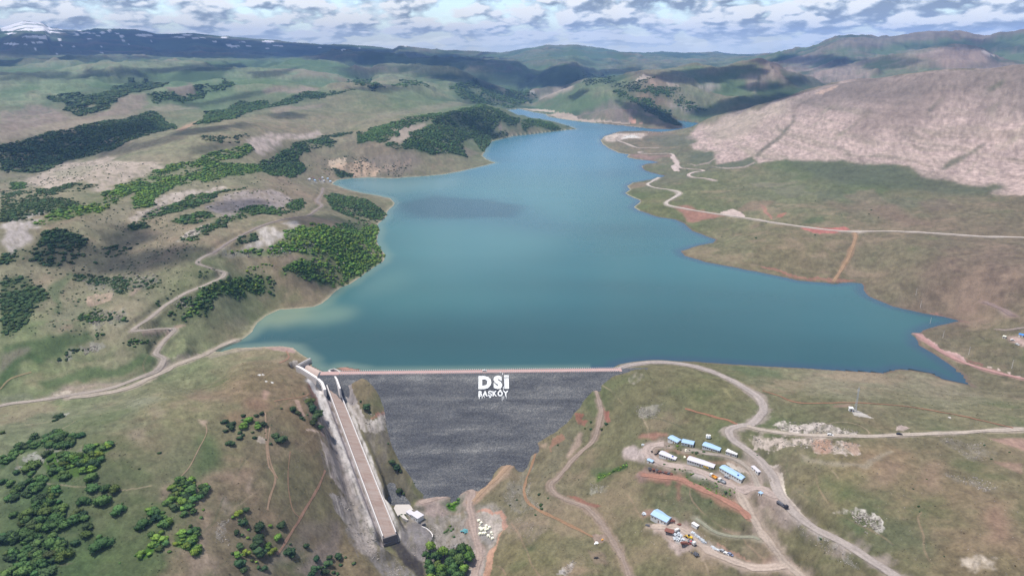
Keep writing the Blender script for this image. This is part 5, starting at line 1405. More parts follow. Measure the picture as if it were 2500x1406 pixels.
# ------------------------------------------------------------------ mesh builder for built things
class MB:
    def __init__(s):
        s.v, s.f = [], []

    def add(s, v, f):
        o = len(s.v)
        s.v += [tuple(map(float, p)) for p in v]
        s.f += [tuple(o + i for i in q) for q in f]
        return s

    def box(s, x0, y0, z0, x1, y1, z1, taper=0.0):
        t = taper
        v = [(x0, y0, z0), (x1, y0, z0), (x1, y1, z0), (x0, y1, z0), (x0 + t, y0 + t, z1), (x1 - t, y0 + t, z1), (x1 - t, y1 - t, z1), (x0 + t, y1 - t, z1)]
        return s.add(v, [(3, 2, 1, 0), (4, 5, 6, 7), (0, 1, 5, 4), (1, 2, 6, 5), (2, 3, 7, 6), (3, 0, 4, 7)])

    def cyl(s, p0, p1, r0, r1=None, n=10):
        r1 = r0 if r1 is None else r1
        p0, p1 = Vector(p0), Vector(p1)
        d = (p1 - p0).normalized()
        a = d.orthogonal().normalized(); b = d.cross(a)
        v = []
        for p, r in ((p0, r0), (p1, r1)):
            v += [tuple(p + (a * math.cos(2 * math.pi * k / n) + b * math.sin(2 * math.pi * k / n)) * r) for k in range(n)]
        f = [(k, (k + 1) % n, n + (k + 1) % n, n + k) for k in range(n)] + [tuple(range(n))[::-1], tuple(range(n, 2 * n))]
        return s.add(v, f)

    def gable(s, L, Wd, z0, rise, over=0.3, th=0.12):
        """pitched roof along x"""
        l, w = L / 2 + over, Wd / 2 + over
        v = [(-l, -w, z0), (l, -w, z0), (l, 0, z0 + rise), (-l, 0, z0 + rise), (l, w, z0), (-l, w, z0)]
        v += [(x, y, z + th) for x, y, z in v]
        return s.add(v, [(6, 7, 8, 9), (9, 8, 10, 11), (1, 0, 3, 2), (2, 3, 5, 4), (0, 1, 7, 6), (4, 5, 11, 10), (1, 2, 8, 7), (2, 4, 10, 8), (0, 6, 9, 3), (3, 9, 11, 5)])

    def build(s, name, mat, parent=None, smooth=False):
        me = bpy.data.meshes.new(name)
        me.from_pydata(s.v, [], s.f)
        me.update()
        if smooth:
            me.polygons.foreach_set('use_smooth', [True] * len(me.polygons))
        me.materials.append(mat)
        o = bpy.data.objects.new(name, me)
        COL.objects.link(o)
        if parent:
            o.parent = parent
        return o


def empty(name, loc, rz=0.0, label=None, cat=None, group=None):
    o = bpy.data.objects.new(name, None)
    COL.objects.link(o)
    o.empty_display_size = 1.0
    o.location = loc
    o.rotation_euler = (0, 0, rz)
    return put(o, label, cat, group)


def wall_line(mb, P, t0, t1, z0, z1):
    """wall along points P (x, y): offsets t0..t1 to its left, base z0 and top z1 (numbers or lists)"""
    P = np.asarray(P, float)
    n = len(P)
    T = np.gradient(P, axis=0); T /= np.linalg.norm(T, axis=1)[:, None]
    Nn = np.stack([-T[:, 1], T[:, 0]], 1)
    z0 = np.broadcast_to(z0, n); z1 = np.broadcast_to(z1, n)
    v = []
    for k in range(n):
        a = P[k] + Nn[k] * t0; b = P[k] + Nn[k] * t1
        v += [(a[0], a[1], z0[k]), (b[0], b[1], z0[k]), (b[0], b[1], z1[k]), (a[0], a[1], z1[k])]
    f = []
    for k in range(n - 1):
        o = 4 * k
        f += [(o, o + 4, o + 7, o + 3), (o + 3, o + 7, o + 6, o + 2), (o + 2, o + 6, o + 5, o + 1), (o + 1, o + 5, o + 4, o)]
    f += [(0, 3, 2, 1), (4 * n - 4, 4 * n - 3, 4 * n - 2, 4 * n - 1)]
    return mb.add(v, f)


# ------------------------------------------------------------------ the dam
# rockfill: dark blue-grey stones with pale ones between, in faint level bands left by the placing of the lifts
m, nt, b = new_mat('rockfill')
co = N(nt, 'ShaderNodeTexCoord').outputs['Object']
vo = N(nt, 'ShaderNodeTexVoronoi')
vo.inputs['Scale'].default_value = 1.1
nt.links.new(co, vo.inputs['Vector'])
bwn = N(nt, 'ShaderNodeRGBToBW')
nt.links.new(vo.outputs['Color'], bwn.inputs[0])
mp = N(nt, 'ShaderNodeMapping')
mp.inputs['Scale'].default_value = (0.020, 0.075, 0.075)
nt.links.new(co, mp.inputs['Vector'])
band = noise(nt, mp.outputs[0], 1.0, 4, 0.6, 0.5)
mp2 = N(nt, 'ShaderNodeMapping')
mp2.inputs['Scale'].default_value = (0.002, 0.10, 0.10)
nt.links.new(co, mp2.inputs['Vector'])
band2 = noise(nt, mp2.outputs[0], 1.0, 3, 0.6)
fine = noise(nt, co, 0.9, 4, 0.7)
v = mathn(nt, 'ADD', mathn(nt, 'MULTIPLY', bwn.outputs[0], 0.17), mathn(nt, 'MULTIPLY', fine, 0.26))
v = mathn(nt, 'ADD', v, mathn(nt, 'MULTIPLY', mathn(nt, 'ADD', band, mathn(nt, 'MULTIPLY', band2, 0.55)), 0.42))
c = ramp(nt, v, [(0.38, (0.042, 0.044, 0.050)), (0.50, (0.078, 0.080, 0.086)), (0.60, (0.126, 0.125, 0.124)), (0.74, (0.27, 0.262, 0.245))])
nt.links.new(c, b.inputs['Base Color'])
b.inputs['Roughness'].default_value = 0.9
bp = N(nt, 'ShaderNodeBump')
bp.inputs['Strength'].default_value = 0.8
bp.inputs['Distance'].default_value = 0.7
nt.links.new(mathn(nt, 'ADD', vo.outputs['Distance'], fine), bp.inputs['Height'])
nt.links.new(bp.outputs[0], b.inputs['Normal'])
ROCKFILL = m
CRESTM = plain('crest_gravel', (164, 136, 130), 0.95, 0.25, 0.25)
CONCM = plain('concrete', (176, 169, 162), 0.85, 0.18, 0.15)
CONCW = plain('pale_concrete', (206, 199, 195), 0.85, 0.14, 0.12)
CONCD = plain('stained_concrete', (170, 152, 142), 0.85, 0.25, 0.10)
WHITEP = plain('white_paint', (0.82, 0.82, 0.80), 0.7, 0.06, 0.8)

dam = empty('dam', (DA[0], DA[1], 0), math.atan2(DT[1], DT[0]), 'grey rockfill dam with white lettering and a pink crest road', 'dam')
NA, ND = 230, 92
xs = np.linspace(-26, LD + 34, NA)
ss = np.linspace(0, 148, ND)
X, Sg = np.meshgrid(xs, ss, indexing='ij')
rough = (fbm(X / 1.7, Sg / 1.7, 2, 4) * 0.35 + fbm(X / 14, Sg / 7, 3, 8) * 0.5) * sstep(0, 4, Sg)
Yf = -Sg * 0.862                     # local +y points to the lake, so the face runs to -y
Zf = 4.9 - (Sg * 0.862) * DAM_SLOPE + rough
Vd = np.stack([X, Yf, Zf], -1).reshape(-1, 3)
ix = np.arange(NA * ND).reshape(NA, ND)
fd = np.stack([ix[:-1, :-1], ix[:-1, 1:], ix[1:, 1:], ix[1:, :-1]], -1).reshape(-1, 4)
face = grid_mesh('rockfill_face', Vd, fd, ROCKFILL, None, False)
if face.data.polygons[0].normal.z < 0:
    face.data.flip_normals()
face.parent = dam
mb = MB()
mb.add([(-26, 8.6, 4.6), (LD + 34, 8.6, 4.6), (LD + 34, 36, -12), (-26, 36, -12), (-26, 0, 4.6), (LD + 34, 0, 4.6)], [(0, 1, 2, 3), (4, 5, 1, 0)])
mb.build('upstream_face', ROCKFILL, dam)
mb = MB()
mb.box(-24, 0.0, 4.3, LD + 6, 8.0, 5.0)
mb.build('crest_road', CRESTM, dam)

# lettering in white painted stones on the face: the paint has missed gaps between the stones
m, nt, b = new_mat('painted_stones')
co = N(nt, 'ShaderNodeTexCoord').outputs['Object']
pn = noise(nt, co, 0.9, 4, 0.7)
nt.links.new(ramp(nt, pn, [(0.33, (0.16, 0.16, 0.17)), (0.43, (0.70, 0.70, 0.69)), (0.6, (0.84, 0.84, 0.83))]), b.inputs['Base Color'])
b.inputs['Roughness'].default_value = 0.9
bp = N(nt, 'ShaderNodeBump'); bp.inputs['Distance'].default_value = 0.6
nt.links.new(pn, bp.inputs['Height']); nt.links.new(bp.outputs[0], b.inputs['Normal'])
PAINTED = m
SLA = math.atan(DAM_SLOPE)


def word(text, p_left, p_right, p_top, bold, xs_=1.0):
    """one mesh per letter, lying on the face between two photo pixels"""
    xl = at_dam(*p_left); xr = at_dam(*p_right); xt = at_dam(*p_top)

    def loc(p):
        d = np.array(p[:2]) - DA
        return d @ DT, -(d @ DN) / 0.862          # along, up the slope (negative = down)
    u0, v0 = loc(xl); u1, _ = loc(xr); _, v1 = loc(xt)
    cur = bpy.data.curves.new('letter', 'FONT')
    cur.body = text
    cur.size = 1.0
    cur.offset = bold
    cur.extrude = 0.02
    cur.resolution_u = 3
    tmp = bpy.data.objects.new('letter', cur)
    COL.objects.link(tmp)
    bpy.context.view_layer.update()
    me = bpy.data.meshes.new_from_object(tmp)
    co = np.empty(len(me.vertices) * 3, np.float32)
    me.vertices.foreach_get('co', co)
    co = co.reshape(-1, 3)
    mn, mx = co.min(0), co.max(0)
    polys = [tuple(p.vertices) for p in me.polygons]
    bpy.data.objects.remove(tmp)
    return co, polys, mn, mx, (u0, u1, v0, v1)


def lay(text, p_left, p_right, p_top, bold, gap, capz=None):
    cx = 0.0
    glyphs = []
    for ch in text:
        co, polys, mn, mx, box = word(ch if ch != 'İ' else 'I', p_left, p_right, p_top, bold)
        if ch == 'İ':
            bars = MB().box(0, -bold, -.02, .27, .60 + bold * 0, .02).box(0.0, .645, -.02, .27, .72 + bold, .02)
            co = np.array(bars.v, np.float32); polys = bars.f; mn, mx = co.min(0), co.max(0)
        glyphs.append((co, polys, mn, mx, cx))
        cx += (mx[0] - mn[0]) + gap
    total = cx - gap
    u0, u1, v0, v1 = box
    hcap = 0.72 + 2 * bold if capz is None else capz
    for ch, (co, polys, mn, mx, off) in zip(text, glyphs):
        q = np.empty_like(co)
        x = u0 + (co[:, 0] - mn[0] + off) / total * (u1 - u0)
        top = hcap
        y = v0 + (co[:, 1] + bold) / top * (v1 - v0)
        rr_ = 0.30 * fbm(x / 1.3, y / 1.3, 2, 5)
        x = x + rr_; y = y + 0.5 * rr_
        hgt = 0.62 + (co[:, 2] > 0) * 0.12
        mbl = MB()
        s = y * 0.862
        mbl.add(np.stack([x, s + np.sin(SLA) * hgt * 0, 4.9 + s * DAM_SLOPE + hgt], -1), polys)
        mbl.build('letter', PAINTED, dam)


lay('DSİ', (1168, 951), (1243, 951), (1205, 917), 0.062, 0.12)
lay('BAŞKÖY', (1168, 969), (1241, 969), (1205, 954.5), 0.038, 0.06)
# runs of whitewash below the letters
for x0, y0, y1, w in ((1170, 969, 975, 2.2), (1177, 969, 974, 1.8), (1226, 968, 980, 1.4), (1230, 968, 976, 1.2), (1236, 968, 974, 1.2), (1183, 968, 972, 1.6), (1229, 945, 958, 1.4), (1222, 940, 952, 1.0), (1227, 912, 915, 2.2), (1222, 909, 911, 1.6)):
    a = np.array(at_dam(x0, y0)); c = np.array(at_dam(x0, y1)); wd_ = w / 2.36 / 2
    q = [(a[0] - wd_, a[1], a[2]), (a[0] + wd_, a[1], a[2]), (c[0] + wd_ * .5, c[1], c[2]), (c[0] - wd_ * .5, c[1], c[2])]
    L = []
    for h in (0.4, 0.66):
        for p in q:
            d = np.array(p[:2]) - DA
            L.append((d @ DT, -(d @ DN), p[2] + h))
    MB().add(L, [(0, 3, 2, 1), (4, 5, 6, 7), (0, 1, 5, 4), (1, 2, 6, 5), (2, 3, 7, 6), (3, 0, 4, 7)]).build('whitewash_run', PAINTED, dam)

# marker posts along both edges of the crest
mb = MB().box(-0.45, -0.4, 0, 0.45, 0.4, 1.1, 0.08)
mb.box(-0.34, -0.3, 1.1, 0.34, 0.3, 1.25, 0.1)
pp = mb.build('marker_post', CONCW)
first = True
for side, lab, y in (('lake', 'small white marker post on the lake edge of the dam crest', 7.5), ('down', 'small white marker post on the downstream edge of the dam crest', 0.5)):
    for k in range(136):
        o = pp if first else pp.copy()
        if not first:
            COL.objects.link(o)
        first = False
        x = -4 + k * (LD + 6) / 135
        q = DA + DT * x - DN * y
        o.location = (q[0], q[1], 4.98)
        o.rotation_euler = (0, 0, math.atan2(DT[1], DT[0]))
        put(o, lab, 'marker post', 'white marker posts along the dam crest')

# ------------------------------------------------------------------ the spillway
sp_ = empty('spillway', (CH0[0], CH0[1], -2.5), 0, 'concrete spillway with overflow sill, side trough and long brown-floored chute left of the dam', 'spillway')


def rel(o):
    o.parent = sp_
    o.matrix_parent_inverse = Matrix.Translation(-Vector(sp_.location))
    return o


NS = 40
hw = lambda s: np.interp(s, [0, CHL], [4.5, 5.3])
mb = MB()
v = []; f = []
for k in range(NS + 1):
    s = CHL * k / NS
    for q in (-1, -0.33, 0.33, 1):
        v.append(chp(s, q * hw(s)))
for k in range(NS):
    for q in range(3):
        o = 4 * k + q
        f.append((o, o + 1, o + 5, o + 4))
mb.add(v, f)
m, nt, b = new_mat('chute_floor')
co = N(nt, 'ShaderNodeTexCoord').outputs['Object']
mp = N(nt, 'ShaderNodeMapping')
mp.inputs['Rotation'].default_value = (0, 0, -math.atan2(CHT[1], CHT[0]))
nt.links.new(co, mp.inputs['Vector'])
br = N(nt, 'ShaderNodeTexBrick')
br.inputs['Scale'].default_value = 1.0
br.inputs['Brick Width'].default_value = 10.0
br.inputs['Row Height'].default_value = 5.0
br.inputs['Mortar Size'].default_value = 0.06
br.inputs['Color1'].default_value = (0.235, 0.165, 0.135, 1); br.inputs['Color2'].default_value = (0.28, 0.205, 0.17, 1); br.inputs['Mortar'].default_value = (0.16, 0.12, 0.10, 1)
nt.links.new(mp.outputs[0], br.inputs['Vector'])
mp2 = N(nt, 'ShaderNodeMapping')
mp2.inputs['Rotation'].default_value = (0, 0, -math.atan2(CHT[1], CHT[0]))
mp2.inputs['Scale'].default_value = (0.05, 0.45, 0.1)
nt.links.new(co, mp2.inputs['Vector'])
st = noise(nt, mp2.outputs[0], 1.0, 5, 0.6)
fl = mixc(nt, ramp(nt, st, [(0.35, (0, 0, 0)), (0.75, (1, 1, 1))]), br.outputs['Color'], (0.32, 0.265, 0.235, 1))
nt.links.new(fl, b.inputs['Base Color'])
b.inputs['Roughness'].default_value = 0.8
fo = rel(mb.build('chute_floor', m))
if fo.data.polygons[0].normal.z < 0:
    fo.data.flip_normals()
for q in (-1, 1):
    mb = MB()
    Pw = np.array([chp(CHL * k / NS, q * hw(CHL * k / NS))[:2] for k in range(NS + 1)])
    zc = np.array([chute_z(CHL * k / NS) for k in range(NS + 1)])
    sgn = 1 if (np.array([-CHT[1], CHT[0]]) @ CHN) * q > 0 else -1
    wall_line(mb, Pw, 0.0, sgn * 0.8, zc - 4, zc + 2.4)
    o = rel(mb.build('chute_wall', CONCW))
mb = MB()
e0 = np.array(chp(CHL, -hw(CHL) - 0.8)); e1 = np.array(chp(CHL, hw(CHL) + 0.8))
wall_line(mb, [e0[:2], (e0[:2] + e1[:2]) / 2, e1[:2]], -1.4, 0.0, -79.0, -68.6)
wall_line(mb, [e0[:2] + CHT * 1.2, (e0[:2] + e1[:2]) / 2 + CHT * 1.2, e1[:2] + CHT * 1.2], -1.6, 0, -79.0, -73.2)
rel(mb.build('end_sill', plain('dark_concrete', (104, 98, 96), 0.6, 0.3, 0.3)))  # end sill in concrete darker than the chute walls


def zpts(crop, pts, z):
    p = px(crop, pts)
    x, y = at_z(p[:, 0], p[:, 1], z)
    return np.stack([x, y], 1)


# overflow sill: rounded crest, flat toe in the trough
mb = MB()
WL = np.linalg.norm(WE1 - WE0)
prof = [(-3.2, -5), (-3.0, 0.0), (-2.4, 0.35), (0.0, 0.6), (1.6, 0.2), (3.2, -1.2), (4.6, -3.2), (5.4, -5.2), (5.4, -7)]
v = []; f = []
for k in range(15):
    a = WE0 + TW * (WL * k / 14)
    for y, z in prof:
        q = a + TNv * y
        v.append((q[0], q[1], z))
n = len(prof)
for k in range(14):
    for q in range(n - 1):
        o = k * n + q
        f.append((o, o + n, o + n + 1, o + 1))
mb.add(v, f)
rel(mb.build('overflow_sill', CONCD))
# trough floor with shallow dark water
tl = zpts('J', [(430, 480), (500, 500), (700, 620), (1000, 790), (1180, 890), (1230, 1060), (1530, 985), (1460, 900), (1330, 810), (1100, 720), (800, 610), (560, 470)], -3.4)
mb = MB().add([(x, y, -3.0) for x, y in tl], [tuple(range(len(tl)))])
m, nt, b = new_mat('trough_water')
b.inputs['Base Color'].default_value = (0.075, 0.10, 0.095, 1)
b.inputs['Roughness'].default_value = 0.12
o = mb.build('pool_water', m)
if o.data.polygons[0].normal.z < 0:
    o.data.flip_normals()
put(o, kind='structure')
lw = zpts('J', [(330, 390), (480, 460), (640, 560), (800, 660), (960, 760), (1110, 880), (1160, 980), (1200, 1060)], 3.0)
mb = MB(); wall_line(mb, lw, -2.6, 0.0, -7, np.interp(np.arange(8), [0, 4, 7], [3.0, 3.0, 0.6]))
rel(mb.build('trough_wall', CONCW))
rwp = zpts('J', [(1250, 560), (1330, 590), (1420, 670), (1500, 790), (1560, 950), (1600, 1050)], 5.0)
mb = MB(); wall_line(mb, rwp, 0.0, 1.6, -7, np.linspace(5, 3.2, 6))
rel(mb.build('trough_wall', CONCW))
cap = zpts('J', [(1250, 560), (1340, 510), (1450, 490), (1560, 530), (1650, 600)], 5.0)
mb = MB(); wall_line(mb, cap, -1.2, 0.0, -7, 5.1)
rel(mb.build('abutment_wall', CONCM))
wp = zpts('J', [(360, 385), (460, 330), (600, 260), (722, 200)], 4.0)
mb = MB(); wall_line(mb, wp, -1.6, 1.6, -8, 4.0)
rel(mb.build('wing_wall', CONCM))
mb = MB(); wall_line(mb, wp, -0.7, -0.3, 4.0, 5.0); wall_line(mb, wp, 0.3, 0.7, 4.0, 5.0)
rel(mb.build('parapet', CONCW))

# ------------------------------------------------------------------ shrubs and trees
def ico(sub):
    import bmesh
    bm = bmesh.new()
    bmesh.ops.create_icosphere(bm, subdivisions=sub, radius=1.0)
    v = np.array([q.co[:] for q in bm.verts]); f = np.array([[q.index for q in p.verts] for p in bm.faces])
    bm.free()
    return v, f


def noise3(v, s, seed):
    return (vnoise(v[:, 0] * s + seed, v[:, 1] * s + 3.1 * seed, seed % 20) + vnoise(v[:, 1] * s - seed, v[:, 2] * s + 1.7, (seed + 3) % 20) + vnoise(v[:, 2] * s + 2.2, v[:, 0] * s - seed, (seed + 6) % 20)) / 1.6


# crown of leaf clumps: a lumpy core with loose leaf faces all over it
m, nt, b = new_mat('shrub_leaves')
oi = N(nt, 'ShaderNodeObjectInfo')
co = N(nt, 'ShaderNodeTexCoord').outputs['Object']
n1 = noise(nt, co, 2.6, 4, 0.7)
n2 = noise(nt, co, 11.0, 2, 0.6)
v = mathn(nt, 'MULTIPLY_ADD', mathn(nt, 'ADD', mathn(nt, 'MULTIPLY', n1, 0.6), mathn(nt, 'MULTIPLY', n2, 0.4)), 2.4, -0.2)
hv = N(nt, 'ShaderNodeVectorMath', operation='SCALE')
nt.links.new(oi.outputs['Color'], hv.inputs[0]); nt.links.new(v, hv.inputs['Scale'])
nt.links.new(hv.outputs[0], b.inputs['Base Color'])
b.inputs['Roughness'].default_value = 0.8
b.inputs['Specular IOR Level'].default_value = 0.15
LEAF = m
BARK = plain('bark', (0.09, 0.07, 0.055), 0.95, 0.3, 2.0)
SHRUBM = attr_mat('shrub_cover', fine=1.3, mid=0.3, amp=0.8, bump=0.6, rough=0.85)


def crown_mesh(seed, tall=0.85, leaves=650, lobes=8):
    """a clump of unequal lobes, each lumpy, with loose leaf faces standing off them"""
    r_ = np.random.default_rng(seed)
    v0, f0 = ico(2)
    V, Fc, off, pts_ = [], [], 0, []
    for q in range(lobes):
        a = r_.uniform(0, 6.28); d = 0.62 * math.sqrt(r_.uniform(0, 1)) if q else 0.0
        rad = r_.uniform(0.30, 0.50) if q else 0.58
        c = np.array([d * math.cos(a), d * math.sin(a), tall * (0.62 - 0.42 * d) * r_.uniform(0.75, 1.15)])
        k = 0.86 + 0.30 * noise3(v0, 2.2, seed + q) + 0.16 * noise3(v0, 5.5, seed + q + 5)
        p = v0 * k[:, None] * rad * np.array([1.0, 1.0, 0.85]) + c
        p[:, 2] = np.maximum(p[:, 2], -0.06)
        V.append(p); Fc += [tuple(t + off) for t in f0]; off += len(p); pts_.append((p, c))
    ex = []
    for q in range(leaves):
        p, c0 = pts_[r_.integers(lobes)]
        s_ = p[r_.integers(len(p))]
        c = c0 + (s_ - c0) * r_.uniform(0.95, 1.28)
        a = r_.normal(size=3); a /= np.linalg.norm(a)
        bb = np.cross(a, r_.normal(size=3)); bb /= np.linalg.norm(bb) + 1e-6
        w = r_.uniform(0.04, 0.11)
        ex += [c - a * w, c + bb * w * 0.8, c + a * w, c - bb * w * 0.8]
    V.append(np.array(ex))
    Fc += [(off + 4 * q, off + 4 * q + 1, off + 4 * q + 2, off + 4 * q + 3) for q in range(leaves)]
    return np.concatenate(V), Fc


L1 = 'left bank'
SHR = []      # (x, y, radius, tone, label)
SING = 'lone'


def shade(kind):
    h = {'d': (0.036, 0.068, 0.024), 'm': (0.050, 0.100, 0.026), 'b': (0.098, 0.178, 0.028)}[kind]
    k = rng.uniform(0.62, 1.35)
    w = rng.uniform(-0.25, 0.45) if rng.random() < 0.4 else rng.uniform(-0.1, 0.15)      # some olive, some bluish
    return (h[0] * k * (1.05 + w), h[1] * k, h[2] * k * (1.05 - 0.5 * w))


def scatter(crop, pts, cover, r0, r1, tone, label, gap=0.0):
    ii, jj, _ = hit(dens_poly(px(crop, pts), 10))
    i0 = max(0, int(ii.min()) - 3); i1 = min(NI - 1, int(ii.max()) + 4)
    j0 = max(0, int(jj.min()) - 3); j1 = min(NJ - 1, int(jj.max()) + 4)
    sl = (slice(i0, i1), slice(j0, j1))
    m = poly_in(np.stack([ii, jj], 1), IJ_I[sl] + WI[sl] * 6, IJ_J[sl] + WJ[sl] * 4) & (SD[sl] > r0 * 0.4)
    th = fbm(GX[sl] / 40, GY[sl] / 40, 3, 11)
    ug = blur((m * np.clip(0.9 + th * 1.6, 0.1, 1.3)).astype(np.float32), 1)[..., None] * min(0.95, cover * 1.25)
    uc = (lin((76, 106, 42) if 'b' in tone else (58, 82, 44)) * KAL).astype(np.float32)
    COLR[sl] = COLR[sl] * (1 - ug) + ug * uc
    cell = np.gradient(R)[i0:i1, None] * R[i0:i1, None] * (AZ[1] - AZ[0])
    w = (cell * m * np.clip(0.85 + th * (1.0 if cover > 0.6 else 1.7), 0.10, 2)).ravel()
    tot = (cell * m).sum()
    if label == L1:
        r0, r1 = r0 * 0.62, r1 * 0.80
    n = int((2.2 if label == L1 else 2.3 if crop == 'F' else 1.35) * cover * tot / (math.pi * ((r0 + r1) / 2) ** 2) * 1.5)
    if n == 0 or w.sum() <= 0:
        return
    q = rng.choice(len(w), n, p=w / w.sum())
    a, c = np.unravel_index(q, m.shape)
    fi = a + i0 + rng.uniform(0, 1, n); fj = c + j0 + rng.uniform(0, 1, n)
    rr_ = np.interp(fi, np.arange(NI), R); az = -AZM + fj / (NJ - 1) * 2 * AZM
    for k in range(n):
        rad = (r0 + (r1 - r0) * rng.random() ** 1.6) * rng.uniform(0.75, 1.1)
        t = tone[rng.integers(len(tone))]
        SHR.append((rr_[k] * math.sin(az[k]), rr_[k] * math.cos(az[k]), rad, t, label))


def singles(crop, lst, tone, label):
    s = CROPS[crop][2]
    P = hit(px(crop, lst))[2]
    for (x, y, z), it in zip(P, lst):
        d = math.hypot(x, y, HC - z)
        rad = it[2] / s / F * d * 0.98
        t = it[3] if len(it) > 3 else tone
        SHR.append((x, y, rad, t, it[4] if len(it) > 4 else label))


# near left thickets
lab = 'dark green bush in the rock-strewn thicket on the upper left of the near hillside'
scatter('F', [(0, 620), (90, 590), (130, 540), (200, 480), (300, 440), (420, 430), (500, 450), (510, 510), (450, 540), (300, 550), (150, 570), (60, 650), (0, 700)], 0.75, 3.0, 5.2, 'dmm', lab)
scatter('F', [(280, 640), (330, 570), (420, 560), (520, 530), (580, 560), (640, 500), (740, 500), (750, 540), (700, 600), (660, 690), (560, 740), (480, 760), (430, 790), (360, 770), (330, 700)], 0.62, 2.8, 5.4, 'dmmb', lab)
scatter('F', [(180, 760), (300, 720), (370, 760), (300, 790), (180, 790)], 0.6, 2.5, 4.6, 'dm', lab)
lab = 'dark green bush in the wide thicket covering the lower left corner'
scatter('F', [(60, 850), (120, 790), (220, 790), (380, 840), (380, 900), (280, 950), (120, 950), (60, 920)], 0.7, 3.0, 5.2, 'dmm', lab)
scatter('F', [(0, 960), (150, 970), (270, 950), (440, 940), (450, 1000), (560, 980), (650, 1000), (600, 1090), (500, 1100), (420, 1060), (420, 1150), (520, 1140), (680, 1110), (750, 1190), (650, 1230), (560, 1200), (480, 1260), (400, 1330), (330, 1406), (0, 1406)], 0.62, 3.0, 5.6, 'dmm', lab)
lab = 'rounded dark bush standing apart along the right edge of the lower-left thicket'
singles('F', [(625, 750, 45), (630, 815, 45), (710, 820, 35), (783, 830, 42), (572, 905, 40), (700, 915, 58), (345, 905, 30), (250, 960, 32), (215, 670, 50), (215, 718, 25), (110, 710, 25), (15, 775, 25), (70, 783, 28), (690, 1205, 55), (555, 455, 28)], 'm', lab)
singles('F', [(805, 970, 42, 'm', 'rounded mid-green bush farthest right beside the lower-left thicket')], 'm', lab)
lab = 'dark green bush in the dense clump in the middle of the near left hillside'
scatter('F', [(1130, 830), (1170, 770), (1250, 740), (1320, 790), (1310, 870), (1390, 800), (1400, 830), (1330, 890), (1280, 920), (1280, 990), (1200, 1050), (1120, 1090), (1050, 1060), (1010, 970), (1060, 910), (1140, 890)], 0.95, 2.6, 4.6, 'dmmb', lab)
singles('F', [(970, 1065, 50), (1310, 970, 25), (1365, 1012, 20), (1290, 1068, 18), (1030, 1130, 30)], 'm', 'rounded bush at the rim of the dense mid-hillside clump')
lab = 'bright green bush in the low clump below the dense mid-hillside one'
scatter('F', [(1000, 1180), (1080, 1110), (1110, 1130), (1060, 1200), (1000, 1270), (950, 1290), (940, 1260)], 0.75, 2.0, 3.6, 'mb', lab)
scatter('F', [(1190, 1110), (1280, 1080), (1370, 1090), (1340, 1140), (1340, 1200), (1380, 1230), (1350, 1270), (1270, 1230), (1200, 1200)], 0.85, 2.2, 3.8, 'bbm', lab)
singles('F', [(1085, 1220, 28), (1130, 1190, 25), (1150, 1238, 18), (920, 1268, 12), (812, 1318, 10)], 'm', 'small bush between the two low clumps on the near hillside')
lab = 'dark bush in the loose cluster on the bare brow of the near hill'
singles('F', [(1525, 365, 25), (1570, 385, 30), (1530, 425, 24), (1575, 410, 25), (1648, 318, 24), (1645, 348, 14), (1690, 360, 35, 'b'), (1655, 395, 32, 'b'), (1740, 320, 22), (1775, 305, 22), (1745, 370, 22, 'b'), (1790, 380, 25), (1745, 400, 28, 'b'), (1625, 435, 22), (1650, 450, 16), (1630, 472, 24), (1712, 432, 15), (1725, 470, 20), (1835, 510, 15), (1800, 437, 8), (1805, 482, 8), (1840, 382, 7)], 'd', lab)
singles('F', [(1560, 515, 30, 'd', 'round dark bush lowest on the left of the loose cluster on the hill brow'), (1868, 460, 30, 'd', 'dark bush touching the biggest round one right of the hill-brow cluster'), (1910, 495, 45, 'd', 'biggest round dark bush right of the loose cluster on the hill brow'),
               (1908, 270, 12, 'd', 'small dark bush on bare ground between the brow cluster and the spillway bushes'), (2057, 170, 9, 'd', 'tiny dark bush on red soil above the bushes beside the spillway')], 'd', lab)
singles('F', [(1985, 280, 28), (2020, 305, 25), (2045, 335, 20), (2060, 345, 15), (2085, 312, 10), (2100, 230, 35), (2120, 280, 35), (2150, 330, 35), (2130, 370, 30), (2170, 400, 25), (2170, 300, 25), (2110, 250, 30), (2140, 300, 30)], 'd', 'dark bush on the brink of the rock cut left of the spillway chute')
lab = 'bush in the loose group low on the near hill, left of the rock cut'
singles('F', [(1668, 962, 24), (1650, 1055, 32), (1625, 1030, 20), (1605, 1115, 25), (1640, 1130, 18), (1765, 1085, 45), (1760, 1165, 45), (1720, 1210, 30), (1630, 1205, 28), (1820, 1210, 30, 'b'), (1755, 1255, 45), (1670, 1255, 30, 'b'), (1610, 1265, 28, 'b'), (1575, 1255, 15), (1845, 1245, 30, 'b'), (1625, 1335, 40), (1650, 1370, 30),
               (1790, 1360, 25), (1755, 1350, 18), (1960, 1245, 40), (1980, 1265, 28), (1968, 1190, 12), (1890, 1150, 35, 'b'), (1835, 1065, 22, 'b'), (1685, 1090, 15, 'b'), (1620, 990, 28, 'b'), (1580, 1010, 18, 'b'), (1660, 1020, 15), (1680, 1145, 18, 'b'), (1740, 1310, 15, 'b'), (1710, 1300, 18)], 'd', lab)
singles('F', [(1910, 1065, 32, 'd', 'lone dark bush right of the loose group beside the orange track'), (2075, 1210, 25, 'd', 'lone dark bush at the end of the grey spoil strip'), (1380, 955, 15, 'b', 'small yellow-green bush on bare soil right of the dense clump')], 'd', lab)
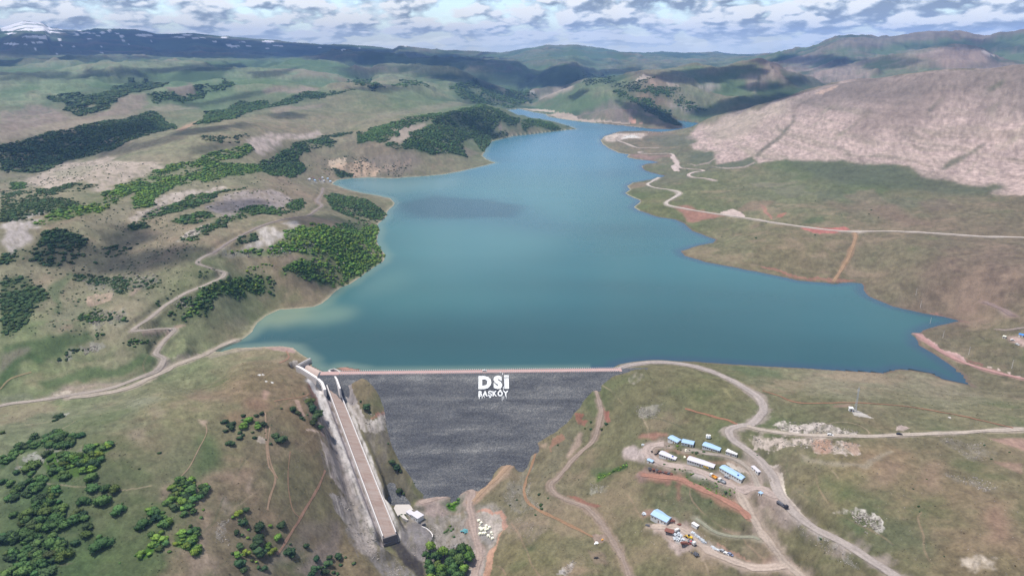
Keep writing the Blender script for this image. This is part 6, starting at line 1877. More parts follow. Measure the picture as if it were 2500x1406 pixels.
singles('F', [(2150, 1295, 30), (2220, 1330, 35), (2135, 1365, 32), (2235, 1290, 25), (2300, 1280, 30), (2310, 1330, 18), (2345, 1280, 15), (2200, 1390, 30), (2180, 1350, 20), (2110, 1400, 25), (2260, 1380, 18), (2400, 1320, 18), (2290, 1390, 20)], 'd', 'dark bush in the group at the bottom edge below the grey spoil')
singles('F', [(378, 330, 24, 'd', 'left bush of the pair on the upper left grass slope below the road'), (410, 330, 28, 'd', 'right bush of the pair on the upper left grass slope below the road'), (370, 355, 20, 'd', 'lower bush beneath the pair on the upper left grass slope'), (15, 437, 22, 'd', 'bush at the left photo edge above the thicket'),
               (1080, 573, 15, 'd', 'small round bush alone in the middle of the near grass slope'), (943, 680, 10, 'd', 'very small dark bush alone left of the dense clump'), (1030, 915, 8, 'd', 'tiny bush just left of the dense clump'), (830, 915, 12, 'd', 'small bush just above the rounded one right of the lower-left thicket')], 'd', '')
# dam abutments and valley
singles('E', [(535, 418, 10), (570, 452, 25), (585, 480, 12), (555, 440, 12)], 'd', 'dark bush on the knoll between the chute and the dam face')
singles('E', [(710, 765, 22), (740, 795, 22), (760, 815, 14), (690, 655, 8), (725, 780, 16)], 'd', 'dark bush at the left foot of the dam face')
singles('E', [(760, 930, 25, 'd', 'dark bush above the white concrete pad'), (778, 940, 15, 'd', 'smaller dark bush right of the one above the white concrete pad'), (840, 880, 6, 'd', 'tiny bush at the left edge of the dam face')], 'd', '')
scatter('E', [(1030, 1020), (1080, 980), (1100, 990), (1070, 1030), (1040, 1035)], 0.9, 1.2, 2.2, 'bm', 'bright green shrub in the small patch below the dam toe')
scatter('I', [(1130, 720), (1200, 640), (1260, 600), (1290, 660), (1240, 700), (1170, 750)], 0.6, 1.0, 1.8, 'm', 'low shrub on the gravel left of the teal heap')
scatter('I', [(1240, 760), (1310, 730), (1300, 790), (1250, 800)], 0.8, 1.0, 1.6, 'm', 'low shrub on the gravel left of the teal heap')
scatter('I', [(420, 460), (470, 480), (600, 590), (590, 640), (520, 620)], 0.7, 0.9, 1.8, 'm', 'shrub on the bank between the chute and the valve house')
singles('E', [(1925, 545, 15), (1900, 575, 12), (1840, 575, 12), (1840, 535, 12), (1805, 570, 8)], 'd', 'dark bush beside the grey track on the right abutment')
singles('E', [(1555, 1005, 16), (1560, 1025, 14), (1420, 975, 8), (1380, 1005, 8), (1545, 945, 12), (1597, 965, 8), (1525, 1060, 10), (1650, 665, 8), (1440, 1005, 6), (1820, 940, 5), (1770, 860, 5)], 'd', 'small dark bush on the stony slope right of the valley floor')
scatter('E', [(1860, 840), (1900, 820), (2020, 770), (2040, 780), (1920, 840), (1870, 860)], 0.5, 0.9, 1.6, 'mb', 'low green shrub in the line on the slope left of the camp')
# camp
singles('P', [(1260, 615, 42), (1350, 630, 62), (1520, 610, 52), (1170, 460, 36), (1190, 570, 30), (900, 470, 42, 'b'), (700, 465, 34), (640, 480, 20), (910, 540, 30), (985, 560, 26), (1230, 480, 26), (1500, 690, 20)], 'd', 'garden bush in front of the upper row of camp houses')
singles('P', [(600, 905, 46, 'd', 'dark oval bush on the camp yard below the left white-roofed house'), (840, 1005, 34, 'd', 'left of the two dark bushes on the bank below the camp yard'), (1025, 1050, 26, 'd', 'right of the two dark bushes on the bank below the camp yard')], 'd', '')
singles('H', [(395, 820, 7, 'd', 'small bush beside the main road above the camp'), (243, 995, 10, 'd', 'dark bush on the stony bank below the long blue-roofed house'), (705, 1225, 8, 'd', 'dark bush on the stony verge of the main road at lower right'),
               (1180, 1068, 7, 'd', 'upper of two small bushes on the right-hand pasture'), (1185, 1093, 5, 'd', 'lower of two small bushes on the right-hand pasture'), (1155, 983, 5, 'd', 'tiny bush on worn ground in the right-hand pasture'), (1305, 1310, 5, 'd', 'tiny bush left of the pale worn ground at lower right'), (170, 1042, 7, 'd', 'small bush below the orange camp track')], 'd', '')
singles('H', [(1535, 838, 6), (1623, 805, 6), (1500, 770, 7), (1220, 935, 5), (1360, 1350, 3), (940, 655, 3)], 'd', 'tiny dark bush dotted over the right-hand pasture')
scatter('G', [(540, 430), (700, 470), (860, 540), (1000, 620), (1090, 660), (1050, 740), (920, 690), (720, 590), (560, 510)], 0.16, 0.7, 1.4, 'mb', 'low shrub on the bank below the camp yard')
scatter('G', [(0, 460), (60, 420), (110, 400), (105, 425), (50, 450), (0, 470)], 0.8, 0.8, 1.5, 'm', 'low green shrub in the line on the slope left of the camp')
# far right pastures
singles('C', [(740, 1073, 5), (1150, 1150, 4), (1470, 1203, 7), (1455, 1225, 7), (1510, 1245, 6), (810, 1363, 9), (1148, 1345, 7), (868, 1275, 6), (1300, 1232, 5), (1410, 1072, 5), (615, 1355, 5), (417, 976, 5), (178, 958, 5), (1015, 1330, 4)], 'd', 'tiny dark bush dotted over the pasture beside the far shore road')
# left bank
L1 = 'left bank'
for cr, pts, cov, a, b_, tn in (
    ('D', [(1250, 500), (1300, 490), (1500, 490), (1650, 430), (1800, 385), (1860, 350), (1880, 390), (2060, 370), (2150, 350), (2160, 400), (2140, 440), (2200, 520), (2190, 560), (2100, 620), (2000, 690), (1900, 720), (1780, 690), (1680, 670), (1590, 650), (1650, 590), (1740, 540), (1850, 500), (1700, 505), (1560, 530), (1450, 520)], 0.75, 3.2, 5.5, 'mbb'),
    ('D', [(1590, 640), (1750, 545), (1850, 600), (1930, 700), (1900, 725), (1780, 690), (1680, 670)], 0.55, 3.2, 5.5, 'm'),
    ('D', [(1860, 190), (1900, 170), (2000, 190), (2100, 210), (2190, 260), (2210, 300), (2160, 340), (2060, 330), (1980, 300), (1900, 260)], 0.7, 3.5, 5.5, 'md'),
    ('D', [(1960, 330), (2060, 340), (2150, 350), (2150, 400), (2050, 400), (1900, 370)], 0.35, 3.2, 5.0, 'm'),
    ('D', [(560, 170), (640, 140), (760, 100), (860, 60), (930, 20), (1000, 0), (1470, 0), (1400, 30), (1250, 50), (1180, 90), (1050, 120), (940, 150), (820, 190), (820, 150), (700, 170), (600, 200)], 0.5, 3.5, 6, 'mmb'),
    ('D', [(780, 230), (860, 200), (900, 180), (880, 240), (840, 250)], 0.8, 3.5, 6, 'mb'),
    ('D', [(1010, 220), (1100, 180), (1200, 170), (1400, 140), (1390, 150), (1250, 170), (1230, 210), (1100, 260), (1000, 280), (850, 320), (760, 330), (850, 280)], 0.6, 3.5, 6, 'md'),
    ('D', [(980, 330), (1060, 290), (1180, 280), (1230, 300), (1150, 340), (1050, 350)], 0.75, 3.5, 6, 'md'),
    ('D', [(1000, 430), (1100, 390), (1200, 350), (1290, 290), (1400, 250), (1500, 230), (1600, 250), (1720, 190), (1740, 250), (1600, 300), (1500, 290), (1400, 310), (1300, 350), (1200, 390), (1120, 430)], 0.55, 3.2, 5.5, 'md'),
    ('D', [(190, 470), (250, 400), (330, 390), (450, 420), (500, 460), (480, 540), (400, 580), (300, 590), (180, 590), (150, 560)], 0.8, 3.5, 6, 'dd'),
    ('D', [(0, 500), (100, 470), (180, 480), (150, 540), (60, 580), (0, 600)], 0.6, 3.2, 5, 'd'),
    ('D', [(0, 690), (100, 650), (180, 660), (230, 720), (270, 780), (200, 800), (130, 870), (60, 900), (0, 920)], 0.55, 3, 5, 'd'),
    ('D', [(0, 930), (100, 920), (150, 950), (80, 960), (0, 990)], 0.4, 2.6, 4.5, 'd'),
    ('D', [(190, 340), (300, 280), (420, 240), (520, 230), (500, 280), (380, 320), (280, 360), (200, 370)], 0.6, 3.2, 5.5, 'mb'),
    ('D', [(0, 290), (100, 280), (170, 300), (60, 330), (0, 330)], 0.7, 3.2, 5.5, 'd'),
    ('D', [(0, 150), (300, 170), (330, 220), (200, 260), (60, 270), (0, 280)], 0.22, 3, 5, 'd'),
    ('D', [(400, 610), (500, 640), (600, 640), (700, 660), (800, 640), (900, 610), (920, 690), (850, 730), (780, 720), (700, 760), (650, 740), (620, 680), (500, 680), (420, 670)], 0.42, 2.2, 4.4, 'd'),
    ('D', [(460, 860), (530, 830), (640, 840), (740, 860), (690, 890), (600, 900), (500, 910), (450, 890)], 0.42, 2.2, 4.2, 'dm'),
    ('D', [(940, 830), (1000, 780), (1100, 740), (1180, 700), (1300, 680), (1500, 650), (1580, 700), (1580, 770), (1500, 750), (1420, 740), (1310, 760), (1220, 810), (1200, 870), (1120, 870), (1050, 910), (990, 900), (960, 870)], 0.5, 2.6, 4.8, 'mmd'),
    ('D', [(330, 1090), (450, 1070), (550, 1080), (450, 1100), (340, 1120)], 0.4, 1.8, 3.4, 'd'),
    ('D', [(640, 1030), (760, 980), (870, 1000), (880, 1030), (780, 1050)], 0.4, 2.2, 4, 'dm'),
    ('D', [(550, 960), (600, 960), (590, 1000), (555, 1000)], 0.6, 2.2, 4, 'm'),
    ('D', [(65, 100), (150, 108), (140, 140), (70, 145)], 0.9, 4, 6, 'm'),
    ('D', [(200, 150), (280, 140), (400, 120), (450, 120), (540, 110), (560, 140), (400, 160), (250, 170)], 0.4, 3.5, 5.5, 'd'),
    ('D', [(1480, 20), (1560, 0), (1720, 0), (1740, 50), (1650, 80), (1550, 70)], 0.9, 3.6, 6, 'm'),
    ('D', [(740, 340), (830, 330), (850, 370), (750, 390)], 0.95, 3.5, 5.5, 'd'),
    ('D', [(600, 470), (700, 450), (820, 420), (800, 460), (700, 510), (560, 560), (560, 600), (520, 590)], 0.16, 2.6, 4.4, 'd'),
    ('D', [(900, 760), (920, 800), (860, 830)], 0.5, 2.0, 3.4, 'm'),
    ('D', [(1400, 590), (1560, 590), (1560, 610), (1400, 620)], 0.4, 2.6, 4, 'b'),
    ('D', [(1100, 600), (1240, 610), (1200, 640), (1120, 640)], 0.3, 2.2, 4, 'd'),
    ('D', [(1360, 410), (1460, 400), (1470, 440), (1330, 460)], 0.55, 3, 5, 'd'),
    ('O', [(205, 505), (250, 470), (300, 450), (340, 455), (280, 500), (230, 520)], 0.5, 3, 5, 'mb'),
    ('O', [(330, 470), (400, 440), (470, 415), (500, 425), (430, 455), (350, 500), (320, 510)], 0.6, 3, 5, 'mb'),
    ('O', [(480, 430), (540, 405), (620, 398), (640, 415), (560, 430), (500, 450)], 0.5, 3, 5, 'mb'),
    ('O', [(690, 560), (760, 545), (830, 560), (900, 590), (930, 630), (880, 660), (800, 600), (700, 590)], 0.7, 3, 5, 'bbm'),
    ('O', [(560, 680), (640, 670), (680, 690), (640, 720), (560, 715), (500, 740), (470, 770), (440, 770), (480, 720)], 0.5, 2.6, 4.4, 'mmb'),
    ('O', [(0, 520), (60, 500), (150, 480), (220, 490), (140, 515), (50, 540), (0, 545)], 0.35, 3, 5, 'd'),
    ('O', [(0, 740), (70, 700), (110, 720), (60, 800), (0, 830)], 0.5, 2.6, 4.4, 'd'),
    ('O', [(1560, 215), (1640, 225), (1700, 250), (1740, 265), (1680, 270), (1600, 250)], 0.5, 6, 9, 'm'),
    ('O', [(1480, 205), (1560, 190), (1600, 200), (1540, 225)], 0.3, 7, 10, 'd'),
    ('D', [(1905, 30), (2020, 60), (2020, 78), (1920, 60)], 0.9, 4, 6, 'd'),
    ('A', [(0, 890), (200, 840), (450, 770), (640, 750), (860, 700), (1000, 740), (1080, 790), (950, 810), (800, 860), (650, 920), (500, 960), (400, 990), (240, 1050), (0, 1050)], 0.95, 5.5, 8, 'dd'),
    ('A', [(860, 700), (950, 700), (1060, 780), (1080, 790), (960, 800)], 0.6, 5, 7, 'm'),
    ('A', [(280, 600), (360, 570), (640, 560), (800, 510), (1050, 500), (980, 540), (860, 570), (740, 600), (660, 650), (560, 700), (480, 720), (420, 690)], 0.5, 8, 12, 'dd'),
    ('A', [(420, 570), (640, 560), (800, 510), (1050, 500), (980, 540), (740, 600), (600, 620)], 0.6, 8, 12, 'd'),
    ('A', [(900, 590), (1100, 560), (1200, 520), (1400, 510), (1440, 530), (1300, 580), (1150, 610), (950, 640)], 0.55, 8, 11, 'dm'),
    ('A', [(1200, 760), (1250, 690), (1450, 640), (1700, 620), (1850, 560), (2050, 560), (2200, 540), (2000, 590), (1850, 620), (1640, 660), (1520, 690), (1420, 730), (1280, 760)], 0.75, 6, 9, 'dm'),
    ('A', [(900, 1050), (1000, 1010), (1200, 980), (1300, 930), (1480, 880), (1560, 910), (1500, 950), (1350, 980), (1250, 1050)], 0.6, 4.5, 7, 'mmb'),
    ('A', [(1560, 1000), (1700, 950), (1850, 870), (2000, 820), (2060, 860), (2000, 900), (1860, 940), (1820, 980), (1860, 1050), (1600, 1050)], 0.8, 4.5, 7, 'md'),
    ('A', [(2060, 480), (2250, 490), (2350, 540), (2200, 520)], 0.45, 9, 13, 'm'),
    ('A', [(2180, 820), (2300, 790), (2500, 750), (2500, 790), (2380, 840), (2340, 860), (2180, 890)], 0.75, 5, 7, 'm'),
    ('A', [(2340, 880), (2500, 860), (2500, 910), (2380, 910)], 0.75, 5, 7, 'm'),
    ('A', [(1220, 830), (1360, 820), (1350, 870), (1250, 860)], 0.3, 4.5, 6.5, 'd'),
    ('A', [(1180, 850), (1500, 820), (1540, 840), (1450, 860), (1250, 870)], 0.1, 4.5, 6.5, 'd'),
    ('A', [(2010, 810), (2160, 812), (2150, 825), (2020, 825)], 0.7, 4.5, 6.5, 'd'),
    ('B', [(0, 990), (200, 930), (350, 900), (450, 870), (560, 860), (520, 900), (440, 920), (250, 960), (120, 1020), (60, 1070), (0, 1080)], 0.7, 5, 7.5, 'm'),
    ('B', [(250, 1060), (400, 1000), (500, 900), (600, 850), (780, 820), (850, 790), (960, 830), (1060, 880), (1160, 910), (1130, 960), (1000, 940), (940, 1040), (920, 1110), (850, 1160), (780, 1050), (700, 1100), (740, 1210), (600, 1180), (420, 1150), (280, 1120)], 0.85, 5, 7.5, 'mmd'),
    ('B', [(920, 1060), (1050, 1000), (1080, 1030), (960, 1070)], 0.6, 5, 7, 'd'),
    ('B', [(1160, 930), (1300, 910), (1400, 940), (1460, 980), (1400, 1000), (1250, 980), (1180, 990)], 0.7, 5, 7, 'm'),
    ('B', [(1495, 955), (1525, 955), (1525, 963), (1495, 963)], 0.8, 4, 5, 'd'),
    ('B', [(600, 670), (760, 600), (900, 650), (1000, 690), (1200, 690), (1300, 760), (1200, 800), (1060, 830), (960, 800), (850, 790), (720, 760)], 0.45, 9, 13, 'm'),
    ('B', [(180, 660), (300, 600), (430, 630), (480, 650), (350, 670)], 0.3, 9, 13, 'm'),
    ('B', [(0, 680), (120, 670), (140, 690), (30, 705)], 0.5, 9, 13, 'd'),
    ('B', [(1790, 690), (1900, 700), (2020, 750), (2200, 830), (2250, 880), (2150, 840), (1950, 770)], 0.95, 7, 10, 'm'),
    ('B', [(1950, 770), (2150, 840), (2300, 890), (2380, 970), (2280, 940), (2100, 860)], 0.95, 7, 10, 'd'),
    ('B', [(1560, 620), (1800, 570), (1900, 620), (1700, 640)], 0.12, 8, 12, 'd'),
    ('B', [(2030, 640), (2200, 720), (2330, 760), (2260, 780), (2100, 730)], 0.4, 7, 10, 'm'),
):
    scatter(cr, pts, cov, a, b_, tn, L1)
# scattered strays over the left bank and near hills
scatter('D', [(0, 500), (500, 300), (900, 250), (1200, 450), (1000, 800), (500, 1000), (0, 1000)], 0.02, 1.4, 2.6, 'd', L1)
scatter('D', [(0, 0), (900, 0), (1700, 100), (1700, 300), (900, 250), (0, 400)], 0.008, 2.2, 3.4, 'd', L1)
scatter('O', [(700, 420), (860, 380), (1000, 400), (1000, 430), (850, 432)], 0.05, 2.5, 4.5, 'd', L1)

SHR_A = sorted(SHR, key=lambda s: -(s[2] / math.hypot(s[0], s[1], 300) * (1.0 if s[4] != L1 else 0.0)))
NEAR = SHR_A[:292]
FARS = SHR_A[292:]
protos = []
for k in range(7):
    v, f = crown_mesh(40 + k, tall=(0.8, 0.95, 0.7, 1.05, 0.85, 0.9, 0.75)[k])
    me = bpy.data.meshes.new('bush')
    me.from_pydata([tuple(p) for p in v], [], f)
    me.polygons.foreach_set('use_smooth', [True] * len(me.polygons))
    me.materials.append(LEAF)
    protos.append(me)
LABN = {}
for k, (x, y, rad, tone, lab) in enumerate(NEAR):
    o = bpy.data.objects.new('bush', protos[k % 7])
    COL.objects.link(o)
    z = float(zat([x], [y])[0])
    o.location = (x, y, z)
    o.rotation_euler = (0, 0, rng.uniform(0, 6.28))
    o.scale = (rad * rng.uniform(1.05, 1.25), rad * rng.uniform(1.05, 1.25), rad * rng.uniform(0.75, 1.0))
    o.color = (*shade(tone), 1)
    put(o, lab, 'bush', 'bushes on the near slopes')
lows = []
for k in range(8):
    v, f = ico(2 if k < 0 else 1)
    kk_ = 0.82 + 0.30 * noise3(v, 1.7, 60 + k) + 0.14 * np.random.default_rng(k).normal(size=len(v))
    p = v * kk_[:, None]
    p[:, 2] = np.where(p[:, 2] < 0, p[:, 2] * 0.4, p[:, 2] * 0.85) + 0.15
    lows.append((p, f))
VV, FF, CC = [], [], []
off = 0
xy = np.array([(s[0], s[1]) for s in FARS])
zz = zat(xy[:, 0], xy[:, 1])
for k, (x, y, rad, tone, lab) in enumerate(FARS):
    p, f = lows[k % 8]
    a = rng.uniform(0, 6.28); ca, sa = math.cos(a), math.sin(a)
    q = np.empty_like(p)
    q[:, 0] = (p[:, 0] * ca - p[:, 1] * sa) * rad + x
    q[:, 1] = (p[:, 0] * sa + p[:, 1] * ca) * rad + y
    q[:, 2] = p[:, 2] * rad * rng.uniform(0.55, 0.85) + zz[k]
    c = np.array(shade(tone))
    VV.append(q); FF.append(f + off); CC.append(np.repeat(c[None], len(p), 0) * rng.uniform(0.8, 1.2, (len(p), 1)))
    off += len(p)
print('SHRUBS near', len(NEAR), 'mass', len(FARS))
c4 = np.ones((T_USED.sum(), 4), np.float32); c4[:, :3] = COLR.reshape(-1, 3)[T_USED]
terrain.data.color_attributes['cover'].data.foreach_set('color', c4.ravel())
sh = grid_mesh('shrubland', np.concatenate(VV), np.concatenate(FF), SHRUBM, np.concatenate(CC), True)
put(sh, kind='stuff')
del VV, FF, CC

# the grove by the stream: broadleaf trees with trunks
GROVE = [(930, 1265, 34), (905, 1305, 26), (960, 1325, 34), (1010, 1300, 40), (1060, 1312, 38), (1108, 1292, 44), (1142, 1288, 32), (1040, 1358, 42), (1092, 1348, 44), (1145, 1330, 38), (918, 1368, 34), (972, 1368, 34), (1122, 1388, 32), (1062, 1395, 40), (938, 1404, 38), (1002, 1396, 40), (1000, 1440, 40), (1090, 1440, 40), (930, 1450, 36)]
P = hit(px('E', GROVE))[2]
tp_ = []
for k in range(4):
    v, f = crown_mesh(80 + k, tall=1.05, leaves=900, lobes=10)
    me = bpy.data.meshes.new('crown')
    me.from_pydata([tuple(p) for p in v], [], f)
    me.polygons.foreach_set('use_smooth', [True] * len(me.polygons))
    me.materials.append(LEAF)
    mt = MB().cyl((0, 0, -0.3), (0.03, 0, 0.55), 0.10, 0.07, 8)
    for a in (0.3, 2.4, 4.4):
        mt.cyl((0.03, 0, 0.5), (0.4 * math.cos(a), 0.4 * math.sin(a), 0.95), 0.05, 0.02, 6)
    tr = mt.build('trunk', BARK)
    tp_.append((me, tr.data))
    bpy.data.objects.remove(tr)
for k, ((x, y, z), it) in enumerate(zip(P, GROVE)):
    d = math.hypot(x, y, HC - z)
    rad = it[2] / 2.32 / F * d
    edge = ('at the upper left of', 'on the left of', 'in the middle of', 'on the right of', 'along the bottom of')
    e = 4 if it[1] > 1380 else (0 if it[0] < 960 and it[1] < 1310 else 1 if it[0] < 985 else 3 if it[0] > 1100 else 2)
    o = empty('tree', (x, y, z), rng.uniform(0, 6.28), 'leafy green tree ' + edge[e] + ' the dense grove beside the stream', 'tree', 'trees of the grove below the dam')
    o.scale = (rad, rad, rad * 1.05)
    c = bpy.data.objects.new('crown', tp_[k % 4][0]); COL.objects.link(c); c.parent = o
    c.location = (0, 0, 0.55); c.color = (*shade('m' if k % 3 else 'b'), 1)
    t = bpy.data.objects.new('trunk', tp_[k % 4][1]); COL.objects.link(t); t.parent = o

# grass tussocks and low scrub that grain the near slopes
nt_ = 64000
az_ = rng.uniform(-0.74, 0.74, nt_); r_ = 235 + (1080 - 235) * np.sqrt(rng.uniform(0.0, 1, nt_) * 0.92 + 0.05)
x_, y_ = r_ * np.sin(az_), r_ * np.cos(az_)
fi, fj = ij(x_, y_)
ok = (bilin(SD, fi, fj) > 3) & ((fbm(x_ / 26, y_ / 26, 3, 5) + rng.normal(0, 0.25, nt_)) > -0.1)
dmx = (x_ - DA[0]) * DT[0] + (y_ - DA[1]) * DT[1]
ok &= ~((zat(x_, y_) < dam_face(x_, y_) - 0.3) & (dmx > -5) & (dmx < LD + 10))
sch = (x_ - CH0[0]) * CHT[0] + (y_ - CH0[1]) * CHT[1]; nch = (x_ - CH0[0]) * CHN[0] + (y_ - CH0[1]) * CHN[1]
ok &= ~((sch > -40) & (sch < CHL + 6) & (np.abs(nch) < 11))
x_, y_, fi, fj = x_[ok], y_[ok], fi[ok], fj[ok]
c_ = np.stack([bilin(COLR[..., q], fi, fj) for q in range(3)], -1)
soil = (c_[:, 0] > c_[:, 1] * 1.35) | (c_.mean(-1) > 0.26)
keep_ = ~soil
x_, y_, c_ = x_[keep_], y_[keep_], c_[keep_]
n_ = len(x_)
z_ = zat(x_, y_)
s_ = rng.uniform(0.22, 0.55, n_) * np.where(rng.random(n_) < 0.06, 1.9, 1.0)
tone_ = np.where(rng.random(n_) < 0.62, rng.uniform(0.45, 0.85, n_), rng.uniform(1.15, 1.6, n_))
tv_ = []
for q in range(4):
    a_ = rng.uniform(0, 0.8, n_) + q * 1.571
    tv_.append(np.stack([x_ + np.cos(a_) * s_, y_ + np.sin(a_) * s_, z_ - 0.05], -1))
tv_.append(np.stack([x_ + rng.normal(0, 0.12, n_), y_ + rng.normal(0, 0.12, n_), z_ + s_ * 0.7], -1))
tv_ = np.stack(tv_, 1).reshape(-1, 3)
b_ = (np.arange(n_) * 5)[:, None, None]
tf_ = (b_ + np.array([[0, 1, 4], [1, 2, 4], [2, 3, 4], [3, 0, 4]])[None]).reshape(-1, 3)
tu_ = grid_mesh('grass_tussocks', tv_, tf_, GROUND, np.repeat(np.clip(c_ * tone_[:, None], 0.01, 0.5), 5, 0), False)
put(tu_, kind='stuff')

# loose pale stones over the rocky patches
VV, FF, CC = [], [], []
off = 0
rv, rf = ico(1)
STONES = [('F', [(150, 600), (300, 580), (460, 540), (640, 520), (620, 560), (300, 660), (140, 650)], 260, .3, .9), ('F', [(20, 1140), (260, 1010), (260, 1080), (120, 1190)], 160, .3, .8), ('F', [(1470, 1040), (1560, 1020), (1560, 1200), (1460, 1180)], 260, .2, .6), ('F', [(1600, 900), (1800, 800), (2000, 700), (2100, 500), (2180, 450), (2100, 380), (1900, 420), (1700, 700)], 120, .2, .5),
          ('D', [(340, 1120), (420, 1070), (560, 1030), (560, 1075), (420, 1110)], 260, .5, 1.2), ('D', [(420, 660), (640, 640), (900, 620), (900, 690), (650, 740), (500, 690)], 360, .6, 1.5), ('D', [(460, 890), (560, 830), (740, 850), (680, 900), (560, 930)], 260, .5, 1.3), ('D', [(1240, 520), (1500, 480), (1820, 440), (1800, 470), (1600, 540), (1300, 530)], 420, .7, 1.9), ('D', [(980, 800), (1100, 750), (1200, 760), (1100, 830)], 160, .6, 1.4), ('D', [(760, 320), (900, 240), (1010, 230), (860, 310)], 260, .8, 2.0), ('D', [(1000, 440), (1120, 370), (1220, 350), (1110, 420)], 260, .8, 2.0), ('D', [(1850, 500), (2150, 440), (2150, 560), (1950, 620)], 180, .8, 1.8),
          ('E', [(1380, 860), (1500, 850), (1500, 950), (1560, 1020), (1420, 1050), (1340, 980)], 500, .2, .6), ('E', [(1370, 1060), (1500, 1080), (1600, 1140), (1500, 1200), (1380, 1150)], 300, .2, .5), ('E', [(1830, 880), (1940, 895), (1940, 935), (1840, 935)], 120, .25, .6), ('E', [(1660, 1370), (1740, 1310), (1760, 1330), (1700, 1400)], 200, .2, .6), ('E', [(350, 930), (430, 950), (520, 1000), (590, 1100), (640, 1230), (470, 1150), (390, 1060)], 260, .3, .9), ('E', [(480, 1160), (700, 1270), (860, 1420), (680, 1400), (560, 1280)], 200, .3, .8), ('E', [(530, 480), (690, 480), (690, 560), (600, 600)], 140, .3, .8),
          ('I', [(1200, 930), (1340, 860), (1400, 920), (1300, 1090), (1180, 1080)], 420, .2, .5), ('I', [(900, 640), (1000, 620), (1080, 760), (1050, 900), (980, 960)], 260, .2, .5), ('I', [(600, 950), (700, 1110), (830, 1160), (840, 1040), (900, 900)], 160, .2, .45),
          ('H', [(470, 692), (560, 655), (690, 655), (940, 712), (700, 715)], 420, .3, 1.0), ('H', [(355, 722), (700, 740), (900, 765), (900, 800), (600, 790), (400, 770)], 420, .3, .9), ('H', [(755, 1078), (900, 1090), (1000, 1118), (1000, 1200), (930, 1205), (850, 1115)], 300, .3, .9), ('H', [(540, 1120), (700, 1180), (860, 1300), (900, 1380), (800, 1340), (660, 1240)], 420, .2, .55), ('H', [(1280, 730), (1500, 760), (1560, 840), (1440, 850)], 200, .3, .8), ('H', [(1290, 910), (1450, 920), (1580, 970), (1500, 1000)], 160, .3, .8), ('H', [(900, 850), (1693, 760), (1693, 1400), (1000, 1400)], 260, .2, .5),
          ('G', [(540, 440), (860, 545), (1090, 660), (1050, 740), (720, 600)], 300, .2, .5), ('G', [(690, 1010), (800, 1080), (1000, 1210), (960, 1220), (720, 1070)], 120, .2, .4), ('G', [(0, 720), (500, 640), (1000, 720), (1000, 1180), (500, 1250), (0, 1200)], 260, .2, .45), ('O', [(1550, 990), (1620, 988), (1600, 1025), (1555, 1015)], 240, .3, .8), ('K', [(280, 430), (420, 310), (960, 320), (640, 430)], 160, 1.0, 2.4)]
for cr, pts, n, a, b_ in STONES:
    p = px(cr, pts)
    q = rng.uniform(p.min(0), p.max(0), (n * 3, 2))
    q = q[poly_in(p, q[:, 0], q[:, 1])][:n]
    hq = hit(q)[2]
    hq = hq[fbm(hq[:, 0] / 9, hq[:, 1] / 9, 3, 15) > -0.12]
    for x, y, z in hq:
        rad = (a + (b_ - a) * rng.random() ** 3) * 0.8
        v = rv * (1 + rng.normal(0, 0.22, (len(rv), 1))) * rad * np.array([rng.uniform(.8, 1.5), rng.uniform(.8, 1.3), rng.uniform(.5, .9)])
        VV.append(v + np.array([x, y, z + rad * 0.2])); FF.append(rf + off); off += len(v)
        c = (lin((184, 174, 164)) if rng.random() < 0.5 else lin((146, 138, 128))) * KAL * rng.uniform(0.7, 1.25)
        CC.append(np.repeat(c[None], len(v), 0))
st = grid_mesh('loose_stones', np.concatenate(VV), np.concatenate(FF), GROUND, np.concatenate(CC), False)
put(st, kind='stuff')


# ------------------------------------------------------------------ camp, vehicles and small things
def gp(crop, x, y):
    return hit(px(crop, [(x, y)]))[2][0]


BLUE = plain('blue_roof_sheet', (0.29, 0.42, 0.58), 0.5, 0.10, 0.5, spec=0.4)
PALE = plain('pale_roof_sheet', (0.50, 0.475, 0.51), 0.6, 0.10, 0.5)
WALLM = plain('white_panel', (0.58, 0.565, 0.55), 0.7, 0.08, 0.6)
GLASS = plain('dark_glass', (0.03, 0.04, 0.05), 0.15, 0.05, 1.0, spec=0.6)
DOORM = plain('brown_door', (0.20, 0.13, 0.09), 0.7, 0.1, 1.0)
TYRE = plain('black_rubber', (0.02, 0.02, 0.02), 0.8, 0.2, 3.0)
STEEL = plain('dark_steel', (0.09, 0.09, 0.10), 0.6, 0.3, 1.5)
RUST = plain('rusty_steel', (0.17, 0.07, 0.05), 0.85, 0.35, 1.2)
CREAM = plain('cream_concrete', (0.74, 0.71, 0.56), 0.85, 0.08, 0.6)
GALV = plain('galvanised_steel', (0.45, 0.47, 0.50), 0.5, 0.15, 1.0, metal=0.3)
POLEM = plain('pole_concrete', (0.62, 0.58, 0.54), 0.8, 0.1, 1.0)
YEL = plain('yellow_paint', (0.72, 0.46, 0.04), 0.5, 0.12, 0.8)
ORG = plain('orange_paint', (0.62, 0.30, 0.05), 0.5, 0.12, 0.8)
REDP = plain('red_paint', (0.36, 0.04, 0.04), 0.5, 0.15, 0.8)
DKP = plain('dark_paint', (0.03, 0.03, 0.035), 0.35, 0.1, 0.8)
GREYP = plain('grey_paint', (0.30, 0.31, 0.33), 0.5, 0.1, 0.8)
WINM = MB().box(-0.55, -0.06, -0.45, 0.55, 0.0, 0.45).build('window', GLASS)
DORM = MB().box(-0.48, -0.06, 0.0, 0.48, 0.0, 2.1).build('door', DOORM)
win_me, dor_me = WINM.data, DORM.data
bpy.data.objects.remove(WINM); bpy.data.objects.remove(DORM)


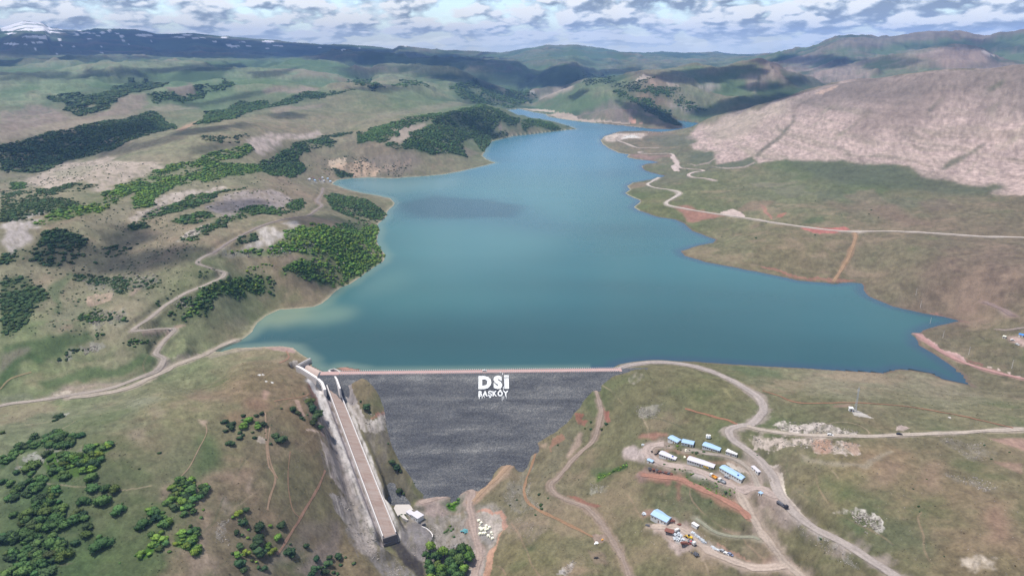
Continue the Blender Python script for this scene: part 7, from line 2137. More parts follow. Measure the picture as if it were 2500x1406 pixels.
def child(me, name, parent, loc, rz=0.0, sc=None):
    o = bpy.data.objects.new(name, me)
    COL.objects.link(o)
    o.parent = parent
    o.location = loc
    o.rotation_euler = (0, 0, rz)
    if sc:
        o.scale = sc
    return o


def house(name, crop, a, b, depth, h, roof, label, cat='house', wins=5, rise=0.9, flat=False, vent=False, end_wins=1):
    A, B = gp(crop, *a), gp(crop, *b)
    d = B[:2] - A[:2]
    L = float(np.hypot(*d)); ang = math.atan2(d[1], d[0])
    n = np.array([-d[1], d[0]]) / L
    c = (A[:2] + B[:2]) / 2 + n * depth / 2
    zc = [float(zat([c[0] + u * d[0] / 2 + v * n[0] * depth / 2], [c[1] + u * d[1] / 2 + v * n[1] * depth / 2])[0]) for u in (-1, 1) for v in (-1, 1)]
    z = (A[2] + B[2]) / 2
    r = empty(name, (c[0], c[1], z), ang, label, cat)
    MB().box(-L / 2, -depth / 2, min(zc) - z - 0.6, L / 2, depth / 2, h).build('wall', WALLM, r)
    if flat:
        MB().box(-L / 2 - .25, -depth / 2 - .25, h, L / 2 + .25, depth / 2 + .25, h + .3).build('roof', roof, r)
    else:
        m_ = MB().gable(L, depth, h - 0.05, rise)
        rf = m_.build('roof', roof, r)
        g = MB().add([(-L / 2, -depth / 2, h), (-L / 2, depth / 2, h), (-L / 2, 0, h + rise), (L / 2, -depth / 2, h), (L / 2, depth / 2, h), (L / 2, 0, h + rise)], [(0, 2, 1), (3, 4, 5)])
        g.build('gable', WALLM, r)
        if vent:
            MB().box(L * 0.28 - .5, -depth * 0.2 - .5, h + rise * 0.3, L * 0.28 + .5, -depth * 0.2 + .5, h + rise + 0.5).build('vent', plain('blue_vent', (0.05, 0.10, 0.35), 0.5), r)
    for k in range(wins):
        x = -L / 2 + L * (k + 0.5) / wins
        if k == wins // 2:
            child(dor_me, 'door', r, (x, -depth / 2, 0.05))
        else:
            child(win_me, 'window', r, (x, -depth / 2, h * 0.58))
    if end_wins:
        child(win_me, 'window', r, (L / 2, 0, h * 0.58), math.pi / 2)
    return r


house('site_house', 'P', (672, 372), (890, 418), 6.5, 2.9, BLUE, 'blue-roofed white house at the left end of the upper camp row', wins=4)
house('site_house', 'P', (995, 452), (1268, 498), 6.0, 2.9, BLUE, 'blue-roofed white house second in the upper row, half hidden by garden bushes', wins=4)
house('site_house', 'P', (1480, 548), (1885, 620), 6.5, 3.0, BLUE, 'blue-roofed white house with a long windowed front, third in the upper row', wins=8)
house('site_container', 'P', (2030, 668), (2285, 735), 4.5, 2.8, WALLM, 'plain white flat-roofed cabin at the right end of the upper camp row', 'cabin', wins=5, flat=True)
house('site_house', 'P', (462, 748), (848, 820), 6.0, 2.9, PALE, 'pale-roofed white house at the left end of the camp yard', wins=7, vent=True)
house('site_house', 'P', (1122, 890), (1745, 1012), 6.5, 2.9, PALE, 'long pale-roofed white house in the middle of the camp yard', wins=11)
house('site_house', 'P', (1885, 1045), (2390, 1345), 6.5, 3.2, BLUE, 'longest light-blue-roofed house at the right end of the camp yard', wins=9, vent=True)
house('site_container', 'G', (1214, 452), (1272, 508), 2.6, 2.5, PALE, 'narrow pale cabin beside the bank of the main road', 'cabin', wins=3, flat=True)
house('site_shed', 'P', (185, 865), (305, 880), 3.0, 2.4, BLUE, 'tiny blue-roofed shed by the round clearing left of the camp', 'shed', wins=1, rise=0.5)
house('site_shed', 'G', (1276, 690), (1300, 694), 2.4, 2.3, BLUE, 'tiny bluish gate hut at the camp road junction', 'shed', wins=1, flat=True)
house('workshop', 'Q', (268, 375), (640, 505), 9.0, 4.2, BLUE, 'big grey-blue metal workshop in the lower yard', 'workshop', wins=5, rise=1.3)
house('site_container', 'Q', (1228, 520), (1352, 592), 2.5, 2.5, WALLM, 'white shipping container at the top of the lower yard', 'container', wins=0, flat=True)
house('hut', 'U', (2010, 580), (2090, 585), 4.0, 2.8, plain('bright_blue_sheet', (0.05, 0.22, 0.60), 0.5), 'small hut with a bright blue roof on bare pink ground at the right photo edge', 'hut', wins=1, rise=0.7)
house('hut', 'U', (1735, 605), (1785, 607), 3.0, 2.4, CREAM, 'tiny cream hut on the grass left of the blue-roofed one', 'hut', wins=1, flat=True)
house('hut', 'H', (843, 606), (862, 607), 3.5, 2.6, WALLM, 'white equipment hut at the foot of the lattice mast', 'hut', wins=1, flat=True)
vh = house('valve_house', 'I', (642, 528), (745, 598), 7.0, 4.2, PALE, 'white flat-roofed valve house with dark windows below the dam', 'valve house', wins=3, flat=True, end_wins=0)
for y in (-2.2, -0.7, 0.8, 2.3):
    child(win_me, 'window', vh, (3.72 if False else float(vh.children[0].bound_box[4][0]), y, 2.3), math.pi / 2, (1.1, 1, 2.2))
house('annex', 'I', (570, 462), (655, 520), 4.2, 2.2, PALE, 'low white annex between the concrete pad and the valve house', 'annex', wins=2, flat=True, end_wins=0)
P = hit(px('I', [(330, 330), (430, 285), (545, 208), (690, 372), (640, 425), (560, 468), (530, 470), (600, 560), (585, 585), (520, 560), (470, 480), (390, 450)]))[2]
zz_ = PADZ + 0.35
pad = MB().add([(p[0], p[1], zz_) for p in P] + [(p[0], p[1], zz_ - 3) for p in P], [tuple(range(12))] + [(k, (k + 1) % 12, 12 + (k + 1) % 12, 12 + k) for k in range(12)]).build('concrete_pad', CONCM)
if pad.data.polygons[0].normal.z < 0:
    pad.data.flip_normals()
put(pad, 'pale concrete pad between the chute and the valve house', 'pad')
cw = hit(px('I', [(808, 662), (880, 690), (940, 740), (972, 790), (966, 822)]))[2]
mb = MB(); wall_line(mb, cw[:, :2], -0.35, 0.35, cw[:, 2] - 1.5, cw[:, 2] + 1.0)
put(mb.build('channel_wall', CONCW), 'curved white wall along the small outlet channel below the valve house', 'wall')
c_ = gp('I', 838, 632)
mb = MB().box(-1.6, -0.5, -1, 1.6, 0.5, 1.6).box(-1.2, -0.62, -0.8, 1.2, -0.5, 1.1)
o = mb.build('outlet', STEEL); o.location = c_; o.rotation_euler = (0, 0, 0.5)
put(o, 'dark concrete outlet mouth at the corner of the valve house', 'outlet')

# two white tanks on legs above the camp
mb = MB().cyl((0, 0, 0.9), (0, 0, 3.4), 1.15, 1.15, 16).cyl((0, 0, 3.4), (0, 0, 3.8), 1.15, 0.35, 16)
lg = MB()
for a in range(4):
    lg.cyl((0.85 * math.cos(a * 1.571), 0.85 * math.sin(a * 1.571), -0.4), (0.85 * math.cos(a * 1.571), 0.85 * math.sin(a * 1.571), 1.0), 0.1, 0.1, 6)
for k, (x, y, lab) in enumerate(((1600, 290, 'left one of two white water tanks on the grass above the camp'), (1648, 294, 'right one of two white water tanks on the grass above the camp'))):
    r = empty('water_tank', gp('P', x, y), 0, lab, 'tank', 'water tanks above the camp')
    if k == 0:
        t0 = mb.build('tank', WHITEP, r); t1 = lg.build('stand', STEEL, r)
    else:
        child(t0.data, 'tank', r, (0, 0, 0)); child(t1.data, 'stand', r, (0, 0, 0))
# stairs down the bank
a, b_ = gp('P', 1105, 545), gp('P', 1072, 738)
mb = MB()
for k in range(14):
    p = a + (b_ - a) * k / 13
    mb.box(p[0] - .8, p[1] - .35, p[2] - 0.6, p[0] + .8, p[1] + .35, p[2] + 0.35)
put(mb.build('stairway', CREAM), 'cream stairway down the bank between the two camp rows', 'stairs')

# vehicles
WH = {}


def wheel(r, x, y, rad, w=0.28):
    key = (rad, w)
    if key not in WH:
        o = MB().cyl((0, -w / 2, 0), (0, w / 2, 0), rad, rad, 14).build('wheel', TYRE)
        WH[key] = o.data
        bpy.data.objects.remove(o)
    return child(WH[key], 'wheel', r, (x, y, rad))


def axis(crop, a, b):
    A, B = gp(crop, *a), gp(crop, *b)
    d = B - A
    return (A + B) / 2, math.atan2(d[1], d[0]), float(np.hypot(d[0], d[1]))


def car(crop, a, b, paint, label, van=False, cat=None, group=None):
    c, ang, L = axis(crop, a, b)
    L = 4.5
    r = empty('van' if van else 'car', (c[0], c[1], float(zat([c[0]], [c[1]])[0]) + 0.12), ang, label, cat or ('van' if van else 'car'), group)
    w = 0.9
    if van:
        prof_ = [(-2.3, .35), (2.3, .35), (2.35, .95), (1.75, 1.15), (1.2, 2.0), (-2.25, 2.05), (-2.35, .9)]
    else:
        prof_ = [(-2.2, .32), (2.2, .32), (2.25, .7), (1.15, .95), (.55, 1.45), (-1.2, 1.48), (-1.85, 1.0), (-2.25, .85)]
    n = len(prof_)
    v = [(x, -w, z) for x, z in prof_] + [(x, w, z) for x, z in prof_]
    MB().add(v, [tuple(range(n)), tuple(range(n, 2 * n))[::-1]] + [(k, n + k, n + (k + 1) % n, (k + 1) % n) for k in range(n)]).build('body', paint, r)
    if van:
        MB().box(0.1, -.93, 1.2, 1.2, .93, 1.75, 0.02).build('side_window', GLASS, r)
        MB().add([(1.79, -.75, 1.18), (1.79, .75, 1.18), (1.27, .75, 1.95), (1.27, -.75, 1.95)], [(0, 1, 2, 3)]).build('windscreen', GLASS, r)
    else:
        MB().box(-1.35, -.92, .98, .75, .92, 1.36, 0.015).build('side_window', GLASS, r)
        MB().add([(1.18, -.75, .99), (1.18, .75, .99), (.62, .75, 1.43), (.62, -.75, 1.43)], [(0, 1, 2, 3)]).build('windscreen', GLASS, r)
    for x in (-1.35, 1.4):
        for y in (-.82, .82):
            wheel(r, x, y, 0.34)
    return r


def truck(crop, a, b, cabp, bedp, label, L=None, tipper=True, cat='truck'):
    c, ang, L0 = axis(crop, a, b)
    L = L or max(6.0, min(L0, 11))
    r = empty('truck', (c[0], c[1], float(zat([c[0]], [c[1]])[0]) + 0.1), ang, label, cat)
    f = L / 2
    MB().box(-f, -.45, .7, f, .45, .95).build('chassis', STEEL, r)
    MB().add([(f - 2.1, y, z) for y in (-1.2, 1.2) for z in (.75, 2.75)] + [(f, y, z) for y in (-1.2, 1.2) for z in (.75, 2.0)] + [(f - .35, -1.2, 2.75), (f - .35, 1.2, 2.75)],
             [(0, 2, 3, 1), (0, 1, 8, 5, 4), (2, 6, 7, 9, 3), (4, 5, 7, 6), (5, 8, 9, 7), (1, 3, 9, 8), (0, 4, 6, 2)]).build('cab', cabp, r)
    MB().add([(f + .02, -1.0, 1.95), (f + .02, 1.0, 1.95), (f - .32, 1.0, 2.62), (f - .32, -1.0, 2.62)], [(0, 1, 2, 3)]).build('windscreen', GLASS, r)
    m_ = MB()
    if tipper:
        x0, x1 = -f, f - 2.4
        m_.box(x0, -1.25, 1.0, x1, 1.25, 1.15).box(x0, -1.25, 1.15, x1, -1.13, 2.1).box(x0, 1.13, 1.15, x1, 1.25, 2.1).box(x1 - .12, -1.13, 1.15, x1, 1.13, 2.3).box(x0, -1.13, 1.15, x0 + .12, 1.13, 2.0)
    else:
        m_.box(-f, -1.25, 1.0, f - 2.4, 1.25, 1.25).box(-f + .3, -1.0, 1.25, f - 3.4, 1.0, 2.1, 0.2)
    m_.build('load_bed', bedp, r)
    for x in (f - 1.2, -f + 1.0, -f + 2.3):
        for y in (-1.05, 1.05):
            wheel(r, x, y, 0.5, 0.35)
    return r


truck('P', (1820, 1255), (1665, 1165), WALLM, ORG, 'tipper truck with an orange bed parked on the camp yard edge')
truck('P', (2020, 1362), (1865, 1275), WALLM, GREYP, 'white flatbed truck with a grey bed parked behind the orange tipper', tipper=True)
car('P', (2010, 1185), (2120, 1225), GREYP, 'grey car in front of the longest blue-roofed house')
car('P', (1515, 955), (1625, 990), YEL, 'yellow car in front of the long pale-roofed house')
truck('G', (1450, 752), (1532, 812), DKP, STEEL, 'dark flatbed truck driving down the main road below the camp', L=9.5, tipper=False)
car('H', (1075, 718), (1097, 720), DKP, 'dark car driving on the right-hand gravel road')
car('H', (742, 722), (760, 723), WALLM, 'white car on the right-hand gravel road between the pale outcrops')
car('Q', (2010, 1160), (2095, 1195), WALLM, 'white car parked on the lower yard road, middle of three')
car('Q', (1935, 1105), (1995, 1130), GREYP, 'grey car parked on the lower yard road, behind the white one')
car('Q', (2115, 1185), (2165, 1205), plain('slate_paint', (0.16, 0.18, 0.26), 0.4), 'slate-blue car parked on the lower yard road, ahead of the white one')
car('Q', (850, 665), (945, 610), WALLM, 'white van with dark windows beside the block stacks in the lower yard', van=True)
truck('Q', (1040, 985), (1180, 915), REDP, RUST, 'dark red truck with an empty bed on the lower yard edge', L=8.5, tipper=False)
truck('Q', (1205, 900), (1275, 955), WALLM, GREYP, 'small grey flatbed truck beside the dark red one', L=6.0)
car('U', (1885, 645), (1945, 640), WALLM, 'white car on the pink ground at the right photo edge, upper of two', group='white cars at the right-edge site')
car('U', (1955, 705), (2025, 725), WALLM, 'white car on the pink ground at the right photo edge, lower of two', group='white cars at the right-edge site')
for x in (1000, 1070, 1215):
    car('K', (x - 12, 312), (x + 12, 310), WALLM, 'white van parked on the pale quarry point across the lake', van=True, group='vans on the quarry point')
o = car('O', (1170, 906.5), (1182, 906.3), WALLM, 'white pickup stopped on the dam crest above the lettering', cat='pickup')
o.location = (DA + DT * 144 - DN * 4.2).tolist() + [5.1]
# yellow wheel loader
c, ang, L = axis('Q', (1215, 830), (1110, 765))
r = empty('loader', (c[0], c[1], float(c[2]) + .1), ang, 'yellow wheel loader in the lower yard', 'loader')
MB().box(-3.0, -.9, .9, -.4, .9, 2.1, .12).box(-.4, -.7, .9, 1.6, .7, 1.5, .1).build('body', YEL, r)
MB().box(-.9, -.75, 2.1, .5, .75, 3.2, .12).build('cab', GLASS, r)
mb = MB()
for y in (-.6, .6):
    mb.cyl((1.0, y, 1.6), (3.0, y, .9), .16, .13, 8)
mb.build('boom', YEL, r)
MB().add([(3.0, -1.3, .2), (3.0, 1.3, .2), (3.9, 1.3, .15), (3.9, -1.3, .15), (2.9, -1.3, 1.2), (2.9, 1.3, 1.2)], [(0, 1, 2, 3), (0, 4, 5, 1), (0, 3, 4), (1, 5, 2)]).build('bucket', YEL, r)
for x in (-1.9, 1.3):
    for y in (-1.0, 1.0):
        wheel(r, x, y, .7, .5)
# rusty trailer
c, ang, L = axis('Q', (640, 640), (790, 660))
r = empty('trailer', (c[0], c[1], float(c[2]) + .1), ang, 'flat rust-red trailer left of the white van in the lower yard', 'trailer')
MB().box(-3.4, -2.2, .8, 3.4, 2.2, 1.1).build('platform', RUST, r)
MB().cyl((3.3, 0, .9), (4.8, 0, .7), .12, .1, 6).build('drawbar', RUST, r)
for x in (-2, 2):
    for y in (-1.9, 1.9):
        wheel(r, x, y, .45, .35)


def heap(name, crop, x, y, rad, hgt, mat, label, cat, seed, group=None, blocks=22, size=(0.5, 0.3, 0.2)):
    """pile of many small pieces: planks, blocks or pipes lying across each other"""
    c = gp(crop, x, y)
    g = np.random.default_rng(seed)
    m_ = MB()
    for k in range(blocks):
        q = g.normal(0, 0.42, 2) * rad
        zz = hgt * max(0.0, 1 - np.hypot(*q) / rad) * g.uniform(0.3, 1)
        a_ = g.uniform(0, 3.14); ca, sa = math.cos(a_), math.sin(a_)
        sx, sy, sz = (size[0] * g.uniform(.6, 1.3), size[1] * g.uniform(.6, 1.3), size[2] * g.uniform(.7, 1.3))
        v = [(q[0] + ca * u * sx - sa * w * sy, q[1] + sa * u * sx + ca * w * sy, zz + t * sz + .05) for t in (-1, 1) for u, w in ((-1, -1), (1, -1), (1, 1), (-1, 1))]
        m_.add(v, [(3, 2, 1, 0), (4, 5, 6, 7), (0, 1, 5, 4), (1, 2, 6, 5), (2, 3, 7, 6), (3, 0, 4, 7)])
    o = m_.build(name, mat)
    o.location = c
    return put(o, label, cat, group)


TEAL = plain('teal_netting', (0.10, 0.26, 0.28), 0.8, 0.4, 1.5)
BLK = plain('block_grey', (0.50, 0.53, 0.56), 0.85, 0.2, 1.0)
heap('netting_heap', 'T', 285, 985, 3.4, 1.6, TEAL, 'heap of teal netting on the gravel below the dam', 'heap', 1, None, 70, (.8, .5, .16))
g = 'stacks of grey blocks in the lower yard'
for k, (x, y) in enumerate(((840, 700), (930, 690), (900, 760), (980, 740), (860, 790), (960, 820), (1040, 830), (1010, 880), (900, 830))):
    heap('block_stack', 'Q', x, y, 1.7, .8, BLK, 'stack of pale grey blocks behind the yellow loader', 'block stack', 20 + k, g, 20)
g = 'pipes piled along the lower yard road'
for k, (x, y) in enumerate(((1270, 670), (1330, 730), (1390, 770), (1440, 810), (1490, 840), (1540, 890), (1740, 1010), (1790, 1050), (1850, 1080))):
    heap('pipe_pile', 'Q', x, y, 1.6, .7, GALV if k % 2 else BLK, 'pile of blue-grey pipes on the verge of the lower yard road', 'pipe pile', 40 + k, g, 16, (1.1, .16, .14))
g = 'rows of rusty formwork'
for k, (x, y) in enumerate(((260, 990), (345, 1015), (430, 1030), (510, 1060), (580, 1085), (650, 1090), (710, 1110), (765, 1125))):
    heap('formwork_stack', 'P', x, y, 1.5, .9, RUST if k % 2 else STEEL, 'stack of dark rusty formwork on the terrace below the camp yard', 'scrap stack', 60 + k, g, 16, (.9, .4, .12))
g = 'tyre piles by the camp yard'
for k, (x, y) in enumerate(((300, 600), (400, 665), (445, 635), (490, 595))):
    heap('tyre_pile', 'P', x, y, 1.2, .8, TYRE, 'dark tyre pile at the left end of the camp yard', 'tyre pile', 80 + k, g, 16, (.42, .42, .14))
heap('scrap_pile', 'P', 95, 440, 1.8, 1.0, BLK, 'pale scrap pile with a dark post left of the camp', 'scrap pile', 90, None, 24)
heap('scrap_pile', 'Q', 130, 230, 2.2, .9, BLK, 'pale scrap pile at the left end of the workshop', 'scrap pile', 91, None, 30)
heap('scrap_pile', 'Q', 800, 390, 2.2, .8, RUST, 'rusty scrap pile at the right end of the workshop', 'scrap pile', 92, None, 26)
heap('scrap_pile', 'Q', 950, 480, 1.8, .8, RUST, 'rusty scrap pile between the workshop and the white container', 'scrap pile', 93, None, 22)
heap('scrap_pile', 'Q', 200, 500, 2.0, .6, STEEL, 'dark scrap pile on the slope below the workshop', 'scrap pile', 94, None, 20)
heap('rubble_heap', 'Q', 1350, 1160, 3.0, .9, STEEL, 'long dark rubble heap below the lower yard road', 'rubble', 95, None, 46)
heap('rubble_heap', 'E', 1872, 1218, 1.6, .8, WHITEP, 'white rubbish heap beside the grey track at bottom centre', 'rubble', 96, None, 18)
heap('drum_pile', 'E', 1906, 1200, .9, .8, ORG, 'small orange heap beside the white rubbish heap', 'heap', 97, None, 8)
heap('tyre_pile', 'E', 1872, 1302, 1.5, .6, TYRE, 'dark tyre pile on bare ground at bottom centre', 'tyre pile', 98, None, 22, (.45, .45, .14))
# cream precast blocks below the dam
mb = MB().box(-1, -1, 0, 1, 1, 1.25, .06).box(-.85, -.85, 1.25, .85, .85, 1.5, .12)
cbk = mb.build('cream_block', CREAM)
first = True
for x, y, s in ((855, 560, 1.1), (960, 650, 1.0), (900, 735, .55), (1185, 785, 1.1), (1150, 865, .9), (1310, 855, 1.15), (1255, 915, .8), (920, 890, 1.2), (985, 950, 1.2), (1050, 900, 1.0), (1160, 950, 1.0), (905, 1125, 1.15), (1035, 1105, 1.1), (1125, 1095, 1.1), (1400, 1075, 1.0), (1440, 1145, .6), (1265, 1205, 1.1), (1330, 1245, .6), (1445, 1320, 1.1)):
    o = cbk if first else cbk.copy()
    if not first:
        COL.objects.link(o)
    first = False
    o.location = gp('T', x, y)
    o.scale = (s * 1.05, s * 1.05, s)
    o.rotation_euler = (0, 0, rng.uniform(0.3, 0.7))
    lab = 'cream precast block in the close cluster beside the gravel track' if 850 < x < 1380 and y > 740 and y < 1180 else ('cream precast block at the top end of the cluster' if y < 740 else 'cream precast block standing apart on the right of the cluster')
    put(o, lab, 'concrete block', 'cream precast blocks below the dam')
# power poles along the inlet
pm = MB().cyl((0, 0, -1), (0, 0, 9.5), .28, .18, 8)
am = MB().box(-1.2, -.08, 8.6, 1.2, .08, 8.85)
im = MB()
for x in (-1.1, 0, 1.1):
    im.cyl((x, 0, 8.85), (x, 0, 9.25), .09, .06, 6)
for k, (x, y, lab) in enumerate(((2236, 721, 'power pole farthest up the brown slope beyond the inlet'), (2247, 751, 'power pole near the water on the brown slope beyond the inlet'), (2302, 825, 'power pole on the green spit nearest the water'),
                                 (2365, 866, 'power pole with pale footing in the middle of the green spit'), (2470, 899, 'power pole nearest the right photo edge above the pink track'))):
    r = empty('power_pole', gp('O', x, y), 0.5, lab, 'power pole', 'power poles by the inlet')
    if k == 0:
        q0 = pm.build('pole', POLEM, r); q1 = am.build('crossarm', STEEL, r); q2 = im.build('insulators', WALLM, r)
    else:
        child(q0.data, 'pole', r, (0, 0, 0)); child(q1.data, 'crossarm', r, (0, 0, 0)); child(q2.data, 'insulators', r, (0, 0, 0))
x, y = at_z(2271, 790, 0.0)
o = MB().cyl((0, 0, -6), (0, 0, 8.0), .28, .18, 8).build('flooded_pole', POLEM)
o.location = (float(x), float(y), 0)
put(o, 'bare pole standing in the water of the inlet', 'pole')
# lattice mast
c = gp('H', 872, 606)
r = empty('lattice_mast', c, 0.3, 'thin grey lattice mast with antennas beside the white hut', 'mast')
mb = MB()
cor = [(math.cos(a) * 1.1, math.sin(a) * 1.1) for a in (0.5, 2.6, 4.7)]
HT = 22.0
for k in range(3):
    a_, b_ = cor[k], cor[(k + 1) % 3]
    mb.cyl((a_[0], a_[1], -0.5), (a_[0] * .3, a_[1] * .3, HT), .13, .10, 6)
    for q in range(11):
        z0, z1 = HT * q / 11, HT * (q + 1) / 11
        s0, s1 = 1 - .7 * q / 11, 1 - .7 * (q + 1) / 11
        mb.cyl((a_[0] * s0, a_[1] * s0, z0), (b_[0] * s1, b_[1] * s1, z1), .06, .06, 5)
        mb.cyl((a_[0] * s1, a_[1] * s1, z1), (b_[0] * s1, b_[1] * s1, z1), .05, .05, 5)
mb.build('frame', GALV, r)
an = MB()
for a_ in (0, 2.1, 4.2):
    an.box(.6 * math.cos(a_) - .14, .6 * math.sin(a_) - .14, HT - 3.2, .6 * math.cos(a_) + .14, .6 * math.sin(a_) + .14, HT - 1.2)
    an.cyl((.4 * math.cos(a_), .4 * math.sin(a_), HT), (.4 * math.cos(a_), .4 * math.sin(a_), HT + 2.0), .05, .03, 5)
an.build('antennas', WALLM, r)
# hamlet at the head of the left bay
for k, (x, y) in enumerate(((1770, 95), (1800, 102), (1828, 96), (1850, 104), (1872, 92), (1790, 88), (1842, 86), (1885, 108))):
    house('village_house', 'D', (x, y), (x + 9, y + 1), 6, 3.2, (PALE, BLUE, RUST)[k % 3], 'small house of the hamlet at the head of the left bay', wins=2, rise=1.4)['group'] = 'houses of the bay hamlet'

# ------------------------------------------------------------------ cloud deck overhead: each bank of cloud stands between the sun and its shadow on the land
CLOUDS = [
    ('M', [(-700, 330), (0, 365), (350, 395), (900, 400), (1100, 370), (1700, 380), (2500, 420), (2600, 700), (2250, 720), (1950, 690), (1600, 690), (1300, 670), (1000, 690), (500, 720), (200, 790), (0, 870), (-700, 900)], 0.99),
    ('A', [(1180, 220), (1600, 255), (2100, 290), (2500, 320), (2950, 345), (3160, 385), (3210, 420), (3230, 490), (3150, 520), (2980, 460), (2700, 410), (2500, 400), (2320, 395), (2230, 430), (2120, 400), (1850, 350), (1640, 350), (1600, 370), (1420, 350), (1200, 350)], 0.99),
    ('M', [(850, 950), (1050, 860), (1300, 850), (1900, 830), (2500, 790), (2950, 770), (3000, 820), (2500, 870), (1900, 900), (1300, 960), (800, 980)], 0.95),
    ('M', [(0, 930), (150, 900), (700, 870), (950, 900), (800, 960), (0, 975)], 0.75),
    ('O', [(1258, 210), (1300, 188), (1340, 164), (1400, 154), (1450, 172), (1430, 192), (1380, 214), (1300, 214)], 0.97),
    ('O', [(1040, 190), (1100, 177), (1160, 188), (1230, 216), (1200, 224), (1150, 207), (1090, 198)], 0.95),
    ('O', [(1570, 184), (1650, 172), (1750, 165), (1830, 160), (1880, 172), (1850, 190), (1760, 203), (1700, 208), (1640, 205)], 0.97),
    ('O', [(1645, 272), (1700, 252), (1800, 236), (1900, 220), (1960, 228), (1900, 248), (1830, 268), (1780, 278), (1700, 284)], 0.95),
    ('O', [(1500, 246), (1540, 250), (1600, 265), (1650, 292), (1672, 312), (1640, 318), (1560, 300), (1520, 268)], 0.92),
    ('O', [(1380, 240), (1420, 218), (1440, 222), (1400, 248)], 0.83),
    ('O', [(1820, 152), (1920, 138), (2060, 136), (2090, 152), (2030, 168), (1950, 160), (1880, 158)], 0.92),
    ('O', [(1790, 212), (1850, 200), (1930, 205), (1900, 220), (1830, 225)], 0.83),
    ('D', [(500, 560), (440, 640), (530, 640), (700, 640), (850, 615), (960, 585), (1100, 535), (1240, 500), (1150, 460), (1000, 460), (860, 480), (740, 510), (760, 480), (900, 420), (860, 385), (740, 345), (640, 352), (540, 410)], 0.89),
    ('D', [(150, 560), (220, 440), (330, 390), (460, 420), (520, 470), (470, 570), (330, 600)], 0.78),
    ('D', [(1150, 240), (1280, 205), (1480, 195), (1560, 225), (1400, 270), (1200, 285)], 0.72),
    ('D', [(1600, 310), (1760, 290), (1900, 290), (2010, 330), (1850, 360), (1650, 350)], 0.72),
    ('D', [(1600, 640), (1700, 575), (1830, 620), (1920, 690), (1890, 730), (1760, 690)], 0.78),
    ('O', [(960, 500), (1060, 478), (1200, 486), (1290, 505), (1260, 530), (1120, 538), (1000, 530)], 0.42),
    ('A', [(0, 880), (300, 820), (640, 760), (900, 730), (1020, 790), (760, 860), (560, 940), (360, 1000), (0, 1060)], 0.75),
    ('A', [(1000, 830), (1100, 790), (1300, 770), (1500, 745), (1560, 760), (1350, 800), (1100, 830)], 0.83),
    ('A', [(1600, 700), (1750, 680), (1880, 700), (1850, 725), (1680, 725)], 0.75),
    ('A', [(1150, 950), (1300, 930), (1500, 860), (1350, 860), (1150, 900)], 0.61),
    ('B', [(580, 870), (640, 850), (740, 860), (880, 950), (1000, 1010), (1060, 1050), (960, 1060), (780, 970), (640, 930)], 0.78),
    ('C', [(1230, 345), (1300, 330), (1350, 350), (1330, 380), (1250, 380)], 0.83),
    ('C', [(960, 440), (1080, 430), (1120, 470), (1050, 495), (980, 480)], 0.83),
    ('A', [(1000, 640), (1250, 620), (1500, 560), (1700, 545), (1500, 600), (1200, 660)], 0.6),
    ('A', [(600, 880), (900, 860), (1150, 800), (1100, 850), (800, 930), (560, 970)], 0.6),
    ('A', [(1500, 440), (1700, 430), (1850, 400), (1700, 470), (1550, 480)], 0.7),
    ('M', [(1500, 690), (1700, 680), (2000, 690), (1900, 720), (1600, 730)], 0.7),
    ('O', [(840, 215), (930, 205), (1000, 215), (930, 228)], 0.7),
    ('O', [(1400, 178), (1470, 170), (1570, 165), (1560, 178), (1460, 190)], 0.8),
    ('O', [(2080, 150), (2180, 135), (2260, 150), (2180, 172), (2100, 170)], 0.6),
    ('O', [(2250, 110), (2350, 95), (2500, 105), (2500, 130), (2350, 130)], 0.6),
]
CB = 2300.0
m = bpy.data.materials.new('cloud')
m.use_nodes = True
nt = m.node_tree
nt.nodes.clear()
out = N(nt, 'ShaderNodeOutputMaterial')
df = N(nt, 'ShaderNodeBsdfDiffuse'); df.inputs['Color'].default_value = (0.9, 0.9, 0.9, 1)
tl_ = N(nt, 'ShaderNodeBsdfTranslucent'); tl_.inputs['Color'].default_value = (0.85, 0.87, 0.9, 1)
tr_ = N(nt, 'ShaderNodeBsdfTransparent')
mx0 = N(nt, 'ShaderNodeMixShader'); mx0.inputs[0].default_value = 0.35
nt.links.new(df.outputs[0], mx0.inputs[1]); nt.links.new(tl_.outputs[0], mx0.inputs[2])
at = N(nt, 'ShaderNodeAttribute', attribute_name='cover')
mx1 = N(nt, 'ShaderNodeMixShader')
nt.links.new(at.outputs['Fac'], mx1.inputs[0]); nt.links.new(tr_.outputs[0], mx1.inputs[1]); nt.links.new(mx0.outputs[0], mx1.inputs[2])
nt.links.new(mx1.outputs[0], out.inputs['Surface'])
VV, FF, CC = [], [], []
off = 0
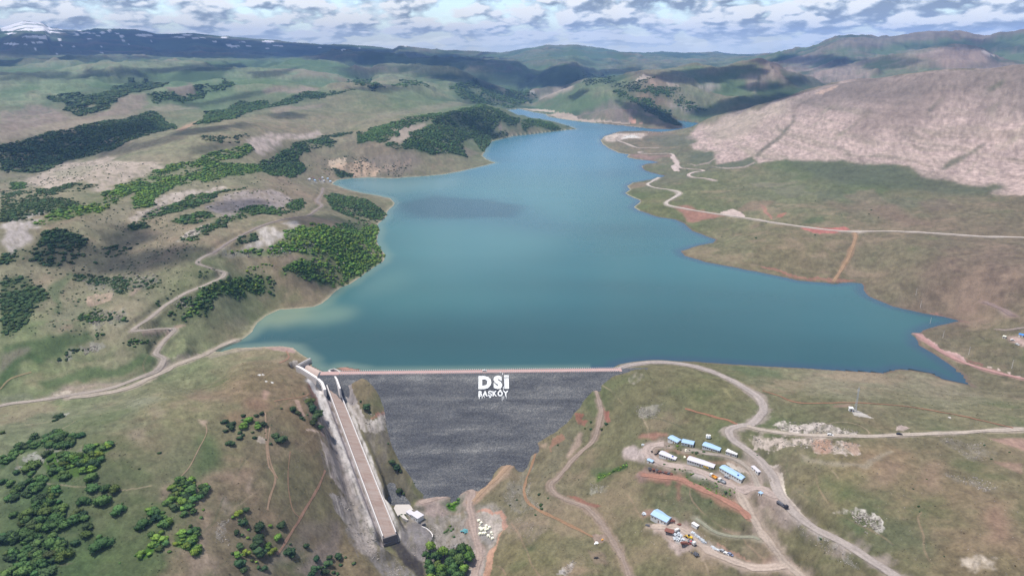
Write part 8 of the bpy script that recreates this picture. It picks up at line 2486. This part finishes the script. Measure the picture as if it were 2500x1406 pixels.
for cr, pts, op in CLOUDS:
    _, _, P = hit(dens_poly(px(cr, pts), 6))
    k = (CB - P[:, 2]) / TO_SUN.z
    Q = np.stack([P[:, 0] + TO_SUN.x * k, P[:, 1] + TO_SUN.y * k], 1)
    lo, hi = Q.min(0), Q.max(0)
    size = min(hi - lo)
    pad_ = 0.08 * size + 10
    lo -= pad_; hi += pad_
    nx, ny = [int(np.clip((hi[a] - lo[a]) / size * 40, 30, 200)) for a in (0, 1)]
    gx_, gy_ = np.meshgrid(np.linspace(lo[0], hi[0], nx), np.linspace(lo[1], hi[1], ny), indexing='ij')
    d = poly_dist(Q, gx_, gy_); ins_ = poly_in(Q, gx_, gy_)
    sd = np.where(ins_, d, -d) + fbm(gx_ / size * 9, gy_ / size * 9, 4, 3) * size * 0.08
    soft = 0.035 * size + 6
    a = sstep(-soft * 0.6, soft * 1.4, sd) * (1 - math.sqrt(max(0.0, 1 - op)))
    th = 20 + 0.30 * np.sqrt(np.maximum(sd, 0) * size) * (0.7 + 0.6 * fbm(gx_ / size * 7, gy_ / size * 7, 4, 6))
    th = np.where(sd > 0, th, 4)
    ii_ = np.arange(nx * ny).reshape(nx, ny)
    qd = np.stack([ii_[:-1, :-1], ii_[1:, :-1], ii_[1:, 1:], ii_[:-1, 1:]], -1)
    kp = (a[:-1, :-1] + a[1:, :-1] + a[1:, 1:] + a[:-1, 1:]) > 0.001
    qd = qd[kp]
    for z, flip in ((CB + th, False), (CB - 0.12 * th, True)):
        VV.append(np.stack([gx_, gy_, z], -1).reshape(-1, 3)); CC.append(np.repeat(a.reshape(-1, 1), 3, 1))
        FF.append((qd[:, ::-1] if flip else qd) + off); off += nx * ny
cl = grid_mesh('cloud_cover', np.concatenate(VV), np.concatenate(FF), m, np.concatenate(CC), True)
put(cl, kind='stuff')

# ------------------------------------------------------------------ the air between
zt_ = max(float(Z.max()), HC) + 25
mb = MB().box(-13500, -60, float(Z.min()) - 3, 13500, 18200, zt_)
m = bpy.data.materials.new('haze_air')
m.use_nodes = True
nt = m.node_tree
nt.nodes.clear()
out = N(nt, 'ShaderNodeOutputMaterial')
pv = N(nt, 'ShaderNodeVolumePrincipled')
pv.inputs['Color'].default_value = (0.25, 0.46, 0.99, 1)
pv.inputs['Density'].default_value = 4.8e-5
pv.inputs['Anisotropy'].default_value = 0.0
nt.links.new(pv.outputs[0], out.inputs['Volume'])
hz = mb.build('haze', m)
put(hz, kind='stuff')
